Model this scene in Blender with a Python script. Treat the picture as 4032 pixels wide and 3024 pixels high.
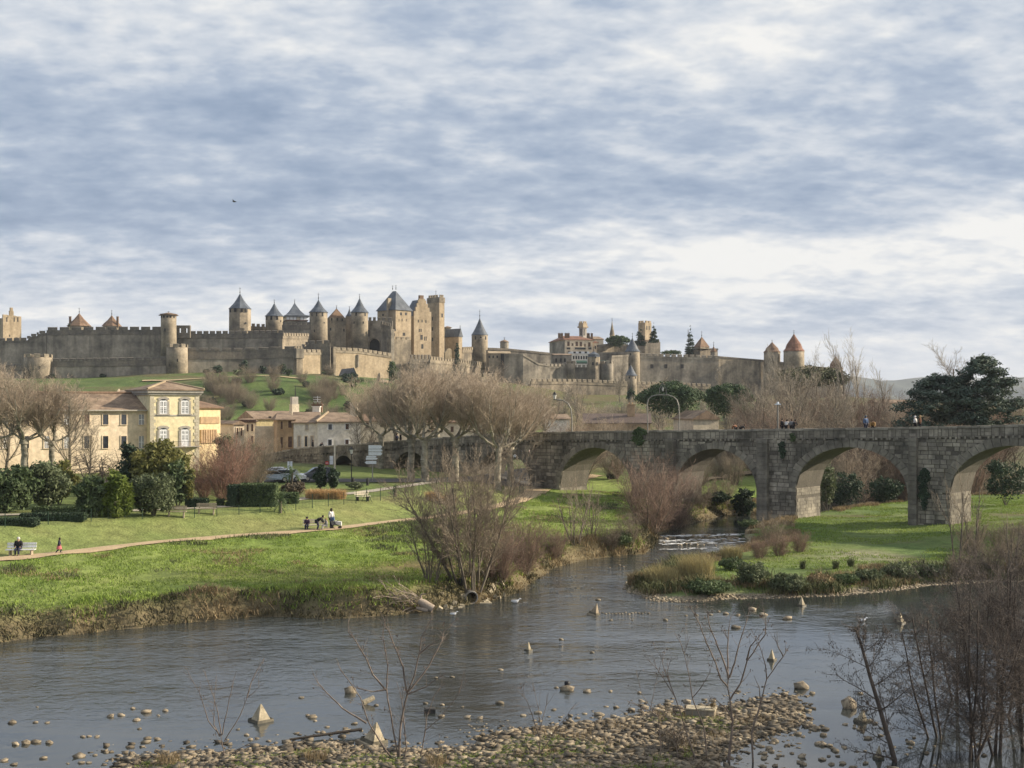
import bpy, math, random
import numpy as np
from mathutils import Vector
random.seed(11); rng = np.random.default_rng(11)
for o in list(bpy.data.objects): bpy.data.objects.remove(o)
sc = bpy.context.scene; COL = sc.collection
# ------------------------------------------------------------------ camera, light, exposure
F, U0, V0, H = 4838., 2016., 1610., 13.          # focal length in photo pixels, principal column, horizon row, eye height
cam = bpy.data.cameras.new('camera'); camo = bpy.data.objects.new('camera', cam); COL.objects.link(camo)
cam.sensor_width = 36; cam.lens = F/4032*36; cam.shift_y = 98/4032; cam.clip_start = .5; cam.clip_end = 30000
camo.location = (0, 0, H); camo.rotation_euler = (math.pi/2, 0, 0); sc.camera = camo
SUN_EL, SUN_AZ = math.radians(23), math.radians(80)     # azimuth clockwise from +Y
sl = bpy.data.lights.new('sun', 'SUN'); sl.energy = 5.; sl.angle = math.radians(.8); sl.color = (1, .86, .66)
so = bpy.data.objects.new('sun', sl); COL.objects.link(so)
SD = Vector((math.sin(SUN_AZ)*math.cos(SUN_EL), math.cos(SUN_AZ)*math.cos(SUN_EL), math.sin(SUN_EL)))
so.rotation_euler = SD.to_track_quat('Z', 'Y').to_euler(); so.location = (0, 0, 300)
sc.view_settings.view_transform = 'Standard'; sc.view_settings.look = 'None'
sc.view_settings.exposure = .82; sc.view_settings.gamma = 1; sc.view_settings.use_curve_mapping = False

class NT:                                          # tiny node helper
    def __init__(s, t): s.t = t
    def n(s, typ, **k):
        nd = s.t.nodes.new('ShaderNode'+typ); ins = k.pop('i', {})
        for a, b in k.items(): setattr(nd, a, b)
        for a, b in ins.items():
            if isinstance(b, tuple) and len(b) == 2 and hasattr(b[0], 'outputs'): s.t.links.new(b[0].outputs[b[1]], nd.inputs[a])
            elif hasattr(b, 'outputs'): s.t.links.new(b.outputs[0], nd.inputs[a])
            else: nd.inputs[a].default_value = b
        return nd
    def math(s, op, a, b=0., c=None):
        k = {0: a, 1: b}
        if c is not None: k[2] = c
        return s.n('Math', operation=op, i=k)
    def ramp(s, fac, stops, interp='LINEAR'):
        r = s.n('ValToRGB', i={0: fac}); e = r.color_ramp.elements; r.color_ramp.interpolation = interp
        while len(e) < len(stops): e.new(.5)
        for k, (p, c) in zip(e, stops):
            k.position = p; k.color = (*c, 1) if isinstance(c, (tuple, list)) else (c, c, c, 1)
        return r
    def mix(s, f, a, b, mode='MIX'):
        return s.n('Mix', data_type='RGBA', blend_type=mode, i={0: f, 6: a, 7: b})
    def noise(s, vec, scale, detail=3., rough=.55, dist=0.):
        return s.n('TexNoise', i={'Vector': vec, 'Scale': scale, 'Detail': detail, 'Roughness': rough, 'Distortion': dist})

W = bpy.data.worlds.new('World'); sc.world = W; W.use_nodes = True
t = W.node_tree; t.nodes.clear(); N = NT(t)
sky = N.n('TexSky', sky_type='NISHITA', sun_disc=False, sun_elevation=SUN_EL, sun_rotation=SUN_AZ, air_density=1.0, dust_density=.6)
gen = N.n('TexCoord'); sep = N.n('SeparateXYZ', i={0: (gen, 'Generated')})
zc = N.math('ADD', N.math('MAXIMUM', (sep, 2), 0.), .24)
px = N.math('DIVIDE', (sep, 0), zc); py = N.math('DIVIDE', (sep, 1), zc)
pl = N.n('CombineXYZ', i={0: px, 1: py})
def warp(rot, sx, sy, ox=0):
    return N.n('Mapping', i={'Vector': pl, 'Rotation': (0, 0, rot), 'Scale': (sx, sy, 1), 'Location': (ox, ox*.7, 0)})
big = N.noise(warp(.22, 1.1, 1.3, 4.1), 1.0, 4., .5, .1)            # broad sheets
mid = N.noise(warp(-.45, 2.6, 3.6, 2.), 1.0, 5., .55, .1)             # rolls
fin = N.noise(warp(-.25, 9., 12., 0.3), 1.0, 5., .55, .1)             # ripples
fi2 = N.noise(warp(-.15, 22., 26., 1.3), 1.0, 3., .5, .1)             # finest mottling
# cloud streets: bands that climb gently to the right, as the deck recedes
e = N.math('ADD', N.math('SUBTRACT', (sep, 2), N.math('MULTIPLY', (sep, 0), .045)), N.math('MULTIPLY', N.math('SUBTRACT', (big, 0), .5), .06))
band = N.ramp(e, [(0., .52), (.035, .50), (.062, .47), (.085, .60), (.112, .62), (.135, .47), (.165, .38), (.21, .44), (.26, .50), (.32, .53), (.6, .58)])
cov = N.math('ADD', N.math('ADD', N.math('MULTIPLY', band, .60), -.063), N.math('ADD', N.math('MULTIPLY', (mid, 0), .40), N.math('ADD', N.math('MULTIPLY', (fin, 0), .22), N.math('ADD', N.math('MULTIPLY', (sep, 0), .07), N.math('MULTIPLY', (fi2, 0), .11)))))
cl = N.ramp(cov, [(.43, (1.2, 1.7, 2.5)), (.50, (1.65, 2.15, 2.95)), (.565, (2.35, 2.8, 3.5)), (.635, (3.7, 3.95, 4.3)), (.70, (5.2, 5.15, 5.0))])
# a blue gap low on the horizon, a pale veil over it
gap = N.ramp((sep, 2), [(0., 1.), (.020, .85), (.055, 0.)])
gapn = N.math('MULTIPLY', gap, N.ramp(cov, [(.47, 1.), (.56, 0.)]))
col = N.mix(N.math('MULTIPLY', gapn, .8), (cl, 0), (sky, 0))
veil = N.ramp((sep, 2), [(0., .8), (.03, .35), (.07, 0.)])
col2 = N.mix(N.math('MULTIPLY', veil, N.ramp(cov, [(.43, .0), (.53, .75)])), (col, 2), (4.9, 5.0, 5.1, 1))
bg = N.n('Background', i={'Color': (col2, 2), 'Strength': .1})
out = N.n('OutputWorld', i={0: bg})

# ------------------------------------------------------------------ materials
MATS = {}
def mat(name, cols, scale=1., rough=.85, bump=0., bscale=None, streak=0., island=0., detail=4., spec=.3, stops=None, metal=0., trans=0., coord='Object', objr=0.):
    if name in MATS: return MATS[name]
    m = bpy.data.materials.new(name); m.use_nodes = True; nt = m.node_tree; nt.nodes.clear(); N = NT(nt)
    tc = N.n('TexCoord'); vec = (tc, coord)
    cols = [c if len(c) == 3 else c[:3] for c in cols]
    n1 = N.noise(vec, scale, detail, .6)
    k = len(cols); st = stops or [.32+.36*i/max(1, k-1) for i in range(k)]
    c = N.ramp((n1, 0), list(zip(st, cols))) if k > 1 else N.n('RGB')
    if k == 1: c.outputs[0].default_value = (*cols[0], 1)
    last = (c, 0)
    n2 = N.noise(vec, scale*7, 3., .6)
    last = (N.mix(.55, last, (N.ramp((n2, 0), [(.3, .62), (.7, 1.3)]), 0), 'MULTIPLY'), 2)
    if streak:
        mp = N.n('Mapping', i={'Vector': vec, 'Scale': (scale*2.2, scale*2.2, scale*.22)})
        n3 = N.noise(mp, 1., 3., .6)
        last = (N.mix(streak, last, (N.ramp((n3, 0), [(.36, .35), (.58, 1.1)]), 0), 'MULTIPLY'), 2)
    if island:
        g = N.n('NewGeometry')
        last = (N.mix(island, last, (N.ramp((g, 'Random Per Island'), [(0., .45), (1., 1.55)]), 0), 'MULTIPLY'), 2)
    if objr:
        oi = N.n('ObjectInfo'); last = (N.mix(objr, last, (N.ramp((oi, 'Random'), [(0., .35), (.6, .9), (1., 1.35)]), 0), 'MULTIPLY'), 2)
    b = N.n('BsdfPrincipled', i={'Base Color': last, 'Roughness': rough, 'Specular IOR Level': spec, 'Metallic': metal})
    if bump:
        n4 = N.noise(vec, bscale or scale*9, 4., .6)
        bp = N.n('Bump', i={'Strength': bump, 'Distance': .1, 'Height': (n4, 0)}); nt.links.new(bp.outputs[0], b.inputs['Normal'])
    sh = b
    if trans:
        tr = N.n('BsdfTranslucent', i={'Color': last}); sh = N.n('MixShader', i={0: trans, 1: b, 2: tr})
    N.n('OutputMaterial', i={0: sh}); MATS[name] = m; return m

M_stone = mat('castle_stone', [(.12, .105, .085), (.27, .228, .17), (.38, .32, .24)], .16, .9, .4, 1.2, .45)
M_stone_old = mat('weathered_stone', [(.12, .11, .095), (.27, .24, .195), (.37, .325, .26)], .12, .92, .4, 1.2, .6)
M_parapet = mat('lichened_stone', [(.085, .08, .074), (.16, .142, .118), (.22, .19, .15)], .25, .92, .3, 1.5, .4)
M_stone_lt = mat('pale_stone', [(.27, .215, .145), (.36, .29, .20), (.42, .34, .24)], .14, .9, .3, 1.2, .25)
M_slate = mat('slate', [(.05, .062, .08), (.085, .10, .125), (.12, .14, .165)], .3, .55, .2, 2., .3)
M_tile = mat('roof_tile', [(.15, .11, .08), (.24, .175, .125), (.31, .235, .17)], .5, .9, .3, 3., .3)
M_redtile = mat('red_tile', [(.14, .07, .045), (.20, .10, .065), (.24, .13, .085)], .4, .85, .2, 2., .3)
M_brntile = mat('brown_tile', [(.13, .085, .058), (.19, .125, .085), (.23, .155, .105)], .4, .9, .2, 2., .3)
M_dark = mat('dark_opening', [(.012, .012, .014), (.025, .024, .024)], 1., .6)
M_iron = mat('dark_iron', [(.03, .03, .032), (.05, .05, .05)], 3., .5, metal=.3)
M_yellow = mat('yellow_render', [(.68, .60, .38), (.76, .67, .44), (.78, .70, .48)], .25, .9, .1, 4., .12)
M_cream = mat('cream_render', [(.58, .48, .35), (.67, .56, .42), (.70, .59, .45)], .25, .9, .1, 4., .18)
M_white = mat('white_render', [(.62, .59, .52), (.72, .69, .62), (.76, .73, .66)], .25, .9, .1, 4., .15)
M_beige = mat('beige_render', [(.50, .44, .34), (.6, .53, .42), (.63, .57, .46)], .25, .9, .1, 4., .18)
M_brown = mat('tan_render', [(.34, .24, .15), (.43, .305, .19), (.47, .34, .22)], .25, .9, .1, 4., .2)
M_trim = mat('grey_trim', [(.30, .28, .25), (.40, .37, .33)], .8, .8)
M_wpaint = mat('white_paint', [(.70, .71, .74), (.78, .79, .80)], 2., .5)
M_glass = mat('window_glass', [(.02, .024, .03), (.04, .045, .055)], 1., .08, spec=.6)
M_shutter = mat('brown_shutter', [(.075, .045, .035), (.11, .065, .05)], 2., .7)
M_wood = mat('grey_wood', [(.30, .25, .18), (.42, .36, .27)], 4., .8)
M_bench = mat('bench_paint', [(.62, .55, .42), (.72, .66, .54)], 4., .6)

# ------------------------------------------------------------------ mesh helpers
def npmesh(name, V, faces, m=None, smooth=False):
    """V (n,3); faces: list of (k,m) int arrays"""
    me = bpy.data.meshes.new(name); V = np.asarray(V, np.float32)
    me.vertices.add(len(V)); me.vertices.foreach_set('co', V.ravel())
    fs = [np.asarray(f, np.int32) for f in faces if len(f)]
    tot = sum(f.size for f in fs); nf = sum(len(f) for f in fs)
    me.loops.add(tot); me.polygons.add(nf)
    me.loops.foreach_set('vertex_index', np.concatenate([f.ravel() for f in fs]))
    ct = np.concatenate([np.full(len(f), f.shape[1], np.int32) for f in fs])
    me.polygons.foreach_set('loop_start', np.concatenate([[0], np.cumsum(ct)[:-1]]).astype(np.int32))
    me.polygons.foreach_set('loop_total', ct)
    if smooth: me.polygons.foreach_set('use_smooth', np.ones(nf, bool))
    if m: me.materials.append(m)
    me.update(calc_edges=True); return me
ROOT = {}
def tag(o, label=None, cat=None, group=None, kind=None):
    if label: o['label'] = label
    if cat: o['category'] = cat
    if group: o['group'] = group
    if kind: o['kind'] = kind
    return o
def thing(name, label, cat, loc, group=None):
    o = bpy.data.objects.new(name, None); COL.objects.link(o); o.location = loc; o.empty_display_size = .3
    ROOT[o.name] = Vector(loc); return tag(o, label, cat, group)
def rootof(p): return ROOT[p.name]
def mesh_obj(name, me, parent=None, loc=(0, 0, 0), rz=0.):
    o = bpy.data.objects.new(name, me); COL.objects.link(o); o.location = loc; o.rotation_euler = (0, 0, rz)
    if parent: o.parent = parent; ROOT[o.name] = rootof(parent)
    return o
class MB:
    def __init__(s): s.v = []; s.f = []
    def add(s, vs, fs):
        o = len(s.v); s.v += [tuple(p) for p in vs]; s.f += [tuple(i+o for i in f) for f in fs]; return s
    def hexa(s, b, t):                       # 4 bottom, 4 top points, both counter-clockwise from above
        return s.add(list(b)+list(t), [(3, 2, 1, 0), (4, 5, 6, 7), (0, 1, 5, 4), (1, 2, 6, 5), (2, 3, 7, 6), (3, 0, 4, 7)])
    def box(s, c, sx, sy, sz, a=0.):
        ca, sa = math.cos(a), math.sin(a); q = []
        for dx, dy in ((-1, -1), (1, -1), (1, 1), (-1, 1)):
            x, y = dx*sx/2, dy*sy/2; q.append((c[0]+x*ca-y*sa, c[1]+x*sa+y*ca))
        return s.hexa([(x, y, c[2]) for x, y in q], [(x, y, c[2]+sz) for x, y in q])
    def lathe(s, cx, cy, prof, n=16, a0=0.):
        vs = []; fs = []
        for r, z in prof:
            for i in range(n):
                a = a0+2*math.pi*i/n; vs.append((cx+r*math.cos(a), cy+r*math.sin(a), z))
        for j in range(len(prof)-1):
            for i in range(n):
                k = (i+1) % n; fs.append((j*n+i, j*n+k, (j+1)*n+k, (j+1)*n+i))
        fs.append(tuple(range(n-1, -1, -1))); fs.append(tuple((len(prof)-1)*n+i for i in range(n)))
        return s.add(vs, fs)
    def tube(s, p, q, r0, r1=None, n=6):
        p, q = Vector(p), Vector(q); d = (q-p).normalized(); r1 = r0 if r1 is None else r1
        a = d.orthogonal().normalized(); b = d.cross(a); vs = []
        for c, r in ((p, r0), (q, r1)):
            for i in range(n):
                t = 2*math.pi*i/n; vs.append(c+a*(r*math.cos(t))+b*(r*math.sin(t)))
        fs = [(i, (i+1) % n, n+(i+1) % n, n+i) for i in range(n)]+[tuple(range(n-1, -1, -1)), tuple(range(n, 2*n))]
        return s.add(vs, fs)
    def path(s, pts, r, n=6):
        for a, b in zip(pts[:-1], pts[1:]): s.tube(a, b, r, r, n)
        return s
    def build(s, name, m, parent=None, smooth=False):
        o0 = rootof(parent) if parent else Vector((0, 0, 0))
        me = bpy.data.meshes.new(name); me.from_pydata([(x-o0.x, y-o0.y, z-o0.z) for x, y, z in s.v], [], s.f)
        me.materials.append(m)
        if smooth:
            for p in me.polygons: p.use_smooth = True
        return mesh_obj(name, me, parent)
def copy_tree(o, loc, rz=0., sc_=1., parent=None):
    c = o.copy(); COL.objects.link(c)
    if parent: c.parent = parent; ROOT[c.name] = rootof(parent)
    else: c.location = loc; c.rotation_euler = (0, 0, rz); c.scale = sc_ if isinstance(sc_, tuple) else (sc_,)*3; ROOT[c.name] = Vector(loc)
    for ch in list(o.children): copy_tree(ch, None, parent=c)
    return c
def wx(u, Y): return (u-U0)/F*Y
def wz(v, Y): return H-(v-V0)/F*Y
def G(u, v, z=0.):
    Y = (H-z)*F/(v-V0); return wx(u, Y), Y

# ------------------------------------------------------------------ terrain
Lb = [(-2200, 2960), (-1200, 2760), (-600, 2640), (0, 2530), (171, 2507), (300, 2500), (443, 2480), (540, 2476), (633, 2462), (823, 2445), (1013, 2428), (1150, 2431), (1300, 2437), (1450, 2430), (1594, 2420), (1711, 2402), (1829, 2384), (1946, 2364),
      (2035, 2335), (2093, 2294), (2182, 2235), (2300, 2206), (2417, 2191), (2534, 2182), (2570, 2150), (2590, 2105), (2640, 2085), (2720, 2062), (2810, 2038), (2880, 2022)]
Rb = [(2980, 2058), (2950, 2070), (2935, 2085), (2925, 2110), (2946, 2125), (2930, 2150), (2850, 2180), (2750, 2200), (2650, 2215), (2560, 2240),
      (2489, 2275), (2466, 2326), (2599, 2370), (2750, 2366), (2880, 2358), (3049, 2354), (3180, 2349), (3285, 2346), (3507, 2326), (3654, 2304), (3900, 2292), (4200, 2290), (5200, 2290), (6600, 2290)]
Nb = [(6600, 3300), (4600, 3300), (3400, 3300), (3000, 3160), (2900, 3090), (2840, 3010), (2890, 2960), (2960, 2920), (3056, 2887), (3180, 2850), (3165, 2797), (3131, 2745), (3056, 2738), (2932, 2768), (2895, 2773), (2746, 2793),
      (2640, 2783), (2547, 2798), (2448, 2828), (2330, 2846), (2249, 2853), (2100, 2868), (1945, 2883), (1845, 2942), (1750, 2946), (1646, 2954), (1500, 2945), (1400, 2935), (1300, 2925), (1199, 2924), (1100, 2938), (1000, 2947), (870, 2958), (746, 2957), (600, 2975), (497, 2974), (420, 3024), (380, 3080), (200, 3200), (-600, 3260), (-2200, 3260)]
wpts = [G(u, v) for u, v in Lb]+[(31, 152), (38, 168), (60, 188), (120, 200)]+[(122, 190), (64, 178), (44, 160), (34, 148)]+[G(u, v) for u, v in Rb]+[G(u, v) for u, v in Nb]
cls = [0]*(len(Lb)+3)+[1]*(5+len(Rb)-1)+[2]*(len(Nb)+1)
cls = cls[:len(wpts)]
WP = np.array(wpts); WQ = np.roll(WP, -1, 0); CL = np.array(cls)
def seg_dist(X, Y, A, B):
    """distance to each segment, signed cross product and parameter, chunked"""
    best = np.full(X.shape, 1e9); idx = np.zeros(X.shape, int)
    for k in range(len(A)):
        ax, ay = A[k]; dx, dy = B[k]-A[k]; l2 = dx*dx+dy*dy+1e-9
        t = np.clip(((X-ax)*dx+(Y-ay)*dy)/l2, 0, 1); d = np.hypot(X-ax-t*dx, Y-ay-t*dy)
        m = d < best; best[m] = d[m]; idx[m] = k
    return best, idx
def inside(X, Y, P, Q):
    c = np.zeros(X.shape, bool)
    for (x1, y1), (x2, y2) in zip(P, Q):
        if y1 == y2: continue
        c ^= ((y1 > Y) != (y2 > Y)) & (X < (x2-x1)*(Y-y1)/(y2-y1)+x1)
    return c
PATHZ = 2.6
pathw = np.array([G(u, v, PATHZ) for u, v in [(-2600, 2480), (-1200, 2320), (-600, 2264), (0, 2203), (235, 2180), (633, 2135), (900, 2113), (1290, 2086), (1500, 2060), (1700, 2038), (1900, 2008), (2000, 1983), (2080, 1958)]]+[(3.5, 160), (5.5, 170), (12, 183)])
def smooth(t): t = np.clip(t, 0, 1); return t*t*(3-2*t)
HT_U = np.array([-2500, -500, 0, 300, 600, 900, 1170, 1330, 1530, 1830, 2100, 2300, 2600, 3000, 3300, 3700, 4300, 6500])
HT_V = np.array([1505, 1500, 1496, 1492, 1474, 1466, 1484, 1484, 1492, 1490, 1530, 1552, 1556, 1562, 1570, 1596, 1606, 1608])
HT_Y = np.array([470, 470, 474, 478, 482, 488, 492, 505, 520, 545, 560, 570, 590, 610, 620, 640, 640, 640])
def vnoise(X, Y, s, seed=0):
    """cheap value noise"""
    x, y = X/s, Y/s; xi, yi = np.floor(x).astype(int), np.floor(y).astype(int); fx, fy = smooth(x-xi), smooth(y-yi)
    def h(a, b): v = np.sin(a*127.1+b*311.7+seed*74.7)*43758.5453; return v-np.floor(v)
    return (h(xi, yi)*(1-fx)+h(xi+1, yi)*fx)*(1-fy)+(h(xi, yi+1)*(1-fx)+h(xi+1, yi+1)*fx)*fy-.5
def terrain(X, Y, full=False):
    X = np.asarray(X, float); Y = np.asarray(Y, float); sh = X.shape; X = np.atleast_1d(X).ravel(); Y = np.atleast_1d(Y).ravel()
    d, i = seg_dist(X, Y, WP, WQ); c = CL[i]; wat = inside(X, Y, WP, WQ); sd = np.where(wat, -d, d)
    dp, ip = seg_dist(X, Y, pathw[:-1], pathw[1:])
    A = pathw[ip]; B = pathw[ip+1]; side = (B[:, 0]-A[:, 0])*(Y-A[:, 1])-(B[:, 1]-A[:, 1])*(X-A[:, 0])
    dps = np.where(side > 0, dp, -dp)                      # positive beyond the path (towards the park)
    rough = vnoise(X, Y, 3.1)*.16+vnoise(X, Y, 1.1, 3)*.07
    # left bank
    bankh = 1.35+.5*vnoise(X, Y, 6., 5)
    zb = bankh*smooth(sd/(1.6+1.0*vnoise(X, Y, 2.3, 8)))
    tt = np.clip(sd/(sd+np.maximum(-dps, 0)+1e-6), 0, 1)
    zl = np.where(dps < 0, zb*(1-tt)+PATHZ*tt*smooth(sd/1.6)+rough*smooth(sd/2)*smooth(-dps/1.6)*2.0, PATHZ+1.45*smooth((dps-.9)/8.)+.012*np.clip(dps-9, 0, 45))
    # right bank: a low grassy spit, then the flood meadow
    zr = .10*smooth(sd/.6)+.7*smooth((sd-.5)/4)+1.1*smooth((sd-8)/35)+rough*smooth(sd/4)*1.2
    # near shore: gravel bar
    zn = .03*smooth(sd/.7)+.042*np.clip(sd, 0, 30)+vnoise(X, Y, 1.4, 2)*.10*smooth(sd/1.)
    z = np.where(c == 0, zl, np.where(c == 1, zr, zn))
    # town level and castle hill
    u = U0+F*X/np.maximum(Y, 1); hv = np.interp(u, HT_U, HT_V); hy = np.interp(u, HT_U, HT_Y); hz = H-(hv-V0)/F*hy
    z = z+np.where(c == 2, 0, smooth((Y-165)/50)*(4.6-np.minimum(z, 4.6)))*np.where(c == 1, smooth(sd/20), 1)
    foot = np.interp(u, [-1000, 1000, 1600, 2200, 6000], [285, 290, 300, 330, 400])
    tt = (Y-foot)/(hy-foot)
    bumps = vnoise(X, Y, 38., 4)*5.+vnoise(X, Y, 15., 6)*1.6
    hill = smooth(tt)*np.clip(hz-4.6, 0, 60)+bumps*smooth(tt*3)*smooth((1-tt)*4)
    back = 1-smooth((Y-hy-260)/700)
    z = z+np.where(Y > foot, np.where(tt < 1, hill, (np.clip(hz-4.6, 0, 60)+smooth((Y-hy)/25)*2.)*back), 0)
    z = np.where(wat, -.06-.5*smooth(d/3.), z)
    if full: return z, sd, c, dps
    return z.reshape(sh)
def gz(x, y): return float(terrain(np.array([x]), np.array([y]))[0])
_YY = np.concatenate([np.arange(40, 200, .1), np.arange(200, 700, 1.)])
def hit(u, v):
    """point where the line of sight through photo pixel (u,v) meets the ground"""
    z = np.maximum(terrain((u-U0)/F*_YY, _YY), 0); k = np.argmax(H-(v-V0)/F*_YY < z); Y = _YY[k]
    return Vector((wx(u, Y), Y, float(z[k])))
us = np.arange(-2000, 6100, 30.)
ys = np.concatenate([np.linspace(4, 42, 24)[:-1], np.arange(42, 60, .3), np.arange(60, 175, .5), np.arange(175, 300, 2.2), np.arange(300, 640, 4.), np.geomspace(640, 16000, 40)])
UU, YY = np.meshgrid(us, ys); XX = (UU-U0)/F*YY
Z, SDm, CC, DP = terrain(XX, YY, True)
nu, ny = len(us), len(ys)
idx = np.arange(nu*ny).reshape(ny, nu)
quads = np.stack([idx[:-1, :-1], idx[:-1, 1:], idx[1:, 1:], idx[1:, :-1]], -1).reshape(-1, 4)
Xf, Yf = XX.ravel(), YY.ravel()
# ground cover colours (albedo)
n1 = vnoise(Xf, Yf, 7., 21)+.6*vnoise(Xf, Yf, 2.4, 22)
n2 = vnoise(Xf, Yf, 14., 23)+.5*vnoise(Xf, Yf, 4., 24)
def lerp(a, b, t): t = np.clip(t, 0, 1)[:, None]; return np.asarray(a)*(1-t)+np.asarray(b)*t
meadow = lerp((.15, .21, .05), (.215, .26, .08), n1+.5); meadow = lerp(meadow, (.15, .125, .06), (n2-.22)*3.5)
lawn = lerp((.21, .22, .085), (.17, .21, .07), n1*1.2+.5); lawn = lerp(lawn, (.20, .175, .085), (n2-.1)*1.4)
park = lerp((.12, .165, .05), (.15, .175, .065), n1+.5)
colr = np.where((DP > 0)[:, None], np.where((DP > 9)[:, None], park, lawn), meadow)
colr = lerp(colr, (.15, .125, .075), (2.6-SDm)/1.6*.9)                             # bank face
right = lerp((.10, .15, .05), (.145, .185, .065), n1*1.3+.5); right = lerp(right, (.15, .12, .07), (n2-.2)*2.5)
gp = np.array([hit(3560, 2195)[0:2], hit(3700, 2215)[0:2], hit(3420, 2205)[0:2]])
for (gx, gy), gr in zip(gp, (7., 5., 6.)):
    right = lerp(right, (.27, .25, .18), (.62-np.hypot((Xf-gx)/gr, (Yf-gy)/gr)+n1*.9)*1.0)
right = lerp(right, (.27, .235, .175), (1.6-SDm+n1)/.9)
near = lerp((.12, .098, .068), (.19, .155, .11), n1+.5); near = lerp(near, (.10, .13, .035), (n2-.02+.10*np.clip(46-Yf, -3, 3))*1.6)
colr = np.where((CC == 1)[:, None], right, np.where((CC == 2)[:, None], near, colr))
town = lerp((.16, .15, .11), (.11, .13, .06), n1+.5)
colr = lerp(colr, town, (Yf-176)/25)
hillc = lerp((.065, .105, .035), (.12, .165, .055), n1*1.2+.5); hillc = lerp(hillc, (.13, .115, .06), (n2-.02)*2.6+np.clip((U0+F*Xf/np.maximum(Yf, 1)-1750)/350, 0, 1))
colr = lerp(colr, hillc, (Yf-262)/30)
colr = lerp(colr, (.05, .065, .04), (Yf-900)/500)
colr = np.where((SDm < 0)[:, None], (.10, .085, .06), colr)
gme = npmesh('ground', np.stack([Xf, Yf, Z], 1), [quads], None, True)
ca = gme.color_attributes.new('cover', 'FLOAT_COLOR', 'POINT'); ca.data.foreach_set('color', np.concatenate([colr, np.ones((len(colr), 1))], 1).astype(np.float32).ravel())
gm = bpy.data.materials.new('ground_cover'); gm.use_nodes = True; nt = gm.node_tree; nt.nodes.clear(); N = NT(nt)
at = N.n('VertexColor', layer_name='cover'); tc = N.n('TexCoord')
a1 = N.noise((tc, 'Object'), .9, 5., .65); a2 = N.noise((tc, 'Object'), 6., 3., .6)
c1 = N.mix(.7, (at, 0), (N.ramp((a1, 0), [(.3, .55), (.7, 1.35)]), 0), 'MULTIPLY'); c2 = N.mix(.6, (c1, 2), (N.ramp((a2, 0), [(.3, .6), (.7, 1.35)]), 0), 'MULTIPLY')
bp = N.n('Bump', i={'Strength': .8, 'Distance': .25, 'Height': (N.math('ADD', (a1, 0), N.math('MULTIPLY', (a2, 0), .4)), 0)})
N.n('OutputMaterial', i={0: N.n('BsdfPrincipled', i={'Base Color': (c2, 2), 'Roughness': .95, 'Specular IOR Level': .1, 'Normal': (bp, 0)})})
gme.materials.append(gm); tag(mesh_obj('ground', gme), 'grassy river banks rising to the castle hill', None, None, 'structure')

# water: one level sheet following the river outline with a margin under the banks
wm = bpy.data.materials.new('river_water'); wm.use_nodes = True; nt = wm.node_tree; nt.nodes.clear(); N = NT(nt)
tc = N.n('TexCoord'); ob = (tc, 'Object')
mp1 = N.n('Mapping', i={'Vector': ob, 'Rotation': (0, 0, .35), 'Scale': (.42, .55, 1)}); mp2 = N.n('Mapping', i={'Vector': ob, 'Rotation': (0, 0, -.3), 'Scale': (1.5, 1.9, 1)})
w1 = N.noise(mp1, 1., 3., .55, .4); w2 = N.noise(mp2, 1., 4., .6, .3)
amp = N.noise(N.n('Mapping', i={'Vector': ob, 'Scale': (.045, .09, 1), 'Location': (3.3, .4, 0)}), 1., 3., .5)
# livelier current out in the stream, slack water close to the camera shore and in the side pool
sx = N.n('SeparateXYZ', i={0: ob})
slack = N.ramp(N.math('MULTIPLY', N.math('SUBTRACT', (sx, 1), N.math('MULTIPLY', N.math('ABSOLUTE', (sx, 0)), .12)), .01), [(.47, .05), (.56, .75), (.75, 1.)])
pool = N.ramp(N.math('MULTIPLY', N.math('SUBTRACT', N.math('MULTIPLY', (sx, 0), 1.), N.math('MULTIPLY', (sx, 1), .13)), .1), [(.0, 1.), (.35, .12)])
am = N.math('MULTIPLY', N.ramp((amp, 0), [(.38, .25), (.62, 1.)]), N.math('MULTIPLY', slack, pool))
hgt = N.math('MULTIPLY', N.math('ADD', N.math('MULTIPLY', (w1, 0), .6), N.math('MULTIPLY', (w2, 0), .35)), am)
bp = N.n('Bump', i={'Strength': 1., 'Distance': .5, 'Height': hgt})
N.n('OutputMaterial', i={0: N.n('BsdfPrincipled', i={'Base Color': (.032, .037, .036, 1), 'Roughness': .05, 'IOR': 1.48, 'Specular IOR Level': .75, 'Normal': (bp, 0)})})
cx = []
mb = MB(); mb.add([(-75, 8, 0), (75, 8, 0), (150, 125, 0), (150, 235, 0), (12, 215, 0), (4, 130, 0), (-75, 130, 0)], [(0, 1, 2, 3, 4, 5, 6)])
tag(mb.build('river', wm), 'shallow grey blue river flowing round the grassy spit', None, None, 'structure')
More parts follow.
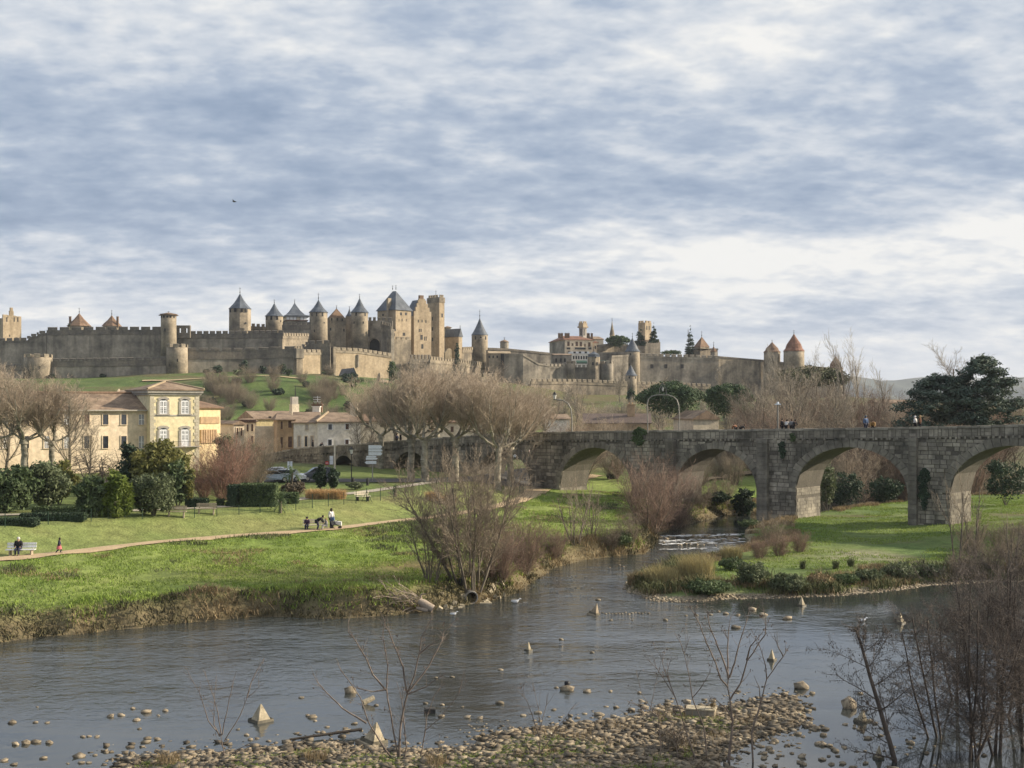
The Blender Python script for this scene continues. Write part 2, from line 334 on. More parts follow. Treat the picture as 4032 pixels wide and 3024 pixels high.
# far hills
for k, (y, pts) in enumerate([(5200, [(3150, 1560), (3250, 1512), (3360, 1478), (3420, 1486), (3480, 1500), (3560, 1486), (3640, 1484), (3720, 1500), (3850, 1496), (3960, 1490), (4032, 1494), (4300, 1484), (5200, 1520), (6200, 1570)]),
                              (7600, [(-2200, 1570), (-900, 1540), (600, 1560), (2000, 1560), (3300, 1520), (3500, 1494), (3700, 1482), (3980, 1486), (4100, 1476), (4600, 1500), (6400, 1560)])]):
    uu = np.arange(pts[0][0], pts[-1][0], 20.); vv = np.interp(uu, [p[0] for p in pts], [p[1] for p in pts])+4*np.sin(uu/37.)*np.sin(uu/91.)
    V = []; 
    for j, fr in enumerate((0, .5, .85, 1., .6, 0)):
        yy = y+(-900, -420, -130, 0, 500, 1200)[j]
        for u_, v_ in zip(uu, vv): V.append(((u_-U0)/F*y, yy, (H-(v_-V0)/F*y)*fr-3+60*fr*(1-fr)*math.sin(u_/23.+j)))
    n = len(uu); I = np.arange(6*n).reshape(6, n); q = np.stack([I[:-1, :-1], I[:-1, 1:], I[1:, 1:], I[1:, :-1]], -1).reshape(-1, 4)
    tag(mesh_obj('hills', npmesh('hills', V, [q], mat('far_forest', [(.035, .05, .045), (.06, .075, .06)], .004, 1.), True)), 'distant blue wooded hills beyond the trees', None, None, 'structure')
# ------------------------------------------------------------------ building helpers
class Face:
    """vertical plane through the point seen at column u0, depth Y0, running to the right at angle a (radians, + recedes)"""
    def __init__(s, u0, Y0, a): s.x0, s.y0, s.a = wx(u0, Y0), Y0, a; s.c, s.s = math.cos(a), math.sin(a)
    def t(s, u): m = (u-U0)/F; return (m*s.y0-s.x0)/(s.c-m*s.s)
    def at(s, t, d=0.): return (s.x0+t*s.c+d*s.s, s.y0+t*s.s-d*s.c)       # d: outwards
    def px(s, u, d=0.): return s.at(s.t(u), d)
    def z(s, u, v): return wz(v, s.px(u)[1])
    def rect(s, mb, u1, u2, v1, v2, d0=.02, d1=-.1):
        um, vm = (u1+u2)/2, (v1+v2)/2; y = s.px(um)[1]; z1, z0 = wz(v1, y), wz(v2, y); t1, t2 = s.t(u1), s.t(u2)
        return s.box(mb, t1, t2, z0, z1, d0, d1)
    def box(s, mb, t1, t2, z0, z1, d0, d1):
        p = [s.at(t1, d0), s.at(t2, d0), s.at(t2, d1), s.at(t1, d1)]
        return mb.hexa([(x, y, z0) for x, y in p], [(x, y, z1) for x, y in p])
def slot(face, parent, u, v, w, h, d=.05, m=None, name='window'):
    mb = MB(); face.rect(mb, u-w/2, u+w/2, v-h/2, v+h/2, d, -.3); return mb.build(name, m or M_dark, parent)
def window(face, parent, u, v, w, h, frame=M_trim, pane=M_glass, fw=.16, bars=0, shut=None):
    """surround, recessed pane, optional glazing bars and a sill"""
    y = face.px(u)[1]; k = y/F; z1 = wz(v-h/2, y); z0 = wz(v+h/2, y); tw = face.t(u+w/2)-face.t(u-w/2); t0 = face.t(u)-tw/2; t1 = t0+tw
    mb = MB(); face.box(mb, t0-fw, t0, z0, z1, .09, -.1); face.box(mb, t1, t1+fw, z0, z1, .09, -.1); face.box(mb, t0-fw, t1+fw, z1, z1+fw, .095, -.1); face.box(mb, t0-fw*1.4, t1+fw*1.4, z0-fw*.7, z0, .17, -.1)
    o = mb.build('window', frame, parent)
    p = MB(); face.box(p, t0, t1, z0, z1, .025, -.1); p.build('pane', pane, o)
    if bars:
        b = MB(); face.box(b, (t0+t1)/2-.05, (t0+t1)/2+.05, z0, z1, .06, 0)
        for j in range(1, bars): zz = z0+(z1-z0)*j/bars; face.box(b, t0, t1, zz-.03, zz+.03, .055, 0)
        for q in (t0+.03, t1-.03, t0+tw*.25, t0+tw*.75): face.box(b, q-.025, q+.025, z0, z1, .05, 0)
        b.build('glazing_bars', M_wpaint, o)
    return o
_mer = {}
def merlon_mesh(w, t, h, m):
    k = (round(w, 2), round(t, 2), round(h, 2), m.name)
    if k not in _mer:
        b = MB(); b.box((0, 0, 0), w, t, h); b.add([(-w/2-.05, -t/2-.05, h), (w/2+.05, -t/2-.05, h), (w/2+.05, t/2+.05, h), (-w/2-.05, t/2+.05, h), (-w/2-.05, 0, h+.22), (w/2+.05, 0, h+.22)], [(3, 2, 1, 0), (0, 1, 5, 4), (2, 3, 4, 5), (1, 2, 5), (3, 0, 4)])
        me = bpy.data.meshes.new('merlon'); me.from_pydata(b.v, [], b.f); me.materials.append(m); _mer[k] = me
    return _mer[k]
def merlons(parent, pts, w, gap, h, t, m):
    """pts: 3D polyline along the wall top; the merlons stand on it"""
    r = rootof(parent)
    for a, b in zip(pts[:-1], pts[1:]):
        a, b = Vector(a), Vector(b); L = (b-a).length; n = max(1, int(round((L+gap)/(w+gap)))); st = L/n
        me = merlon_mesh(round(st*w/(w+gap), 1), t, h, m); ang = math.atan2(b.y-a.y, b.x-a.x)
        for i in range(n):
            p = a+(b-a)*((i+.5)/n)-r; mesh_obj('merlon', me, parent, (p.x, p.y, p.z-.03), ang)
def strip(mb, P, z0, z1, d0, d1):
    """solid ribbon along XY points P; d0 outward offset, d1 inward offset, mitred"""
    n = len(P); T = [(Vector(P[min(i+1, n-1)])-Vector(P[max(i-1, 0)])).normalized() for i in range(n)]
    O = []; I = []
    for i, p in enumerate(P):
        nx, ny = T[i].y, -T[i].x; k = 1.
        if 0 < i < n-1:
            e = (Vector(P[i])-Vector(P[i-1])).normalized(); k = 1/max(.4, e.x*T[i].x+e.y*T[i].y)
        O.append((p[0]+nx*d0*k, p[1]+ny*d0*k)); I.append((p[0]-nx*d1*k, p[1]-ny*d1*k))
    vs = []
    for i in range(n): vs += [(*O[i], z0[i]), (*O[i], z1[i]), (*I[i], z1[i]), (*I[i], z0[i])]
    fs = [(0, 1, 2, 3), (4*n-1, 4*n-2, 4*n-3, 4*n-4)]
    for i in range(n-1):
        a, b = 4*i, 4*i+4; fs += [(a, b, b+1, a+1), (a+1, b+1, b+2, a+2), (a+2, b+2, b+3, a+3), (a+3, b+3, b, a)]
    mb.add(vs, fs); return O
def rampart(name, label, pts, thick=2., mer=None, m=M_stone, mp=None, par=1.2, cat='rampart', group=None):
    """pts: (u, Y, v of the merlon tops, v of the foot). mer=(width, gap, height) in metres"""
    P = [(wx(u, Y), Y) for u, Y, *_ in pts]; zt = [wz(p[2], p[1]) for p in pts]; zb = [wz(p[3], p[1])-4 for p in pts]
    mh = mer[2]+.22 if mer else 0
    r = thing(name, label, cat, (sum(p[0] for p in P)/len(P), sum(p[1] for p in P)/len(P), min(zb)), group)
    zp = [z-mh for z in zt]; zw = [z-par for z in zp]
    mb = MB(); strip(mb, P, zb, zw, 0, thick); mb.build('wall', m, r)
    mb = MB(); O = strip(mb, P, zw, zp, .25, .45); mb.build('parapet', mp or m, r)
    if mer:
        merlons(r, [(o[0]*.5+p[0]*.5, o[1]*.5+p[1]*.5, z) for o, p, z in zip(O, P, zp)], mer[0], mer[1], mer[2], .55, mp or m)
    return r
def finial(root, x, y, z, h, name='finial'):
    mb = MB(); mb.tube((x, y, z-.3), (x, y, z+h), .14, .06, 5); mb.lathe(x, y, [(.06, z+h*.15), (.3, z+h*.25), (.06, z+h*.35)], 6); mb.tube((x-.45, y, z+h*.8), (x+.45, y, z+h*.8), .06, .06, 4)
    return mb.build(name, M_iron, root)
def tower(name, label, u, Y, w, veave, vbase, vapex=None, vfin=None, m=M_stone, mr=M_slate, seg=20, flare=.42, over=1.10, slots=(), crenel=0, taper=1.03, cat='tower', group=None, a0=.13):
    k = Y/F; R = w/2*k; x, y = wx(u, Y), Y; ze, zb = wz(veave, Y), wz(vbase, Y)-3
    r = thing(name, label, cat, (x, y, zb), group)
    mb = MB(); mb.lathe(x, y, [(R*taper, zb), (R*1.0, ze-3.2), (R*1.0, ze)], seg, a0); mb.build('wall', m, r, seg > 12)
    if vapex is not None:
        za = wz(vapex, Y); h = za-ze
        mb = MB(); mb.lathe(x, y, [(R*over, ze-.05), (R*over, ze+.12), (R*(over*.80), ze+h*.16), (R*flare*1.28, ze+h*.40), (R*flare*.62, ze+h*.7), (.06, za)], seg, a0); mb.build('roof', mr, r, False)
        finial(r, x, y, za, wz(vfin, Y)-za if vfin else 2.2)
    if crenel:
        n = crenel
        for i in range(n):
            a = a0+2*math.pi*i/n; me = merlon_mesh(round(2*math.pi*R/n*.6, 1), .6, 1.1, m); rr = rootof(r)
            mesh_obj('merlon', me, r, (x+(R-.3)*math.cos(a)-rr.x, y+(R-.3)*math.sin(a)-rr.y, ze-.02-rr.z), a+math.pi/2)
        mb = MB(); mb.lathe(x, y, [(R*.98, ze), (R*.98, ze+.02)], seg, a0)
    for du, v, ww, hh in slots:                       # small openings round the visible side; du = -1..1 across
        a = -math.pi/2+math.asin(max(-.97, min(.97, du))); px_, py_ = x+math.cos(a)*R, y+math.sin(a)*R
        f = Face.__new__(Face); f.x0, f.y0, f.a = px_, py_, a+math.pi/2; f.c, f.s = math.cos(f.a), math.sin(f.a)
        z = wz(v, Y); mb = MB(); f.box(mb, -ww*k/2, ww*k/2, z-hh*k/2, z+hh*k/2, .07, -.5); mb.build('window', M_dark, r)
    return r
class Blk:
    """block seen on its near vertical edge: corner column uc at depth Y; left face to column uL, right face to uR; a = direction of the right face"""
    def __init__(s, uc, Y, uL, uR, a):
        a = math.radians(a); s.fr = Face(uc, Y, a); s.C = (s.fr.x0, Y); s.e1 = (math.cos(a), math.sin(a)); s.e2 = (-math.sin(a), math.cos(a))
        s.L1 = s.fr.t(uR); f = Face(uc, Y, a-math.pi/2); s.L2 = -f.t(uL); s.fl = f; s.Y = Y
    def p(s, i, j): return (s.C[0]+s.e1[0]*i+s.e2[0]*j, s.C[1]+s.e1[1]*i+s.e2[1]*j)
    def quad(s, o=0.): return [s.p(-o, -o), s.p(s.L1+o, -o), s.p(s.L1+o, s.L2+o), s.p(-o, s.L2+o)]
    def walls(s, mb, z0, z1, o=0.):
        q = s.quad(o); mb.hexa([(x, y, z0) for x, y in q], [(x, y, z1) for x, y in q]); return mb
    def roof(s, mb, z, h, kind='pyr', oh=.4, ridge=.0, th=.15):
        q = [(x, y) for x, y in s.quad(oh)]; b = [(x, y, z) for x, y in q]; t = [(x, y, z+th) for x, y in q]
        if kind in ('gable1', 'hip1', 'gable2', 'hip2'):
            one = kind[-1] == '1'; L = s.L1 if one else s.L2; hh = (0 if 'gable' in kind else ridge)
            if one: r0, r1 = s.p(-oh+hh*L, s.L2/2), s.p(L+oh-hh*L, s.L2/2)
            else: r0, r1 = s.p(s.L1/2, -oh+hh*L), s.p(s.L1/2, L+oh-hh*L)
        else:
            c = s.p(s.L1/2, s.L2/2); d = ridge/2; r0 = (c[0]-s.e2[0]*d, c[1]-s.e2[1]*d); r1 = (c[0]+s.e2[0]*d, c[1]+s.e2[1]*d); one = False
        vs = b+t+[(*r0, z+h), (*r1, z+h)]
        fs = [(3, 2, 1, 0), (0, 1, 5, 4), (1, 2, 6, 5), (2, 3, 7, 6), (3, 0, 4, 7)]
        fs += [(4, 5, 9, 8), (6, 7, 8, 9), (5, 6, 9), (7, 4, 8)] if one else [(5, 6, 9, 8), (7, 4, 8, 9), (4, 5, 8), (6, 7, 9)]
        mb.add(vs, fs); return r0, r1
def chimney(parent, x, y, z, w, h, m=M_beige, pots=2):
    mb = MB(); mb.box((x, y, z), w, w*.7, h); mb.box((x, y, z+h), w*1.2, w*.9, .18)
    for i in range(pots): mb.lathe(x+(i-(pots-1)/2)*w*.4, y, [(.12, z+h+.18), (.1, z+h+.55)], 6)
    return mb.build('chimney', m, parent)

# ------------------------------------------------------------------ castle, left ramparts
A45 = 47
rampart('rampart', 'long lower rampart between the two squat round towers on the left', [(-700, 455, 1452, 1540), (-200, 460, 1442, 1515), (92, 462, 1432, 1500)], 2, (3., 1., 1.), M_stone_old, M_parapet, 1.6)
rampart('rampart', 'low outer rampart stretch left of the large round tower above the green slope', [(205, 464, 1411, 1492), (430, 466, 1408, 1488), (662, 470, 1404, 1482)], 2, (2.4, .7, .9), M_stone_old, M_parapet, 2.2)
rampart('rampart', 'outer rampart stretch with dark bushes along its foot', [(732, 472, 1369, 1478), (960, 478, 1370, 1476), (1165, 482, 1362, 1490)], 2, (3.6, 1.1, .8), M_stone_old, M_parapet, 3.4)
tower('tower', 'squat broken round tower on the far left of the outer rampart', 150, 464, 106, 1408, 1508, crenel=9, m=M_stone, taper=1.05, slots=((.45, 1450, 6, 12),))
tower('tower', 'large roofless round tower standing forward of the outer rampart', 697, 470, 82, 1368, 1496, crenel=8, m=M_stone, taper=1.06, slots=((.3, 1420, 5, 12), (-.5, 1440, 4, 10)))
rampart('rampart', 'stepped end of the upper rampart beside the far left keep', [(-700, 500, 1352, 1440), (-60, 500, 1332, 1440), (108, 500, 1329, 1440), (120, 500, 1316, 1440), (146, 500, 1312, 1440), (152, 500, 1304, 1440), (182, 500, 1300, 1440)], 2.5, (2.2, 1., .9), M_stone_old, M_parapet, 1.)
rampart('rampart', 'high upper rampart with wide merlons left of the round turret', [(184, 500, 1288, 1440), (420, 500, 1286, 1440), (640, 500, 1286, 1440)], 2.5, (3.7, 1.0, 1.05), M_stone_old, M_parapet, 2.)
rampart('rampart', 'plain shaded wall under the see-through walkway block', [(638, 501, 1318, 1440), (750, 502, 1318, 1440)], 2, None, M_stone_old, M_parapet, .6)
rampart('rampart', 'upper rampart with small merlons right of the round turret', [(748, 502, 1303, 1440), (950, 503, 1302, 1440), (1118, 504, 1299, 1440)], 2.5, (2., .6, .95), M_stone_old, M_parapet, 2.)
r = tower('tower', 'slim round turret with a flat conical roof on the upper rampart', 664, 498, 60, 1242, 1445, 1230, 1226, M_stone, M_tile, 24, .9, 1.28, [(d, 1249, 6, 8) for d in (-.75, -.35, .1, .5, .85)]+[(-.2, 1301, 6, 12)], taper=1.05)
r = thing('gatehouse', 'small stone walkway block with two see-through openings beside the turret', 'gatehouse', (wx(717, 500), 500, wz(1330, 500)))
f = Face(690, 499.6, 0); mb = MB()
for a, b, c, d in ((692, 704, 1281, 1330), (712, 730, 1281, 1330), (738, 748, 1281, 1330), (704, 712, 1281, 1292), (704, 712, 1310, 1330), (730, 738, 1281, 1292), (730, 738, 1310, 1330)): f.rect(mb, a, b, c, d, 0, -1.5)
mb.build('wall', M_parapet, r)
# far left keep
B = Blk(12, 530, -70, 84, A45); r = thing('keep', 'square battlemented keep with a spiked gable on the far left', 'keep', (*B.C, 20))
mb = MB(); B.walls(mb, 20, wz(1252, 530)); mb.build('wall', M_stone_lt, r)
zt = wz(1252, 530)
mb = MB(); f = B.fr
for a, b, v in ((12, 30, 1238), (32, 38, 1240), (38, 54, 1222), (56, 62, 1240), (64, 84, 1242)):
    f.box(mb, f.t(a), f.t(b), zt, wz(v, 530), .0, -.8)
f.box(mb, f.t(41), f.t(51), wz(1222, 530), wz(1209, 530), 0, -.8); mb.build('battlement', M_stone_lt, r)
for u in (27, 56, 70): slot(B.fr, r, u, 1258, 4, 18)
slot(B.fr, r, 38, 1322, 4, 8)
# two flat pyramidal orange roofs behind the upper rampart
for lab, u, va, w in (('flat orange pyramid roof, left one of two peeping over the upper rampart', 312, 1233, 76), ('plain orange pyramid roof nearer the turret, with a thin chimney on its right', 440, 1241, 62)):
    Y = 540; r = tower('tower', lab, u, Y, w*.9, 1285, 1310, va, va-22, M_stone, M_brntile, 4, .46, 1.22, a0=.25, flare=.58) if False else None
    k = Y/F; r = thing('tower', lab, 'tower', (wx(u, Y), Y, 25)); R = w/2*k
    mb = MB(); mb.lathe(wx(u, Y), Y, [(R*1.1, 25), (R*1.1, wz(1285, Y))], 8, .39); mb.build('wall', M_stone, r)
    mb = MB(); mb.lathe(wx(u, Y), Y, [(R*1.25, wz(1285, Y)), (R*.9, wz(1272, Y)), (R*.5, wz(va+(1285-va)*.45, Y)), (.05, wz(va, Y))], 8, .39); mb.build('roof', M_brntile, r)
    finial(r, wx(u, Y), Y, wz(va, Y), 2.4); s = -1 if u < 400 else 1
    chimney(r, wx(u+s*w*.42, Y)+.3, Y-2, wz(1290, Y), .9, (1290-1249)*k, M_brntile, 0)
# ------------------------------------------------------------------ count's castle
YC = 520
def eav(du_list, v, w, h): return [(d, v, w, h) for d in du_list]
tower('tower', 'tall hexagonal slate roofed tower standing alone left of the castle cluster', 945, 525, 84, 1217, 1330, 1156, 1131, M_stone, M_slate, 8, .42, 1.06, eav((-.8, -.25, .38, .75), 1224, 9, 15)+[(.72, 1274, 4, 6)], a0=.2)
rampart('rampart', 'little crenellated curtain between the tall hexagonal tower and its neighbour', [(988, 530, 1273, 1320), (1046, 530, 1276, 1320)], 1.5, (1.3, .8, 1.), M_parapet, M_parapet, 1.5)
tower('tower', 'slate cone tower second from the left in the castle cluster', 1080, 520, 68, 1246, 1330, 1193, 1179, M_stone, M_slate, 16, .42, 1.08, eav((-.75, -.15, .5), 1254, 8, 15)+[(.85, 1266, 5, 8)])
B = Blk(1130, 530, 1112, 1209, 18); r = thing('tower', 'square slate pavilion with white boarded hoarding under its roof', 'tower', (*B.C, 25))
z1 = wz(1262, 530); z2 = wz(1247, 530); mb = MB(); B.walls(mb, 25, z1); mb.build('wall', M_stone_old, r)
mb = MB(); B.walls(mb, z1, z1+.35, .5); mb.build('gallery_floor', M_shutter, r)
for i in range(6):
    f = B.fr; a = f.t(1128+i*13.6); b = f.t(1128+i*13.6+11.6); mb = MB(); f.box(mb, a, b, z1+.35, z2, .35, 0); mb.build('board', M_wpaint if i not in (3,) else M_beige, r)
f = B.fl
for i in range(2): mb = MB(); f.box(mb, -B.L2*(i+.95)/2, -B.L2*(i+.05)/2, z1+.35, z2, .35, 0); mb.build('board', M_beige, r)
mb = MB(); B.walls(mb, z1+.35, z2+.02, -.1); mb.build('hoarding_core', M_shutter, r)
mb = MB(); q = B.quad(.9); c = B.p(B.L1/2, B.L2/2); za = wz(1186, 530)
lv = [(1., 0), (1., .1), (.70, .17), (.40, .45), (.17, .75), (.015, 1.)]
vs = []; 
for s_, h_ in lv: vs += [(c[0]+(x-c[0])*s_, c[1]+(y-c[1])*s_, z2+.02+(za-z2)*h_) for x, y in q]
fs = [(3, 2, 1, 0)]+[(4*j+i, 4*j+(i+1) % 4, 4*j+4+(i+1) % 4, 4*j+4+i) for j in range(len(lv)-1) for i in range(4)]
mb.add(vs, fs); mb.build('roof', M_slate, r); finial(r, *c, za, 1.6)
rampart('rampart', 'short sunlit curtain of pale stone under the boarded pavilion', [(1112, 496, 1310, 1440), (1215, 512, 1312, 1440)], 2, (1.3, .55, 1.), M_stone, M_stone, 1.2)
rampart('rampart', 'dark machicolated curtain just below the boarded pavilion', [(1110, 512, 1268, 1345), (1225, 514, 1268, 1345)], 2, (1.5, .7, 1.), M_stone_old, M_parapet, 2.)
tower('tower', 'slender round castle tower third from left, sunlit down its right edge', 1254, 516, 70, 1231, 1390, 1180, 1153, M_stone, M_slate, 20, .42, 1.08, eav((-.6, -.05, .6), 1240, 5, 14)+[(-.3, 1305, 4, 10), (.75, 1272, 5, 6)])
B = Blk(1300, 522, 1288, 1362, 30); r = thing('tower', 'square stone wall tower with a brown pyramid roof between two slate cones', 'tower', (*B.C, 25))
mb = MB(); B.walls(mb, 25, wz(1250, 522)); mb.build('wall', M_stone, r); mb = MB(); B.roof(mb, wz(1250, 522), 38*522/F, 'pyr', -.3, .4); mb.build('roof', M_brntile, r); c = B.p(B.L1/2, B.L2/2); finial(r, *c, wz(1213, 522), 1.5)
for u, v in ((1306, 1257), (1328, 1257), (1348, 1259), (1302, 1296), (1354, 1300)): slot(B.fr, r, u, v, 5, 11)
tower('tower', 'small slate cap tower tucked behind the square wall tower', 1376, 545, 26, 1245, 1290, 1214, 1206, M_stone, M_slate, 10, .42, 1.1)
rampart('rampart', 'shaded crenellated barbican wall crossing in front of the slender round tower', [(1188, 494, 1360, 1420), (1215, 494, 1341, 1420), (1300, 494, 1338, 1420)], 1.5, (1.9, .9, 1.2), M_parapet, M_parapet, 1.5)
rampart('rampart', 'recessed curtain wall between the square tower and the next slate cone', [(1360, 530, 1246, 1395), (1392, 530, 1246, 1395)], 2, None, M_stone_old, M_stone_old, .5)
tower('tower', 'slender slate cone tower left of the great gateway arch', 1416, 524, 66, 1232, 1400, 1173, 1157, M_stone, M_slate, 20, .42, 1.10, eav((-.3, .75), 1240, 6, 12)+[(-.55, 1272, 5, 9), (.55, 1272, 5, 9)])
# gateway in the shade
r = thing('gatehouse', 'shaded castle gatehouse with a big dark round arch', 'gatehouse', (wx(1490, 530), 530, 25)); f = Face(1440, 532, .05)
mb = MB()
arc = [(1474+21*math.cos(math.pi*(1-i/12)), 1356-23*math.sin(math.pi*(1-i/12))) for i in range(13)]
y0 = 532; top = wz(1262, y0)
f.box(mb, f.t(1440), f.t(1453), 25, top, 0, -3); f.box(mb, f.t(1495), f.t(1545), 25, top, 0, -3)
for (ua, va), (ub, vb) in zip(arc[:-1], arc[1:]):
    p = [f.px(ua), f.px(ub), f.px(ub, -3), f.px(ua, -3)]; za_, zb_ = wz(va, y0), wz(vb, y0)
    mb.hexa([(*p[0], za_), (*p[1], zb_), (*p[2], zb_), (*p[3], za_)], [(*q_, top) for q_ in p])
mb.build('wall', M_stone_old, r)
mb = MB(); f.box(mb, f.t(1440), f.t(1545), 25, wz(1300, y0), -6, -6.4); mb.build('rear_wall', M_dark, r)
merlons(r, [(*f.px(1448, -.3), top), (*f.px(1500, -.3), top), (*f.px(1545, -.3), top)], 1.7, .9, 1.3, .6, M_parapet)
for (ua, va), (ub, vb) in zip(arc[:-1], arc[1:]):
    mb = MB(); q = lambda u_, v_, g: (1474+(u_-1474)*g, 1356+(v_-1356)*g)
    P4 = [(ua, va), (ub, vb), q(ub, vb, 1.16), q(ua, va, 1.16)]
    mb.hexa([(*f.px(u_, .12), wz(v_, y0)) for u_, v_ in P4], [(*f.px(u_, -.2), wz(v_, y0)) for u_, v_ in P4]); mb.build('voussoir', M_stone, r)
slot(f, r, 1452, 1312, 6, 26); slot(f, r, 1507, 1300, 5, 14); slot(f, r, 1520, 1330, 4, 10, m=M_stone_lt)
rampart('rampart', 'stepped dark curtain in front of the great slate keep', [(1500, 528, 1262, 1390), (1520, 526, 1268, 1390), (1540, 522, 1272, 1390)], 1.5, (1.4, .8, 1.2), M_stone_old, M_parapet, 1.2)
# great keep
B = Blk(1558, 537, 1486, 1619, A45); r = thing('keep', 'great square keep with steep slate hipped roof and lit right face', 'keep', (*B.C, 24))
ze = wz(1222, 540); mb = MB(); B.walls(mb, 24, ze); mb.build('wall', M_stone_lt, r)
mb = MB(); r0, r1 = B.roof(mb, ze, (1222-1144)*550/F, 'pyr', .5, 2.2); mb.build('roof', M_slate, r)
for p in (r0, r1): finial(r, *p, wz(1144, 550), 1.9)
for u in (1579, 1598): slot(B.fr, r, u, 1236, 8, 11)
for u in (1508, 1530): slot(B.fl, r, u, 1240, 6, 8)
for u in (1572, 1584, 1602): slot(B.fr, r, u, 1260, 3, 9, .15, M_stone)
mb = MB(); f = B.fl; f.box(mb, f.t(1528), f.t(1534), wz(1260, 545), wz(1178, 545), .9, -1.); mb.build('chimney', M_stone, r)
B2 = Blk(1536, 522, 1524, 1619, 38); r2 = thing('tower', 'low square sunlit bastion in front of the great keep', 'tower', (*B2.C, 24))
zt = wz(1335, 522); mb = MB(); B2.walls(mb, 22, zt); mb.build('wall', M_stone, r2)
merlons(r2, [(*B2.p(.3, .4), zt), (*B2.p(B2.L1-.3, .4), zt)], 1.8, .9, 1., .7, M_stone); merlons(r2, [(*B2.p(.4, B2.L2-.3), zt), (*B2.p(.4, 1.5), zt)], 1.4, .8, 1., .7, M_stone)
B3 = Blk(1545, 530, 1532, 1619, 42); r2 = thing('tower', 'sloping buttressed block rising between the bastion and the great keep', 'tower', (*B3.C, 24))
mb = MB(); B3.walls(mb, 22, wz(1296, 530)); mb.build('wall', M_stone_lt, r2)
for u, v in ((1552, 1318), (1556, 1284+14), (1588, 1316), (1593, 1316)): slot(B3.fr, r2, u, v, 5, 12)
# stepped gable house
B = Blk(1630, 545, 1590, 1698, 40); r = thing('gabled_hall', 'tall pale hall with a stepped gable beside the square watchtower', 'hall', (*B.C, 24))
f = B.fr; zs = lambda v: wz(v, 548); mb = MB(); B.walls(mb, 22, zs(1246)); mb.build('wall', M_stone_lt, r)
mb = MB(); steps = [(1631, 1698, 1246, 1226), (1637, 1691, 1226, 1210), (1642, 1685, 1210, 1195), (1647, 1679, 1195, 1182), (1651, 1673, 1182, 1176)]
for a, b, v0_, v1_ in steps: f.box(mb, f.t(a), f.t(b), zs(v0_), zs(v1_), 0, -.9)
mb.build('gable', M_stone_lt, r)
mb = MB(); f.box(mb, f.t(1653), f.t(1668), zs(1176), zs(1163), .05, -1.1); mb.build('chimney', M_brntile, r)
mb = MB(); q = [B.p(0, 1), B.p(B.L1, 1), B.p(B.L1, B.L2), B.p(0, B.L2)]; rd = [B.p(B.L1/2, 1), B.p(B.L1/2, B.L2)]
mb.add([(*p, zs(1246)) for p in q]+[(*p, zs(1179)) for p in rd], [(0, 1, 4), (3, 0, 4, 5), (1, 2, 5, 4), (2, 3, 5), (3, 2, 1, 0)]); mb.build('roof', M_slate, r)
for u, v, w, h in ((1647, 1264, 4, 11), (1662, 1264, 4, 11), (1677, 1266, 4, 11), (1651, 1301, 4, 12), (1658, 1301, 4, 12), (1660, 1328, 9, 19), (1672, 1333, 3, 16), (1678, 1333, 3, 16), (1663, 1364, 8, 18)): slot(f, r, u, v, w, h)
# dark recess and square watchtower
rampart('rampart', 'dark recessed wall between the stepped gable and the watchtower', [(1696, 566, 1245, 1410), (1735, 580, 1245, 1410)], 2, None, M_stone_old, M_stone_old, .5)
B = Blk(1730, 562, 1683, 1750, 48); r = thing('watchtower', 'very tall square battlemented watchtower right of the stepped gable', 'watchtower', (*B.C, 24))
zt = wz(1170, 562); mb = MB(); B.walls(mb, 22, zt-2.4); mb.build('wall', M_stone_lt, r); mb = MB(); B.walls(mb, zt-2.4, zt, .18); mb.build('parapet', M_stone, r)
for a, b in (((.4, .4), (B.L1-.2, .4)), ((.4, B.L2-.3), (.4, 1.2))): merlons(r, [(*B.p(*a), zt), (*B.p(*b), zt)], 1.15, .7, 1.05, .6, M_stone)
slot(B.fr, r, 1741, 1242, 6, 15); slot(B.fl, r, 1703, 1255, 4, 14); slot(B.fl, r, 1703, 1295, 5, 14); slot(B.fl, r, 1703, 1336, 5, 14); finial(r, *B.p(B.L1/2, B.L2/2), zt, 3.6, 'flagpole')
B = Blk(1806, 572, 1752, 1820, 50); r = thing('chapel', 'dark slate sided chapel with a sunlit end right of the watchtower', 'chapel', (*B.C, 22))
mb = MB(); B.walls(mb, 22, wz(1326, 572)); mb.build('wall', M_stone_lt, r)
mb = MB(); B.roof(mb, wz(1326, 572), 33*572/F, 'gable2', .3); mb.build('roof', M_slate, r); finial(r, *B.p(B.L1/2, .2), wz(1292, 572), 1.4)
r = thing('roof_gable', 'small broken pale gable in front of the dark chapel', 'gable wall', (wx(1765, 515), 515, 24)); f = Face(1752, 515, .5)
mb = MB(); pts = [(1752, 1412), (1779, 1412), (1779, 1376), (1772, 1371), (1763, 1372), (1757, 1382), (1752, 1388)]
mb.add([(*f.px(u), wz(v, 515)) for u, v in pts]+[(*f.px(u, -1), wz(v, 515)) for u, v in pts], [tuple(range(6, -1, -1)), tuple(range(7, 14))]+[(i, (i+1) % 7, 7+(i+1) % 7, 7+i) for i in range(7)]); mb.build('wall', M_stone_lt, r)
r = thing('house', 'low tiled roof just behind the foot of the watchtower', 'house', (wx(1765, 560), 560, 30)); B = Blk(1756, 590, 1748, 1775, 20)
mb = MB(); B.walls(mb, 25, wz(1290, 590)); mb.build('wall', M_stone, r); mb = MB(); B.roof(mb, wz(1290, 590), .9, 'pyr', .5, 1); mb.build('roof', M_tile, r)
rampart('rampart', 'crenellated link wall between the chapel and the lone cone tower', [(1820, 574, 1366, 1430), (1876, 588, 1364, 1440)], 2, (1.6, .8, 1.2), M_stone, M_stone, 1.5)
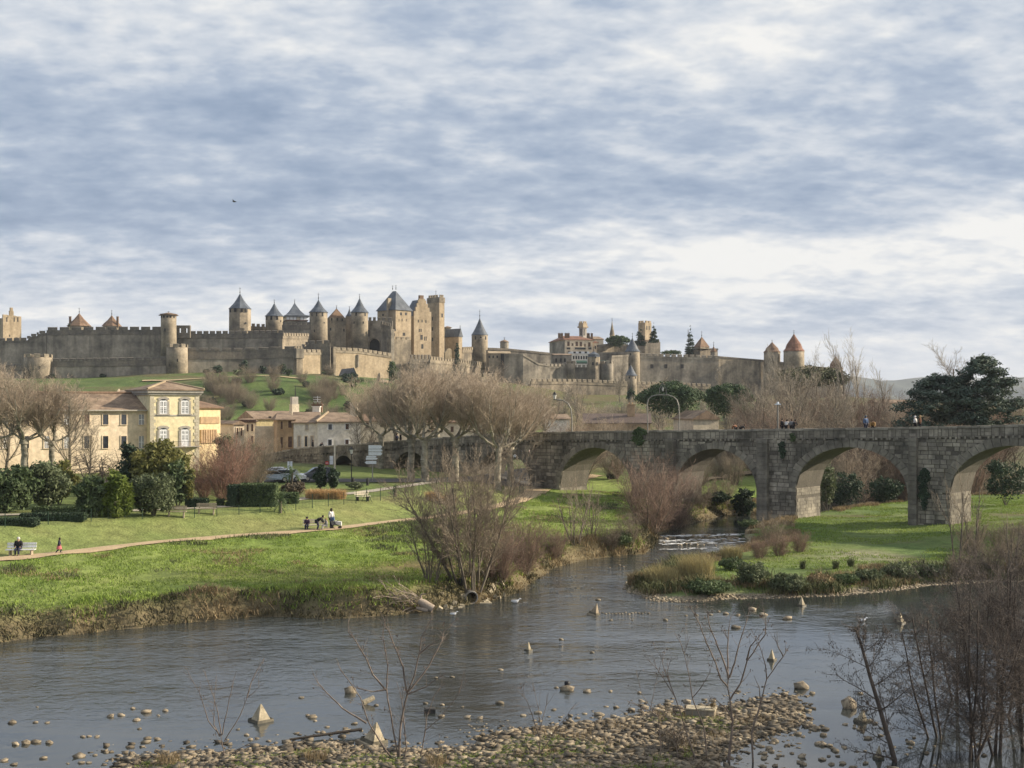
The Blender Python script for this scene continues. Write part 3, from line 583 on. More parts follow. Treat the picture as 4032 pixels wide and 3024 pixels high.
tower('tower', 'lone round tower with a tall slate cone right of the chapel', 1889, 588, 64, 1320, 1450, 1252, 1219, M_stone, M_slate, 24, .44, 1.05, eav((-.5, .75), 1332, 6, 13)+[(.15, 1330, 7, 6)])
rampart('rampart', 'low shaded crenellated wall at the foot of the stepped gable hall', [(1614, 522, 1396, 1480), (1696, 530, 1396, 1480)], 1.5, (1.4, .8, 1.6), M_stone_old, M_parapet, 1.4)
rampart('rampart', 'low sunlit crenellated wall running below the watchtower and lone cone tower', [(1692, 524, 1402, 1500), (1790, 540, 1412, 1500), (1925, 566, 1428, 1500)], 1.5, (1.4, .7, 1.2), M_stone, M_stone, 1.5)
rampart('rampart', 'ruined zigzag wall low on the slope behind the plane trees', [(1480, 470, 1510, 1560), (1640, 480, 1478, 1560), (1700, 484, 1470, 1560), (1960, 500, 1470, 1560)], 1.5, (1.6, 1., 1.2), M_stone, M_stone, 1.5)
# sunlit outer wall below the castle
B = Blk(1168, 480, 1145, 1192, 40); r = thing('tower', 'square corner turret where the outer rampart turns into the sun', 'tower', (*B.C, 24))
mb = MB(); B.walls(mb, 22, wz(1410, 480)); mb.build('wall', M_stone, r); mb = MB(); B.walls(mb, wz(1410, 480), wz(1372, 480), .35); mb.build('parapet', M_stone_old, r)
for a, b in (((.2, .2), (B.L1, .2)), ((.2, B.L2), (.2, 1.))): merlons(r, [(*B.p(*a), wz(1372, 480)), (*B.p(*b), wz(1372, 480))], 1.1, .6, .9, .6, M_stone)
rampart('rampart', 'sunlit outer wall between the corner turret and the narrow dark buttress', [(1186, 484, 1375, 1492), (1298, 498, 1376, 1494)], 2, (2.3, .55, 1.), M_stone_lt, M_stone, 1.)
B = Blk(1313, 496, 1296, 1322, 48); r = thing('buttress', 'narrow square buttress with a dark left face on the sunlit outer wall', 'buttress', (*B.C, 24)); mb = MB(); B.walls(mb, 20, wz(1371, 496)); mb.build('wall', M_stone, r)
mb = MB(); B.walls(mb, wz(1371, 496), wz(1365, 496), .15); mb.build('coping', M_parapet, r)
rampart('rampart', 'long sunlit outer wall right of the narrow dark buttress', [(1318, 499, 1367, 1500), (1408, 507, 1370, 1500), (1540, 521, 1390, 1500)], 2, (2.2, .6, 1.), M_stone_lt, M_stone, 1.)
mb = MB(); f = Face(1408, 506.8, math.atan2(14, 13.6)); f.rect(mb, 1406, 1411, 1396, 1445, .5, -.5); tag(mb.build('downpipe_buttress', M_stone_old), 'thin vertical buttress strip on the long sunlit outer wall', 'buttress')
# ruined little gable house on the slope
B = Blk(1372, 462, 1326, 1412, 24); r = thing('ruined_house', 'small ruined house with a dark gable on the slope under the castle', 'house', (*B.C, 20))
zb = wz(1500, 462); mb = MB(); f = B.fr; B.walls(mb, zb-6, zb); mb.build('wall', M_stone, r)
mb = MB(); B.roof(mb, zb, 52*462/F, 'gable2', .2); mb.build('roof', M_slate, r)
mb = MB(); p0, p1, p2 = B.p(-.3, -.4), B.p(B.L1/2, -.4), B.p(B.L1+.3, -.4); zz = zb+52*462/F
mb.tube((*p1, zz+.2), (*p2, zb+.2), .22, .22, 5); mb.build('gable_coping', M_stone_lt, r)
for i, (u, v, w_, h_) in enumerate(((1392, 1462, 22, 20), (1420, 1500, 40, 44), (1490, 1470, 16, 40), (1500, 1496, 60, 30), (1305, 1455, 16, 14))):
    B = Blk(u, 476, u-w_*.4, u+w_*.6, 40); r = thing('rock_outcrop', ['small broken masonry stub above the ruined gable house', 'pale broken rock face right of the ruined gable house', 'upright broken wall stub near the climbing shrub', 'low pale ledge of broken masonry under the long sunlit wall', 'broken masonry stub at the foot of the dark buttress'][i], 'ruin', (*B.C, 20))
    z0 = wz(v+h_, 476)-3; z1 = wz(v, 476); q = B.quad(); mb = MB()
    mb.hexa([(x, y, z0) for x, y in B.quad(.6)], [(q[0][0]+.6, q[0][1]+.3, z1-.8), (q[1][0]-.4, q[1][1]+.3, z1), (q[2][0], q[2][1], z1+.4), (q[3][0]+.4, q[3][1], z1-.3)]); mb.build('wall', M_stone_lt if i != 2 else M_stone, r)
# ------------------------------------------------------------------ right ramparts and the upper town
rampart('rampart', 'long plain wall running right from the lone cone tower to the big hotel', [(1922, 560, 1369, 1450), (2000, 565, 1372, 1450), (2168, 575, 1389, 1470)], 2, None, M_stone_old, M_parapet, 1.)
tower('tower', 'little round turret with a flat cap on the long plain wall', 1986, 575, 34, 1347, 1400, 1337, 1328, M_stone_old, M_tile, 12, .7, 1.15)
B = Blk(1990, 553, 1922, 2008, 12); r = thing('house', 'low stone building with three small square windows beside the lone cone tower', 'house', (*B.C, 24)); B = Blk(1926, 553, 1921, 2008, 10)
mb = MB(); B.walls(mb, 22, wz(1392, 553)); mb.build('wall', M_stone, r); mb = MB(); B.roof(mb, wz(1392, 553), 1.2, 'gable1', .4); mb.build('roof', M_stone_lt, r)
for u in (1923, 1939, 1955): slot(B.fr, r, u+3, 1405, 6, 10)
mb = MB(); B.fr.rect(mb, 1972, 1986, 1392, 1432, .3, -.3); mb.build('doorway', M_dark, r)
rampart('rampart', 'curtain wall stretch below the little round turret', [(1985, 548, 1394, 1500), (2060, 548, 1394, 1500), (2120, 552, 1430, 1510), (2165, 556, 1438, 1520)], 2, None, M_stone_old, M_stone_old, .8)
# hotel
B = Blk(2223, 600, 2164, 2334, 14); r = thing('hotel', 'big cream three storey hotel with tiled roof and balconies on the hill', 'hotel', (*B.C, 22)); f = B.fr; ze = wz(1338, 600)
mb = MB(); B.walls(mb, 22, ze); mb.build('wall', M_cream, r); mb = MB(); f2 = B.fl; f2.box(mb, -B.L2, 0, 22, ze-.3, .06, -.2); mb.build('side_wall', M_stone_old, r)
mb = MB(); B.roof(mb, ze, 22*600/F, 'hip1', .6, .25); rf = mb.build('roof', M_redtile, r)
for u in (2202, 2212, 2228, 2238): chimney(rf, *[(wx(u, 606)), 606], wz(1330, 606), 1.2, 2.0, M_brntile, 2)
for u, v, w, h in ((2238, 1354, 8, 17), (2254, 1357, 5, 9), (2271, 1354, 8, 17), (2287, 1355, 8, 17), (2303, 1360, 5, 10), (2320, 1357, 8, 17), (2240, 1388, 7, 10)): window(f, r, u, v, w, h, M_stone_lt, M_shutter, .2)
for u, w in ((2283, 42), (2237, 14), (2321, 12)):
    mb = MB(); f.rect(mb, u-w/2, u+w/2, 1366, 1368, .9, -.2); k = mb.build('balcony', M_beige, r); mb = MB(); f.rect(mb, u-w/2, u+w/2, 1368, 1376, .85, .7); mb.build('railing', M_iron, k)
B = Blk(2252, 592, 2240, 2318, 10); r = thing('terrace_house', 'white arcaded terrace wing under the cream hotel', 'terrace', (*B.C, 22)); f = B.fr
mb = MB(); B.walls(mb, 20, wz(1392, 592)); mb.build('wall', M_white, r)
for i in range(6): slot(f, r, 2259+i*10, 1408, 6, 13)
mb = MB(); B.walls(mb, wz(1392, 592), wz(1384, 592), .3); mb.build('cornice', M_wpaint, r)
for u in (2262, 2283, 2306): slot(f, r, u, 1388, 9, 7, .33, M_iron)
B = Blk(2336, 606, 2330, 2356, 14); r = thing('house', 'narrow cream annex at the right end of the hotel', 'house', (*B.C, 22)); mb = MB(); B.walls(mb, 22, wz(1350, 606)); mb.build('wall', M_cream, r); mb = MB(); B.roof(mb, wz(1350, 606), 1., 'pyr', .3, .5); mb.build('roof', M_redtile, r); slot(B.fr, r, 2344, 1368, 5, 12)
B = Blk(2340, 640, 2300, 2376, 16); r = thing('house', 'pale roofed house behind the hotel chimney tower', 'house', (*B.C, 22)); mb = MB(); B.walls(mb, 22, wz(1336, 640)); mb.build('wall', M_beige, r); mb = MB(); B.roof(mb, wz(1336, 640), 2., 'gable1', .4); rf = mb.build('roof', M_tile, r)
for u in (2312, 2318, 2330): chimney(rf, wx(u, 640), 640, wz(1338, 640), 1.1, 3.2, M_brntile, 1)
B = Blk(2296, 625, 2280, 2310, 42); r = thing('belfry', 'slim crenellated belfry tower rising behind the hotel', 'belfry', (*B.C, 30)); mb = MB(); B.walls(mb, 25, wz(1290, 625)); mb.build('wall', M_trim, r)
mb = MB(); B.walls(mb, wz(1290, 625), wz(1284, 625), .6); mb.build('cornice', M_stone_lt, r); mb = MB(); B.walls(mb, wz(1284, 625), wz(1272, 625), .2); mb.build('parapet', M_stone_lt, r)
for a, b in (((.2, .2), (B.L1, .2)), ((.2, B.L2), (.2, .8))): merlons(r, [(*B.p(*a), wz(1272, 625)), (*B.p(*b), wz(1272, 625))], .9, .5, .8, .5, M_stone_lt)
for ff, u in ((B.fl, 2286), (B.fr, 2303), (B.fr, 2299), (B.fl, 2290)): slot(ff, r, u, 1308, 2.4, 26)
B = Blk(2190, 585, 2150, 2240, 8); r = thing('house', 'shaded low house front under the left side of the hotel', 'house', (*B.C, 22)); B = Blk(2178, 585, 2172, 2250, 8); mb = MB(); B.walls(mb, 20, wz(1398, 585)); mb.build('wall', M_stone_old, r); mb = MB(); B.roof(mb, wz(1398, 585), .8, 'gable1', .3); mb.build('roof', M_tile, r)
for u in (2190, 2208, 2224): slot(B.fr, r, u, 1418, 7, 14)
tower('spire', 'thin stone church spire pricking the sky above the umbrella pine', 2410, 700, 19, 1318, 1350, 1263, 1252, M_stone_lt, M_stone, 8, .5, 1.1, cat='spire')
B = Blk(2540, 640, 2513, 2565, 44); r = thing('keep', 'pale square keep standing behind dark conifers on the hill', 'keep', (*B.C, 26)); zt = wz(1270, 640); mb = MB(); B.walls(mb, 25, zt); mb.build('wall', M_stone_lt, r)
for a, b in (((.3, .3), (B.L1, .3)), ((.3, B.L2), (.3, 1.2))): merlons(r, [(*B.p(*a), zt), (*B.p(*b), zt)], 1.8, .8, .9, .7, M_stone_lt)
for u in (2547, 2556): slot(B.fr, r, u, 1291, 4, 16)
B = Blk(2540, 625, 2490, 2600, 25); r = thing('house', 'brown stone block under the conifers and pale keep', 'house', (*B.C, 24)); mb = MB(); B.walls(mb, 22, wz(1345, 625)); mb.build('wall', M_stone_old, r); mb = MB(); B.walls(mb, wz(1345, 625), wz(1338, 625), -.3); mb.build('roof', M_tile, r)
rampart('rampart', 'terraced brown wall under the umbrella pine', [(2352, 606, 1358, 1440), (2420, 612, 1350, 1440), (2510, 616, 1362, 1440)], 2, None, M_stone, M_stone_old, 1.)
rampart('rampart', 'lower terraced wall between the hexagonal tower and the blue cone tower', [(2350, 596, 1388, 1470), (2470, 596, 1386, 1470)], 2, None, M_stone_old, M_stone_old, 1.)
tower('tower', 'stout round tower with a blue slate cone in the right ramparts', 2490, 588, 58, 1385, 1530, 1330, 1310, M_stone, M_slate, 24, .5, 1.06, [(-.35, 1396, 5, 7), (-.5, 1437, 4, 9)])
tower('tower', 'small slate cone turret low in front of the stout blue cone tower', 2484, 560, 46, 1480, 1575, 1437, None, M_stone, M_slate, 18, .5, 1.12, [(-.35, 1487, 6, 8), (.75, 1487, 6, 8)])
tower('tower', 'octagonal tower with a flat stone roof below the hotel', 2338, 572, 50, 1405, 1510, 1383, None, M_stone, M_slate, 8, .75, 1.08, [(-.2, 1433, 7, 12), (.55, 1433, 7, 12), (.2, 1408, 6, 6)], a0=.2)
tower('tower', 'round half tower with pale stone right of the dark curtain stretch', 2248, 572, 34, 1432, 1510, None, None, M_stone, M_slate, 14, crenel=6)
tower('tower', 'broad low round bastion between the octagonal and blue cone towers', 2388, 574, 54, 1432, 1515, None, None, M_stone_old, M_slate, 18, crenel=8)
rampart('rampart', 'dark curtain stretch below the hotel terrace', [(2118, 560, 1432, 1515), (2240, 572, 1432, 1515)], 2, (1.6, .8, 1.), M_stone_old, M_stone_old, 1.)
rampart('rampart', 'short curtain between the half tower and the octagonal tower', [(2256, 574, 1436, 1515), (2324, 574, 1436, 1515)], 2, (1.6, .8, 1.), M_stone_old, M_stone_old, 1.)
rampart('rampart', 'shaded curtain just left of the stout blue cone tower', [(2408, 578, 1400, 1520), (2474, 584, 1396, 1520)], 2, None, M_stone_old, M_stone_old, 1.)
rampart('rampart', 'low outer wall at the bottom of the right ramparts', [(2090, 530, 1490, 1560), (2270, 545, 1492, 1565), (2470, 556, 1500, 1580)], 2, (1.9, .9, 1.), M_stone, M_stone, 1.2)
rampart('rampart', 'low outer wall stretch going right behind the umbrella pines', [(2504, 560, 1502, 1580), (2640, 570, 1504, 1580), (2800, 578, 1512, 1580)], 2, (1.9, .9, 1.), M_stone, M_stone, 1.2)
R_ = rampart('rampart', 'high plain curtain with three square windows right of the blue cone tower', [(2516, 590, 1391, 1540), (2640, 594, 1394, 1545), (2830, 600, 1400, 1550)], 2.4, (2.4, 1., 1.), M_stone_old, M_stone_old, 1.)
f = Face(2516, 590, math.atan2(10, wx(2830, 600)-wx(2516, 590)))
for u in (2567, 2622, 2686): slot(f, R_, u, 1442, 11, 15, .12)
rampart('rampart', 'high curtain sagging towards the two brown and red cone towers', [(2826, 600, 1402, 1550), (2900, 604, 1408, 1550), (3010, 610, 1417, 1550)], 2.4, None, M_stone, M_parapet, .8)
for lab, u in (('green awning over the terrace left of the octagonal tower', 2290), ('green awning over the terrace right of the octagonal tower', 2394)):
    mb = MB(); f = Face(u-20, 582, .05); w_ = 21 if u < 2300 else 30; k = 582/F
    a, b = f.t(u-w_), f.t(u+w_); zt = wz(1419, 582)
    p = [f.at(a, 1.5), f.at(b, 1.5), f.at(b, -1), f.at(a, -1)]
    mb.hexa([(*p[0], zt-1.2), (*p[1], zt-1.2), (*p[2], zt-.2), (*p[3], zt-.2)], [(*p[0], zt-1.), (*p[1], zt-1.), (*p[2], zt), (*p[3], zt)]); f.box(mb, a, b, zt-1.6, zt-1., 1.52, 1.45)
    for q in (a, b): mb.tube((*f.at(q, 1.4), zt-4), (*f.at(q, 1.4), zt-1.2), .06, .06, 4)
    tag(mb.build('awning', mat('green_awning', [(.02, .06, .045), (.03, .08, .06)], 1.)), lab, 'awning')
B = Blk(2757, 606, 2704, 2826, 30); r = thing('tower', 'wide square gate tower with a brown pyramid roof on its right half', 'tower', (*B.C, 24)); mb = MB(); B.walls(mb, 22, wz(1376, 606)); mb.build('wall', M_stone, r)
mb = MB(); B.walls(mb, wz(1376, 606), wz(1370, 606), .2); mb.build('parapet', M_parapet, r)
B = Blk(2757, 604, 2736, 2790, 40); mb = MB(); B.walls(mb, wz(1372, 604), wz(1366, 604), .2); mb.build('upper_wall', M_stone, r); mb = MB(); B.roof(mb, wz(1366, 604), 42*604/F, 'pyr', .4, .1); mb.build('roof', M_brntile, r); finial(r, *B.p(B.L1/2, B.L2/2), wz(1325, 604), 3.)
tower('tower', 'small pointed stair turret at the right end of the square gate tower', 2810, 604, 26, 1385, 1440, 1363, None, M_stone_old, M_brntile, 8, .5, 1.1)
tower('tower', 'brown conical tower left of the taller red cone tower', 3040, 606, 64, 1387, 1545, 1346, 1338, M_stone, M_brntile, 16, .56, 1.06)
tower('tower', 'tallest red tiled cone tower on the right ramparts', 3126, 600, 80, 1383, 1545, 1314, 1299, M_stone, M_redtile, 18, .54, 1.04)
tower('tower', 'grey brown cone tower half hidden by pale bare trees at the far right', 3290, 612, 54, 1452, 1560, 1402, 1392, M_stone, M_brntile, 14, .6, 1.06)
rampart('rampart', 'low curtain between the red cone tower and the grey brown cone tower', [(3070, 604, 1424, 1560), (3180, 606, 1440, 1560), (3300, 614, 1450, 1565)], 2., None, M_stone, M_stone, 1.)
# ------------------------------------------------------------------ old bridge
TH = 40.9; BE = (math.cos(math.radians(TH)), -math.sin(math.radians(TH))); BN = (math.sin(math.radians(TH)), math.cos(math.radians(TH)))   # along (to the right), into the bridge
BP = (1334/F*132, 132.); BD = 16.35; BW = 5.8
def bp(s, d=0.): return (BP[0]+BE[0]*s+BN[0]*d, BP[1]+BE[1]*s+BN[1]*d)
def s_of(u): m = (u-U0)/F; return (m*BP[1]-BP[0])/(BE[0]-m*BE[1])
_tp = sorted([(s_of(u), wz(v, bp(s_of(u))[1])) for u, v in [(1040, 1790), (1158, 1766), (1270, 1757), (1400, 1748), (1600, 1733), (1800, 1718), (2016, 1704), (2200, 1700), (2500, 1696), (3000, 1690), (3350, 1686), (3700, 1680), (4032, 1671), (4400, 1658), (4900, 1640)]])
def ztop(s): return float(np.interp(s, [p[0] for p in _tp], [p[1] for p in _tp]))
ARCH = [(-5.0*BD, 3.0, 1793, 1.6), (-4.12*BD, 4.1, 1777, 2.2), (-3.05*BD, 4.9, 1770, 2.8), (-2.1*BD, 5.7, 1762, 2.8), (-1.03*BD, 5.5, 1767, 3.4), (-.005*BD, 6.4, 1761, 4.2), (1.05*BD, 6.4, 1755, 4.4), (2.1*BD, 6.2, 1750, 4.4)]
AR = []
for s, a, v, zs in ARCH: AR.append((s, a, zs, wz(v, bp(s)[1])-zs))      # centre, half span, springing, rise
S0, S1 = -6.3*BD, 2.75*BD
br = thing('stone_bridge', 'old stone arch bridge with a level parapet crossing the river', 'bridge', (*bp(0), 0))
M_bst = mat('bridge_stone', [(.11, .105, .09), (.27, .245, .205), (.42, .38, .31)], .3, .93, .35, 3., .6, island=.5, objr=.45)
M_bmort = mat('bridge_mortar', [(.09, .082, .07), (.13, .118, .10)], .8, .95, .3, 4.)
M_vous = mat('arch_stone', [(.14, .13, .112), (.28, .255, .21)], .4, .92, .3, 4., .4, island=.35, objr=.4)
M_cop = mat('coping_stone', [(.17, .16, .14), (.35, .32, .265)], .4, .92, .3, 4., .0, island=.3, objr=.5)
prof = []                                       # (s, z bottom, z top)
def pier(s): prof.append((s, -1.0 if -22 < s < 60 else .3, ztop(s)-.55))
pier(S0)
for s, a, zs, b in AR:
    pier(s-a); prof.append((s-a, zs, ztop(s-a)-.55))
    for k in range(1, 24): x = -a+2*a*k/24; prof.append((s+x, zs+b*math.sqrt(max(0, 1-(x/a)**2)), ztop(s+x)-.55))
    prof.append((s+a, zs, ztop(s+a)-.55)); pier(s+a)
pier(S1)
mb = MB(); vs = []
for s, z0, z1 in prof:
    f0, f1 = bp(s, .06), bp(s, BW-.06); vs += [(*f0, z0), (*f0, z1), (*f1, z1), (*f1, z0)]
fs = []
for i in range(len(prof)-1):
    a, b = 4*i, 4*i+4
    if abs(prof[i][0]-prof[i+1][0]) > 1e-6: fs += [(a, b, b+1, a+1), (a+1, b+1, b+2, a+2), (a+2, b+2, b+3, a+3)]
    fs.append((a+3, b+3, b, a))
mb.add(vs, fs+[(0, 1, 2, 3), (len(vs)-1, len(vs)-2, len(vs)-3, len(vs)-4)]); mb.build('core', M_bmort, br)
RING = .72
def open_at(s, z, extra=0.):
    """half-open test for a course of stones: returns blocked intervals"""
    out = []
    for c, a, zs, b in AR:
        if z <= zs: h = a
        else:
            q = (z-zs)/(b+RING); h = (a+RING)*math.sqrt(1-q*q) if q < 1 else 0
        if h > 0: out.append((c-h, c+h))
    return out
def stone(mb, s0, s1, z0, z1, d, slope=0.):
    f = [bp(s0, -d), bp(s1, -d), bp(s1, .5), bp(s0, .5)]; g = .018; e = .03
    o = [bp(s0+e, -d), bp(s1-e, -d), bp(s1, .3), bp(s0, .3)]
    mb.hexa([(*o[0], z0+g), (*o[1], z0+g), (*o[2], z0), (*o[3], z0)], [(*o[0], z1-g), (*o[1], z1-g), (*o[2], z1), (*o[3], z1)])
stones = []
z = -.6
R_ = random.Random(5)
while z < 11.6:
    h = R_.uniform(.36, .52); s = S0+R_.uniform(0, .5); zm = z+h/2
    blk = open_at(0, zm)
    while s < S1:
        L = R_.uniform(.5, 1.15); e = min(s+L, S1); m = (s+e)/2
        if zm+h/2 < ztop(m)-1.12:
            segs = [(s, e)]
            for b0, b1 in blk:
                ns = []
                for p, q in segs:
                    if q <= b0 or p >= b1: ns.append((p, q))
                    else:
                        if p < b0: ns.append((p, b0))
                        if q > b1: ns.append((b1, q))
                segs = ns
            for p, q in segs:
                if q-p > .1: stones.append((p+.012, q-.012, z+.012, z+h-.012, R_.choice((0, .015, .03, .05, -.03)) if R_.random() > .04 else -.2))
        s = e
    z += h
stones.sort(key=lambda k: bp((k[0]+k[1])/2)[1]/((k[1]-k[0])*(k[3]-k[2])))
big_, rest_ = stones[:0], stones
vis = [k for k in stones if k[2] > .2 and s_of(1150) < k[0] < s_of(4060)]
vis.sort(key=lambda k: bp(k[0])[1]/math.sqrt((k[1]-k[0])*(k[3]-k[2])))
pick = set(map(id, vis[:300]))
mb = MB()
for k in stones:
    if id(k) in pick: b = MB(); stone(b, *k); b.build('stone', M_bst, br)
    else: stone(mb, *k)
tag(mb.build('stone_facing', M_bst, br), kind='stuff')
for c, a, zs, b in AR:                          # voussoirs
    n = max(9, int((a+b)*2.2)); 
    for i in range(n):
        t0, t1 = math.pi*(1-i/n)-.004, math.pi*(1-(i+1)/n)+.004; d = .04+.04*R_.random(); rg = RING+R_.uniform(-.02, .25)
        pt = lambda t, r: (c+(a+r)*math.cos(t), zs+(b+r)*math.sin(t))
        P4 = [pt(t0, 0), pt(t1, 0), pt(t1, rg), pt(t0, rg)]; mb = MB()
        mb.hexa([(*bp(s_, -d), z_) for s_, z_ in P4], [(*bp(s_, .4), z_) for s_, z_ in P4]); mb.build('voussoir', M_vous, br)
    # coursed lining of the piers and springing under the arch (left inner face shows)
    for side in (-1, 1):
        mb = MB(); zz = -.4
        while zz < zs-.1:
            h = R_.uniform(.3, .45); q = .1+R_.uniform(0, .3)
            while q < BW-.2:
                L = R_.uniform(.5, 1.); e = min(q+L, BW-.1)
                hole = abs(zz-(zs-1.1)) < .25 and R_.random() < .75
                o = -.12 if hole else R_.uniform(.02, .06)
                s0, s1 = sorted((c+side*(a+.2), c+side*(a-o)))
                p = [bp(s0, q+.012), bp(s1, q+.012), bp(s1, e-.012), bp(s0, e-.012)]
                mb.hexa([(x, y, zz+.012) for x, y in p], [(x, y, min(zz+h, zs)-.012) for x, y in p]); q = e
            zz += h
        tag(mb.build('pier_lining', M_vous, br), kind='stuff')
# parapet, string course and coping
mb = MB(); ss = np.arange(S0, S1+.1, 2.); 
for d0, d1 in ((-.02, .40), (BW-.40, BW)):
    vs = []
    for s in ss: zt = ztop(s); vs += [(*bp(s, d0), zt-1.1), (*bp(s, d0), zt-.22), (*bp(s, d1), zt-.22), (*bp(s, d1), zt-1.1)]
    n = len(ss); mb.add(vs, [(0, 1, 2, 3)]+[q for i in range(n-1) for q in ((4*i, 4*i+4, 4*i+5, 4*i+1), (4*i+1, 4*i+5, 4*i+6, 4*i+2), (4*i+2, 4*i+6, 4*i+7, 4*i+3), (4*i+3, 4*i+7, 4*i+4, 4*i))]+[(4*n-1, 4*n-2, 4*n-3, 4*n-4)])
mb.build('parapet_core', M_bmort, br)
s = S0; mbb = MB()
while s < S1:
    L = R_.uniform(.8, 1.5); e = min(s+L, S1); zt = ztop((s+e)/2)
    mb = MB(); p = [bp(s+.015, -.12), bp(e-.015, -.12), bp(e-.015, .5), bp(s+.015, .5)]; dz = R_.uniform(-.03, .03)
    mb.hexa([(*q, zt-.22+dz*.3) for q in p], [(*q, zt+dz) for q in p]); mb.build('coping_stone', M_cop, br)
    p = [bp(s+.015, BW-.5), bp(e-.015, BW-.5), bp(e-.015, BW+.1), bp(s+.015, BW+.1)]; mbb.hexa([(*q, zt-.22) for q in p], [(*q, zt+dz) for q in p])
    cut = R_.uniform(.3, .7)
    for k in range(2):                           # two parapet slabs below each coping
        a, b = (s, s+L*cut) if k == 0 else (s+L*cut, s+L)
        if b < S1: (stone(mbb, a+.01, b-.01, zt-1.0, zt-.24, .03+.02*R_.random()) if R_.random() < .5 else [stone(mbb, a+.01, b-.01, zt-1.0, zt-.64, .03+.02*R_.random()), stone(mbb, a+.01, b-.01, zt-.63, zt-.24, .02+.03*R_.random())])
    x = s                                         # corbels of the string course
    while x < e:
        if R_.random() < .7: stone(mbb, x+.08, x+.34, zt-1.32, zt-1.02, .16)
        x += .62
    stone(mbb, s, e, zt-1.12, zt-1.0, .09)
    s = e
tag(mbb.build('parapet_stones', M_bst, br), kind='stuff')
for uu, w in ((3008, 1.3), (3600, .85), (2645, 1.2), (4300, 1.2)):     # narrow buttresses
    s = s_of(uu); mb = MB(); z = -.4; zt = ztop(s)-1.1
    while z < zt:
        h = min(.5, zt-z); p = [bp(s-w/2, -.55), bp(s+w/2, -.55), bp(s+w/2, .2), bp(s-w/2, .2)]; g = .012
        mb.hexa([(x, y, z+g) for x, y in p], [(x, y, z+h-g) for x, y in p]); z += h
    mb.build('buttress', M_vous, br)
# ------------------------------------------------------------------ road before the bridge, path by the river
def ribbon(name, pts, w, m, label, dz=.05, kind='structure', n=6):
    P = []
    for a, b in zip(pts[:-1], pts[1:]):
        a, b = Vector(a[:2]), Vector(b[:2]); k = max(1, int((b-a).length/1.0))
        P += [a+(b-a)*(i/k) for i in range(k)]
    P.append(Vector(pts[-1][:2])); N_ = len(P); X = []; Y = []
    for i, p in enumerate(P):
        d = (P[min(i+2, N_-1)]-P[max(i-2, 0)]).normalized(); ww = (w(i/(N_-1)) if callable(w) else w)*(1+.06*math.sin(i*1.7)+.05*math.sin(i*.63))
        for j in range(n+1): q = p+Vector((-d.y, d.x))*ww*(j/n-.5); X.append(q.x); Y.append(q.y)
    Z_ = terrain(np.array(X), np.array(Y))+dz; I = np.arange(N_*(n+1)).reshape(N_, n+1)
    q = np.stack([I[:-1, :-1], I[:-1, 1:], I[1:, 1:], I[1:, :-1]], -1).reshape(-1, 4)[:, ::-1]
    return tag(mesh_obj(name, npmesh(name, np.stack([X, Y, Z_], 1), [q], m, True)), label, None, None, kind)
M_path = mat('sandy_path', [(.36, .27, .17), (.46, .35, .22)], .8, .95, .3, 6.)
M_asph = mat('asphalt', [(.06, .06, .062), (.09, .09, .09)], 1., .9, .2, 8.)
ribbon('path', [tuple(p) for p in pathw], lambda t: 1.7+2.2*smooth((t-.62)/.3), M_path, 'pale sandy riverside footpath', .07)
ribbon('footpath', [G(u, v, 4.3) for u, v in [(-300, 2030), (300, 2012), (660, 1996), (960, 1982), (1250, 1950), (1440, 1930), (1600, 1908), (1750, 1885)]], 1.8, mat('grey_path', [(.30, .27, .22), (.36, .33, .27)], .8, .95), 'pale gravel walk inside the park fence', .06)
ribbon('hill_path', [hit(u, v) for u, v in [(560, 1503), (700, 1500), (850, 1490), (980, 1484), (1100, 1486), (1200, 1494)]], 2.2, M_path, 'pale footpath climbing along the castle slope', .35)
ribbon('road', [G(u, v, 4.4) for u, v in [(400, 1905), (900, 1893), (1250, 1888), (1500, 1886), (1750, 1882), (1950, 1868)]]+[(2.5, 175), (9, 190)], 7., M_asph, 'grey road in front of the left end of the bridge', .08)
ribbon('terrace_path', [G(u, v, 2.6) for u, v in [(2690, 1898), (2850, 1884), (3000, 1876), (3200, 1868)]], 2.4, M_path, 'pale strip of path seen through the river arch', .3)

# ------------------------------------------------------------------ yellow mansion and its wing
HA = 34
B = Blk(590, 165, 560, 785, HA); r = thing('yellow_mansion', 'bright yellow two storey mansion pavilion with tall white windows', 'mansion', (*B.C, 4)); f = B.fr
B.L2 = 9.; Z = lambda v: wz(v, 167.5); ze = Z(1556)
mb = MB(); B.walls(mb, 3, ze); mb.build('wall', M_yellow, r)
mb = MB(); B.walls(mb, ze, ze+.28, .22); B.walls(mb, ze+.28, ze+.62, .42); mb.build('cornice', M_trim, r)
mb = MB(); B.roof(mb, ze+.62, (1547-1520)*172/F+.35, 'pyr', .55, 1.2); rf = mb.build('roof', M_tile, r)
mb = MB(); c = B.p(B.L1/2, B.L2/2-.6); za = ze+.62+(1547-1520)*172/F+.38; mb.tube((*B.p(-.5, -.5), ze+.85), (*c, za), .16, .16, 5); mb.tube((*B.p(B.L1+.5, -.5), ze+.85), (*c, za), .14, .14, 5); mb.build('ridge_tiles', M_stone_lt, rf)
for t, w in ((.02, .55), (B.L1-.57, .55)):       # quoins, long and short
    z = 3.5; k = 0
    while z < ze-.3:
        mb = MB(); ww = w+(.22 if k % 2 else 0); t0 = t if t < 1 else B.L1-.02-ww; f.box(mb, t0, t0+ww, z, z+.42, .05, -.2); mb.build('quoin', mat('quoin_stone', [(.44, .40, .31), (.54, .49, .39)], .8), r); z += .45; k += 1
mb = MB(); f.box(mb, .6, B.L1-.6, Z(1639), Z(1633), .06, -.1); mb.build('string_course', M_trim, r)
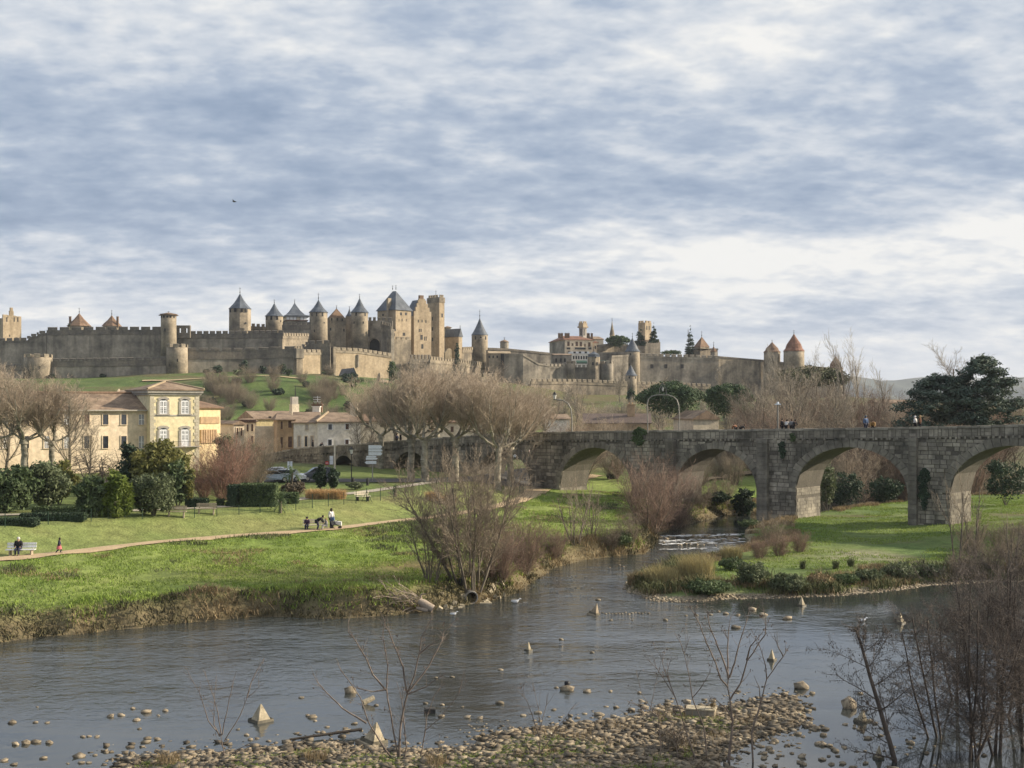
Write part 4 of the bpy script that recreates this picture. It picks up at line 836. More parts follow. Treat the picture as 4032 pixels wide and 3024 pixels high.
def tall_window(u, v0_, v1_, w, door=False):
    y = f.px(u)[1]; t = f.t(u); tw = (f.t(u+w/2)-f.t(u-w/2))/2; z0, z1 = wz(v1_, y), wz(v0_, y)
    arc = [(t+tw*math.cos(math.pi*(1-i/8)), z1+.32*math.sin(math.pi*i/8)) for i in range(9)]
    mb = MB()
    for sgn in (-1, 1): a, b = sorted((t+sgn*tw, t+sgn*(tw+.3))); f.box(mb, a, b, z0, z1, .08, -.1)
    for (a, za), (b, zb) in zip(arc[:-1], arc[1:]):
        q = lambda x, z, e: (t+(x-t)*(1+e/tw), z+e)
        P4 = [(a, za), (b, zb), q(b, zb, .3), q(a, za, .3)]; mb.hexa([(*f.at(x, .08), z) for x, z in P4], [(*f.at(x, -.1), z) for x, z in P4])
    f.box(mb, t-tw-.4, t+tw+.4, z0-.16, z0, .16, -.1); o = mb.build('window', M_trim, r)
    mb = MB(); P = [(t-tw, z0), (t+tw, z0)]+arc[::-1]; n = len(P)
    mb.add([(*f.at(x, .02), z) for x, z in P]+[(*f.at(x, -.1), z) for x, z in P], [tuple(range(n)), tuple(range(2*n-1, n-1, -1))]+[(i, n+i, n+(i+1) % n, (i+1) % n) for i in range(n)]); mb.build('pane', M_glass, o)
    mb = MB(); h = z1+.2-z0; lo = .32 if door else .0
    if lo: f.box(mb, t-tw, t+tw, z0, z0+h*lo, .04, 0)
    for x, ww in ((t-tw+.06, .12), (t+tw-.06, .12), (t, .16)): f.box(mb, x-ww/2, x+ww/2, z0, z1, .06, 0)
    for x in (t-tw*.5, t+tw*.5): f.box(mb, x-.03, x+.03, z0+h*lo, z1+.15, .045, 0)
    nb = 7
    for j in range(nb+1):
        zz = z0+h*lo+(z1-z0-h*lo)*j/nb; th = .09 if j in (0, 4, nb) else .03; f.box(mb, t-tw, t+tw, zz-th, zz+th, .05, 0)
    mb.build('casement', M_wpaint, o)
for u in (643, 728): tall_window(u, 1580, 1630, 30); tall_window(u, 1694, 1757, 30, True)
mb = MB(); f.box(mb, f.t(612), f.t(785), Z(1760), Z(1757), .9, -.1); k = mb.build('balcony', M_trim, r)
mb = MB(); a, b = f.t(612), f.t(785)
f.box(mb, a, b, Z(1737)-.04, Z(1737), .86, .80)
for i in range(34): x = a+(b-a)*i/33; mb.tube((*f.at(x, .83), Z(1757)), (*f.at(x, .83), Z(1737)), .015, .015, 4)
mb.build('railing', M_iron, k)
# long wing running left, nearer to the camera
W2 = Blk(588, 168, 560, 596, HA+6); r = thing('mansion_wing', 'long beige wing of the mansion with a brown tiled roof and dark windows', 'building', (*W2.C, 4))
fw = Face(596, 166.5, math.radians(HA+4)); tL = fw.t(-900); Zw = lambda v: wz(v, 160)
ze = wz(1617, 161); mb = MB(); fw.box(mb, tL, -.05, 2, ze, 0, -11); mb.build('wall', M_cream, r)
mb = MB(); hz = wz(1563, 164)+.55; a0_, a1_ = fw.at(tL, .5), fw.at(-.06, .5); b0_, b1_ = fw.at(tL, -5.5), fw.at(-.06, -5.5); c0_, c1_ = fw.at(tL, -11.5), fw.at(-.06, -11.5)
mb.add([(*a0_, ze), (*a1_, ze), (*b1_, hz), (*b0_, hz), (*c1_, ze), (*c0_, ze)], [(0, 1, 2, 3), (3, 2, 4, 5), (1, 4, 2), (0, 3, 5), (0, 5, 4, 1)])
rf = mb.build('roof', M_tile, r)
mb = MB(); mb.tube((*b0_, hz+.05), (*b1_, hz+.05), .2, .2, 5); mb.build('ridge_tiles', M_brntile, rf)
mb = MB(); fw.box(mb, tL, -.05, ze-.05, ze+.12, .6, .4); mb.build('gutter', M_trim, r)
for u in (-50, 22, 103, 184, 262, 341, 415, 487, 556):
    for v0_, v1_, top in ((1632, 1672, 1), (1717, 1765, 0)):
        window(fw, r, u, (v0_+v1_)/2, 21, v1_-v0_, M_cream, M_glass if (u+top) % 3 else M_shutter, .1, 0 if (u % 2) else 2)
# wing gable triangle
# rear roofs
B = Blk(470, 190, 400, 620, 20); r = thing('tiled_outbuilding', 'low tiled roof with a bright diagonal ridge rising behind the mansion wing', 'building', (*B.C, 4)); ze = wz(1562, 190)
mb = MB(); B.walls(mb, 3, ze); mb.build('wall', M_cream, r); mb = MB(); rr0, rr1 = B.roof(mb, ze, 43*195/F, 'hip1', .5, .42); rf = mb.build('roof', M_tile, r); mb = MB(); mb.tube((*B.p(-.5, -.5), ze+.2), (rr0[0], rr0[1], ze+43*195/F+.1), .2, .2, 5); mb.build('ridge_tiles', M_stone_lt, rf)
# right annex with louvres
B = Blk(782, 176, 770, 868, 52); r = thing('annex', 'salmon yellow annex with wooden louvres and a red tile edge', 'annex', (*B.C, 4)); f = B.fr; B.L2 = 8; Z = lambda v: wz(v, 180); ze = Z(1608)
mb = MB(); B.walls(mb, 3, ze); mb.build('wall', mat('straw_wall', [(.62, .50, .30), (.70, .57, .36)], .3), r); mb = MB(); B.roof(mb, ze, 1.1, 'hip1', .4, .2); mb.build('roof', M_brntile, r)
mb = MB(); f.rect(mb, 788, 862, 1641, 1667, .06, -.1); o = mb.build('louvre_panel', mat('louvre_wood', [(.30, .21, .10), (.38, .27, .14)], 1.), r)
a, b = f.t(788), f.t(862)
for i in range(26): mb = MB(); x = a+(b-a)*i/26; f.box(mb, x, x+.14, Z(1667), Z(1641), .12, .05); mb.build('slat', M_brown, o)
for i in range(7): mb = MB(); x = f.t(788)+(b-a)*i/8; f.box(mb, x, x+.3, Z(1742), Z(1690), .25, 0); mb.build('fin', M_brown, r)
# ------------------------------------------------------------------ little houses of the lower town
def house(label, uc, Y, uL, uR, a, veave, vridge, m, kind='gable1', mr=None, zb=3.4, name='house', hip=.25, oh=.35, cat='house', L2=None):
    B = Blk(uc, Y, uL, uR, a)
    if L2: B.L2 = L2
    ze = wz(veave, Y); r = thing(name, label, cat, (*B.C, zb)); mb = MB(); B.walls(mb, zb, ze); mb.build('wall', m, r)
    ym = B.p(B.L1/2, B.L2/2)[1] if kind[-1] == '1' else Y
    mb = MB(); h = max(.4, wz(vridge, ym)-ze); B.roof(mb, ze, h, kind, oh, hip); rf = mb.build('roof', mr or M_tile, r); return B, r, rf, ze, h
B, r, *_ = house('small low house with a pale gable just right of the louvred annex', 920, 205, 868, 962, 38, 1672, 1656, M_beige, 'gable2', M_tile, L2=7)
for u in (934, 950): window(B.fr, r, u, 1700, 7, 30, M_cream, M_shutter, .1)
B, r, rf, *_ = house('pale yellow long roofed house at the back with red brown shutters', 1006, 235, 925, 1175, 30, 1652, 1618, mat('straw_render', [(.48, .40, .22), (.56, .47, .27)], .3), 'gable1', M_tile, L2=10)
for u, v, h in ((1064, 1643, 8), (1090, 1648, 9), (1104, 1640, 14)): slot(B.fr, r, u, v, 9, h)
B2, r2, rf2, *_ = house('cream house with tall red brown shutters behind the leafless grey bushes', 935, 222, 922, 1010, 12, 1662, 1648, M_cream, 'hip1', M_tile, L2=6)
mb = MB(); B2.fr.rect(mb, 922, 1008, 1652, 1664, .35, 0); mb.build('eaves_band', M_shutter, r2)
for u, v in ((975, 1685), (993, 1684), (993, 1730)): window(B2.fr, r2, u, v, 8, 28, M_cream, M_shutter, .1)
r = thing('chimney_tower', 'tall square rendered chimney tower above the straw coloured house', 'tower', (wx(1158, 228), 228, 8)); B = Blk(1150, 228, 1139, 1178, 40)
mb = MB(); B.walls(mb, 4, wz(1592, 228)); mb.build('wall', M_beige, r); mb = MB(); B.walls(mb, wz(1592, 228), wz(1562, 228), -.12); mb.build('stack', M_trim, r); mb = MB(); mb.tube((wx(1163, 230), 230, wz(1562, 228)), (wx(1163, 230), 230, wz(1520, 228)), .12, .06, 5); mb.build('aerial', M_iron, r)
B, r, rf, *_ = house('low balconied house with white shutters and railings', 1082, 208, 1008, 1086, 4, 1676, 1660, M_beige, 'gable1', M_tile, L2=6); B = Blk(1010, 208, 1004, 1086, 4)
for i, v in enumerate((1698, 1742)):
    mb = MB(); B.fr.rect(mb, 1036, 1074, v-16, v+7, .1, -.1); k = mb.build('window', M_glass, r)
    mb = MB(); B.fr.rect(mb, 1034, 1076, v+8, v+24, 1.0, .9); mb.build('balcony', M_wpaint, r)
    for q in (1036, 1048, 1060, 1072): mb = MB(); B.fr.rect(mb, q, q+4, v-16, v+7, .16, .02); mb.build('shutter', M_wpaint, k)
mb = MB(); B.walls(mb, 3.4, wz(1678, 208)); mb.build('front_wall', M_beige, r)
B, r, rf, ze, h = house('tan rendered narrow house with closed brown shutters', 1092, 196, 1072, 1156, 14, 1655, 1625, M_brown, 'hip1', M_tile, L2=12)
for u, v, w, hh in ((1109, 1674, 8, 30), (1142, 1670, 14, 28), (1109, 1742, 9, 42), (1142, 1740, 15, 42)): window(B.fr, r, u, v, w, hh, M_brown, M_shutter, .12)
for u, v in ((1112, 1646), (1142, 1630)): pass
B, r, rf, ze, h = house('white terraced house left half with a single upper window', 1156, 196, 1154, 1250, 8, 1667, 1622, M_white, 'gable1', M_tile, L2=13)
window(B.fr, r, 1208, 1682, 10, 20, M_beige, M_trim, .12)
for u in (1178, 1205, 1228): window(B.fr, r, u, 1738, 9, 40, M_cream, M_trim if u != 1205 else M_glass, .12)
chimney(rf, wx(1246, 204), 204, wz(1637, 200), 1.2, 1.4, M_white, 0); chimney(rf, wx(1250, 207), 207, wz(1612, 207)-.5, 1.6, 1.2, M_brntile, 3)
mb = MB(); q = (wx(1250, 207), 207, wz(1606, 207)); mb.tube(q, (q[0], q[1], q[2]+2.), .05, .05, 4)
for j in range(3): mb.tube((q[0]-.7, q[1], q[2]+1.+.4*j), (q[0]+.5, q[1], q[2]+1.+.4*j), .05, .05, 4)
mb.build('aerial', M_wpaint, rf)
B, r, rf, ze, h = house('white corner house with dark square windows right of the terrace', 1252, 194, 1250, 1420, 12, 1664, 1624, mat('bright_white_render', [(.70, .67, .60), (.78, .75, .68)], .3), 'hip1', M_tile, L2=14, hip=.3)
mb = MB(); mb.tube((*B.p(-.3, -.3), ze+.2), (*B.p(B.L1*.3, B.L2/2), ze+h+.1), .18, .18, 5); mb.build('ridge_tiles', M_stone_lt, rf)
for u, v, w, hh, pn in ((1300, 1681, 14, 21, M_glass), (1367, 1680, 13, 22, M_shutter), (1299, 1742, 14, 22, M_glass), (1366, 1740, 13, 18, M_shutter)): window(B.fr, r, u, v, w, hh, M_wpaint, pn, .12)
B, r, rf, *_ = house('pale rendered house half hidden behind the pollarded planes', 1400, 215, 1396, 1560, 10, 1660, 1630, M_beige, 'gable1', M_brntile, L2=9)
window(B.fr, r, 1446, 1664+10, 12, 22, M_beige, M_shutter, .12); chimney(rf, wx(1394, 218), 218, wz(1645, 218), 1.3, 2.6, M_beige, 0)
B, r, rf, *_ = house('long low house behind the plane trees with a brown tile roof', 1560, 230, 1550, 1900, 6, 1665, 1640, M_beige, 'gable1', M_brntile, L2=9)
for u in (1620, 1700, 1780, 1850): window(B.fr, r, u, 1690, 12, 22, M_beige, M_shutter, .12)
B, r, rf, *_ = house('white gabled shed with a sloping roof above the bridge parapet', 2182, 205, 2050, 2243, 8, 1652, 1630, mat('bright_white_render', [(.6, .58, .52)]), 'gable1', M_tile, L2=9)
B, r, rf, *_ = house('brown roofed low house behind the bridge beside the umbrella pine', 2300, 235, 2290, 2560, -4, 1668, 1628, M_brown, 'gable1', mat('dark_tile', [(.09, .07, .065), (.14, .105, .09)], .5), L2=10); chimney(rf, wx(2484, 238), 238, wz(1640, 238), 1.4, 2.2, M_brown, 2)
B, r, rf, *_ = house('grey gabled house roof poking up behind the umbrella pines', 2730, 240, 2722, 2830, 18, 1652, 1616, M_beige, 'gable2', M_tile, L2=9)
B, r, rf, *_ = house('pale low building glimpsed among the bare trees beyond the bridge', 3460, 280, 3450, 3580, 5, 1588, 1574, M_beige, 'gable1', M_tile, L2=8)
# ------------------------------------------------------------------ park fence
M_green = mat('green_metal', [(.02, .045, .03), (.03, .06, .04)], 3., .5)
fence = thing('park_fence', 'low green wire park fence on thin posts along the terrace edge', 'fence', (*hit(1165, 2008),))
fps = [(-340, 2100, 55), (-160, 2092, 54), (20, 2076, 54), (190, 2066, 52), (359, 2053, 50), (560, 2045, 46), (766, 2039, 42), (854, 2034, 40), (941, 2028, 38), (1024, 2021, 40), (1099, 2017, 44), (1165, 2010, 44), (1230, 2001, 56), (1293, 1994, 52), (1354, 1987, 50), (1402, 1983, 48), (1444, 1976, 54), (1498, 1972, 54), (1550, 1965, 50), (1598, 1958, 54), (1650, 1945, 48), (1705, 1932, 46), (1760, 1922, 44)]
tops = []
for u, v, h in fps:
    p = hit(u, v); hh = h/F*p.y; mb = MB(); mb.tube((p.x, p.y, p.z-.2), (p.x, p.y, p.z+hh), .035, .035, 5); po = mb.build('post', M_green, fence); tops.append((p, hh))
    if u in (1099, 1444):
        for s in (-1, 1): mb = MB(); mb.tube((p.x+s*.55, p.y, p.z-.1), (p.x, p.y, p.z+hh*.8), .025, .025, 4); mb.build('strut', M_green, po)
mb = MB()
for (p, h0), (q, h1) in zip(tops[:-1], tops[1:]):
    for fr in (.12, .55, .97): mb.tube((p.x, p.y, p.z+h0*fr), (q.x, q.y, q.z+h1*fr), .008, .008, 3)
    n = int((q-p).length/.45)
    for i in range(1, n): t = i/n; a = p+(q-p)*t; mb.tube((a.x, a.y, a.z+.1), (a.x, a.y, a.z+h0+(h1-h0)*t), .005, .005, 3)
mb.build('wire_mesh', M_green, fence)
# ------------------------------------------------------------------ benches
def bench(label, p, rz, m=M_bench, L=1.9, legs=M_wood):
    r = thing('park_bench', label, 'bench', p, 'park benches'); r.rotation_euler = (0, 0, rz)
    def B(name, boxes, mm):
        for c, sx, sy, sz, in boxes: b = MB(); b.box((0, 0, 0), sx, sy, sz); me = bpy.data.meshes.new(name); me.from_pydata(b.v, [], b.f); me.materials.append(mm); mesh_obj(name, me, r, c)
    B('seat_slat', [((0, y, .42), L, .15, .05) for y in (-.2, -.02, .16)], m)
    B('back_slat', [((0, .30+.03*k, .55+.2*k), L, .05, .15) for k in (0, 1)], m)
    B('leg', [((sx*L*.36, 0, -.1), .1, .45, .52) for sx in (-1, 1)], legs); B('back_post', [((sx*L*.36, .35, 0), .08, .06, .92) for sx in (-1, 1)], legs)
    return r
pb1 = hit(82, 2189); bench('white slatted bench beside the path with a seated figure in dark clothes', pb1, .12, M_wpaint, 2.0, M_wood)
pb2 = hit(1238, 2087); bench('cream slatted bench beside the path where a small group gathers', pb2, .14, M_bench, 2.0, M_wood)
bench('weathered bench behind the fence, left one of the two on the terrace', hit(694, 2035), .15, M_wood, 1.7, M_wood); bench('weathered bench behind the fence, right one of the two on the terrace', hit(812, 2024), .15, M_wood, 1.7, M_wood)
bench('sunlit cream bench alone on the lawn walk near the small palm', hit(1428, 1972), .5, M_bench, 1.5, M_iron)
# ------------------------------------------------------------------ lamps, signs, poles
def pole(name, label, cat, u, vb, vt, r0, m, p=None, group=None):
    p = p or hit(u, vb); k = thing(name, label, cat, p, group); mb = MB(); zt = p.z+(vb-vt)/F*p.y; mb.tube((p.x, p.y, p.z-.1), (p.x, p.y, zt), r0, r0*.7, 8); mb.build('pole', m, k); return k, p, zt
sg = hit(1467, 1888); sg = Vector((wx(1467, 150), 150, gz(wx(1467, 150), 150)))
k = thing('direction_sign', 'signpost with a stack of white arrow panels before the dark bridge wall', 'signpost', sg); mb = MB(); mb.tube(sg, (sg.x, sg.y, wz(1752, 150)), .07, .07, 6); mb.build('post', M_trim, k)
M_sign = mat('sign_white', [(.62, .66, .70), (.70, .73, .76)], 2., .4)
for a, b, c, d, tip in ((1451, 1506, 1753, 1767, 1), (1451, 1507, 1769, 1778, 1), (1451, 1506, 1780, 1793, 1), (1443, 1484, 1795, 1801, 1), (1441, 1488, 1802, 1810, 1), (1436, 1482, 1815, 1827, -1)):
    f = Face(1467, 149.8, .0); z0, z1 = wz(d, 149.8), wz(c, 149.8); zm = (z0+z1)/2; ta, tb = f.t(a), f.t(b); e = .22
    P = [(ta, z0), (tb-e, z0), (tb, zm), (tb-e, z1), (ta, z1)] if tip > 0 else [(ta, zm), (ta+e, z0), (tb, z0), (tb, z1), (ta+e, z1)]
    mb = MB(); n = 5; mb.add([(*f.at(x, .08), z) for x, z in P]+[(*f.at(x, .0), z) for x, z in P], [tuple(range(n)), tuple(range(2*n-1, n-1, -1))]+[(i, n+i, n+(i+1) % n, (i+1) % n) for i in range(n)]); o = mb.build('panel', M_sign, k)
k, p, zt = pole('signal_pole', 'tall pale pole with traffic signals by the first small arch', 'pole', 1318, 1892, 1738, .13, M_bench, Vector((wx(1318, 152), 152, gz(wx(1318, 152), 152))))
for i, v in enumerate((1803, 1820)): mb = MB(); q = (wx(1305, 151.8), 151.8, wz(v+8, 152)); mb.box(q, .42, .12, .5); mb.build('signal_plate', M_sign, k)
p = Vector((wx(1288, 151), 151, gz(wx(1288, 151), 151))); k = thing('no_entry_sign', 'round red road sign in front of the bridge wall', 'road sign', p); mb = MB(); mb.tube(p, (p.x, p.y, wz(1826, 151)), .04, .04, 5); mb.build('post', M_trim, k)
mb = MB(); z = wz(1823, 151); mb.tube((p.x, p.y-.06, z), (p.x, p.y-.1, z), .24, .24, 14); d = mb.build('disc', mat('sign_red', [(.45, .03, .03)], 1., .4), k); mb = MB(); mb.box((p.x, p.y-.105, z-.035), .32, .02, .07); mb.build('bar', M_wpaint, d)
p = Vector((wx(1138, 152), 152, gz(wx(1138, 152), 152)))
for i, u in enumerate((1136, 1147)):
    p = Vector((wx(u, 153), 153, gz(wx(u, 153), 153))); k = thing('road_panel', ['tall narrow white panel on the bridge wall behind the parked cars, left of a pair', 'tall narrow white panel on the bridge wall behind the parked cars, right of a pair'][i], 'sign', p, 'white panels'); mb = MB(); mb.box((p.x, p.y, wz(1845, 153)), .26, .06, .9); mb.build('panel', M_sign, k); mb = MB(); mb.tube(p, (p.x, p.y, wz(1844, 153)), .03, .03, 4); mb.build('post', M_trim, k)
# lantern on a dark post
def lantern(k, x, y, z, s=1., m=M_iron):
    mb = MB(); mb.lathe(x, y, [(.12*s, z), (.24*s, z+.5*s)], 6); o = mb.build('lantern', mat('lamp_glass', [(.55, .55, .52)], 1., .2), k); mb = MB(); mb.lathe(x, y, [(.30*s, z+.5*s), (.2*s, z+.62*s), (.04*s, z+.85*s)], 6); mb.lathe(x, y, [(.14*s, z-.1*s), (.14*s, z)], 6); mb.build('cap', m, o)
k, p, zt = pole('street_lamp', 'dark lamp post with a white lantern between two small bridge arches', 'street lamp', 1384, 1905, 1790, .07, M_iron, Vector((wx(1384, 146), 146, gz(wx(1384, 146), 146)))); lantern(k, p.x, p.y, zt, 1.0)
# lamps on the bridge
def on_bridge(u, d): 
    s = s_of(u); x, y = bp(s, d); return x, y, ztop(s)-.55, s
x, y, zd, s = on_bridge(2608, .8); k = thing('arched_lamp', 'round arched double lamp frame carrying one lantern above the bridge', 'street lamp', (x, y, zd)); yy = y; M_pale = mat('pale_metal', [(.17, .165, .15), (.23, .22, .20)], 2., .5)
P = [(2550, 1705), (2550, 1640), (2548, 1592), (2553, 1572), (2566, 1560), (2585, 1555.5), (2608, 1555), (2632, 1555.5), (2652, 1563), (2665, 1574), (2672, 1596), (2675, 1640), (2674, 1705)]
mb = MB(); mb.path([(wx(u, yy), yy, wz(v, yy)) for u, v in P], .07, 6); mb.build('frame', M_pale, k); mb = MB(); mb.path([(wx(u, yy), yy, wz(v, yy)) for u, v in ((2596, 1553), (2598, 1528), (2610, 1509), (2622, 1528), (2624, 1553))], .05, 4); mb.build('cradle', M_pale, k); lantern(k, wx(2610, yy), yy, wz(1539, yy), .62, M_pale)
x, y, zd, s = on_bridge(2250, .8); k = thing('bracket_lamp', 'curved bracket lamp leaning left over the bridge near the white shed', 'street lamp', (x, y, zd)); yy = y
mb = MB(); mb.path([(wx(u, yy), yy, wz(v, yy)) for u, v in ((2252, 1705), (2252, 1650), (2248, 1610), (2236, 1588), (2218, 1577), (2190, 1573))], .09, 6); mb.build('frame', M_pale, k); lantern(k, wx(2184, yy), yy, wz(1571, yy), 1.1, M_iron)
x, y, zd, s = on_bridge(3042, 1.2); k = thing('bridge_post', 'straight pale lamp post standing on the bridge among bare trees', 'street lamp', (x, y, zd)); mb = MB(); mb.tube((x, y, zd), (x, y, wz(1594, y)), .11, .08, 8); mb.build('pole', M_pale, k); mb = MB(); mb.box((x, y, wz(1594, y)), .6, .5, .12); mb.lathe(x, y, [(.16, wz(1590, y)), (.1, wz(1582, y))], 6); mb.build('lamp_head', M_sign, k)
for uu in (2873, 2952, 3055+250):
    pass
for u, v0_, v1_, lab in ((1390, 1880, 1905, 'short dark litter bin post near the lamp'), (1447, 1882, 1906, 'dark bollard on the verge below the arrow signs')):
    p = Vector((wx(u, 142), 142, gz(wx(u, 142), 142))); k = thing('bollard', lab, 'bollard', p); mb = MB(); mb.lathe(p.x, p.y, [(.16, p.z), (.16, p.z+.7), (.1, p.z+.8)], 8); mb.build('body', M_iron, k); mb = MB(); mb.lathe(p.x, p.y, [(.18, p.z+.8), (.05, p.z+.9)], 8); mb.build('cap', M_iron, k)
# bins under the right plane trees
for u, v, w, h, m, lab in ((2052, 1900, 20, 30, M_green, 'dark green street cabinet beside the bridge pier'), (1965, 1905, 24, 26, M_green, 'squat green bin at the foot of a plane trunk'), (1958, 1880, 16, 26, M_bench, 'small cream notice board among the plane trunks')):
    p = Vector((wx(u, 151), 151, gz(wx(u, 151), 151))); k = thing('cabinet', lab, 'cabinet', p); mb = MB(); mb.box(p, w/F*151, .5, h/F*151); mb.build('body', m, k); mb = MB(); mb.box((p.x, p.y, p.z+h/F*151), w/F*151+.08, .58, .06); mb.build('lid', M_iron, k)
# ------------------------------------------------------------------ cars
def car(label, x, y, rz, m, suv=False, L=4.2):
    z = gz(x, y)+.1; r = thing('parked_car', label, 'car', (x, y, z), 'cars parked before the bridge'); r.rotation_euler = (0, 0, rz); h = 1.65 if suv else 1.45; w = 1.75
    def P(name, prof, wd, mm, parent=r, oy=0., taper=0.):
        n = len(prof); vs = [(px_, -wd/2+taper*(pz_ > .9)+oy, pz_) for px_, pz_ in prof]+[(px_, wd/2-taper*(pz_ > .9)+oy, pz_) for px_, pz_ in prof]
        me = bpy.data.meshes.new(name); me.from_pydata(vs, [], [tuple(range(n)), tuple(range(2*n-1, n-1, -1))]+[(i, n+i, n+(i+1) % n, (i+1) % n) for i in range(n)]); me.materials.append(mm); return mesh_obj(name, me, parent)
    a = L/2; k = h/1.45
    P('body', [(-a, .3), (a, .3), (a, .62), (a-.15, .78), (a-1.0, .92*k), (a-1.75, h-.06), (a-2.1, h), (-a+1.0, h-.02), (-a+.5, 1.25*k), (-a+.12, .95*k), (-a, .75)], w, m, taper=.12)
    P('side_window', [(a-1.12, .95*k), (a-1.8, h-.12), (-a+1.05, h-.12), (-a+.55, .98*k)], w+.02, M_glass, taper=.11)
    P('windscreen', [(a-1.0, .945*k), (a-1.72, h-.08), (a-1.69, h-.06), (a-.96, .95*k)], w-.36, M_glass)
    for sx in (-a+.75, a-.8):
        for sy in (-1, 1):
            b = MB(); b.tube((sx, sy*(w/2-.1), .3), (sx, sy*(w/2+.03), .3), .31, .31, 14); me = bpy.data.meshes.new('wheel'); me.from_pydata(b.v, [], b.f); me.materials.append(M_iron); o = mesh_obj('wheel', me, r)
            b = MB(); b.tube((sx, sy*(w/2), .3), (sx, sy*(w/2+.04), .3), .19, .19, 10); me = bpy.data.meshes.new('rim'); me.from_pydata(b.v, [], b.f); me.materials.append(M_trim); mesh_obj('rim', me, o)
    for sy in (-1, 1):
        b = MB(); b.box((a-.06, sy*(w/2-.25), .62), .12, .34, .14); me = bpy.data.meshes.new('headlight'); me.from_pydata(b.v, [], b.f); me.materials.append(mat('lamp_glass', [(.55, .55, .52)])); mesh_obj('headlight', me, r)
    return r
def paint(n, c): return mat(n, [c], 1., .25, spec=.6)
def cy(u, Y): return wx(u, Y), Y
car('silver grey hatchback, leftmost of the parked cars', *cy(975, 152), .3, paint('grey_paint', (.30, .32, .35)))
car('pale blue car half hidden by the palm', *cy(1075, 145), .25, paint('blue_paint', (.28, .34, .42)))
car('white car behind the pale blue one', *cy(1105, 151), .1, paint('white_car_paint', (.68, .70, .72)))
car('white car with its front pointing right at the end of the row', *cy(1140, 147), -.25, paint('white_car_paint', (.68, .70, .72)))
car('dark blue estate car pointing left towards the others', *cy(1255, 148), math.pi+.3, paint('navy_paint', (.018, .024, .035)), True, 4.5)
car('silver car seen through the arch beneath the plane trees', *cy(2005, 205), .2, paint('silver_paint', (.45, .48, .52)))
car('white van like car seen through the same arch', *cy(2035, 210), 1.3, paint('white_car_paint', (.68, .7, .72)), True)
car('small white car seen through the next arch to the left', *cy(1640, 205), .2, paint('white_car_paint', (.68, .7, .72)))
# ------------------------------------------------------------------ plants
class Sk:
    """collects tapered limbs and turns them into one mesh"""
    def __init__(s): s.a = []; s.b = []; s.r = []; s.q = []
    def seg(s, p, q, r0, r1): s.a.append(tuple(p)); s.b.append(tuple(q)); s.r.append((r0, r1))
    def arrays(s, n_thick=6, n_thin=3, thick=.06):
        A, B, R = np.array(s.a), np.array(s.b), np.array(s.r); Vs = []; Fs = []; off = 0
        for sel, n in ((R[:, 0] >= thick, n_thick), (R[:, 0] < thick, n_thin)):
            a, b, r = A[sel], B[sel], R[sel]
            if not len(a): continue
            d = b-a; d /= np.linalg.norm(d, axis=1, keepdims=True)+1e-9
            ref = np.where(np.abs(d[:, 2:3]) > .9, np.array([[1., 0, 0]]), np.array([[0, 0, 1.]]))
            x = np.cross(d, ref); x /= np.linalg.norm(x, axis=1, keepdims=True); y = np.cross(d, x)
            th = 2*np.pi*np.arange(n)/n; c, sn = np.cos(th), np.sin(th)
            ring = x[:, None]*c[None, :, None]+y[:, None]*sn[None, :, None]
            V = np.concatenate([a[:, None]+ring*r[:, 0][:, None, None], b[:, None]+ring*r[:, 1][:, None, None]], 1)
            k = np.arange(n); f = np.stack([k, (k+1) % n, n+(k+1) % n, n+k], 1)
            Fs.append((off+np.arange(len(a))[:, None, None]*2*n+f[None]).reshape(-1, 4)); Vs.append(V.reshape(-1, 3)); off += len(a)*2*n
        return np.concatenate(Vs), Fs
    def mesh(s, name, m, **k): V, F_ = s.arrays(**k); return npmesh(name, V, F_, m)
def rv(R): return Vector((R.gauss(0, 1), R.gauss(0, 1), R.gauss(0, 1))).normalized()
RMIN = .007
def grow(S, T, p, d, L, r, lev, P, R):
    """P: per level (segments, wobble, up-pull, children, angle, length ratio, radius ratio, first child at)"""
    ns, wob, up, nc, ang, lr, rr, st = P[lev]; last = lev == len(P)-1; tgt = S if lev == 0 or r > .05 else T
    kids = []
    for i in range(ns):
        d = (d+rv(R)*wob+Vector((0, 0, up))).normalized(); q = p+d*(L/ns); r1 = max(r*(1-(.55 if not last else .8)*(i+1)/ns), RMIN*.5); r0 = max(r*(1-(.55 if not last else .8)*i/ns), RMIN*.5)
        tgt.seg(p, q, r0, r1)
        if not last and (i+1)/ns >= st:
            n = nc/ns/(1-st+1e-6); n = int(n)+(R.random() < n-int(n))
            for _ in range(n):
                ax = d.orthogonal().normalized(); ax.rotate(__import__('mathutils').Quaternion(d, R.uniform(0, 6.283)))
                a = math.radians(ang)*R.uniform(.7, 1.25); nd = d*math.cos(a)+ax*math.sin(a); kids.append((p+(q-p)*R.random(), nd, L*lr*R.uniform(.6, 1.15)*(1-.35*i/ns), max(RMIN, r0*rr*R.uniform(.8, 1.1))))
        p = q
    for k in kids: grow(S, T, *k, lev+1, P, R)
    return p, d
def proto_multi(seed, H_, P, stems=1, spread=.1, lean=.3, r0=.12, base=.15):
    R = random.Random(seed); S, T = Sk(), Sk()
    for i in range(stems):
        a = 6.283*i/stems+R.uniform(-.5, .5); o = Vector((math.cos(a)*base, math.sin(a)*base, -.15)) if stems > 1 else Vector((0, 0, -.2))
        d = Vector((math.cos(a)*lean*R.uniform(.3, 1.2), math.sin(a)*lean*R.uniform(.3, 1.2), 1)).normalized() if stems > 1 else Vector((R.gauss(0, lean*.3), R.gauss(0, lean*.3), 1)).normalized()
        grow(S, T, o, d, H_*R.uniform(.75, 1.05), r0*R.uniform(.7, 1.1), 0, P, R)
    return S, T
PROTO = {}
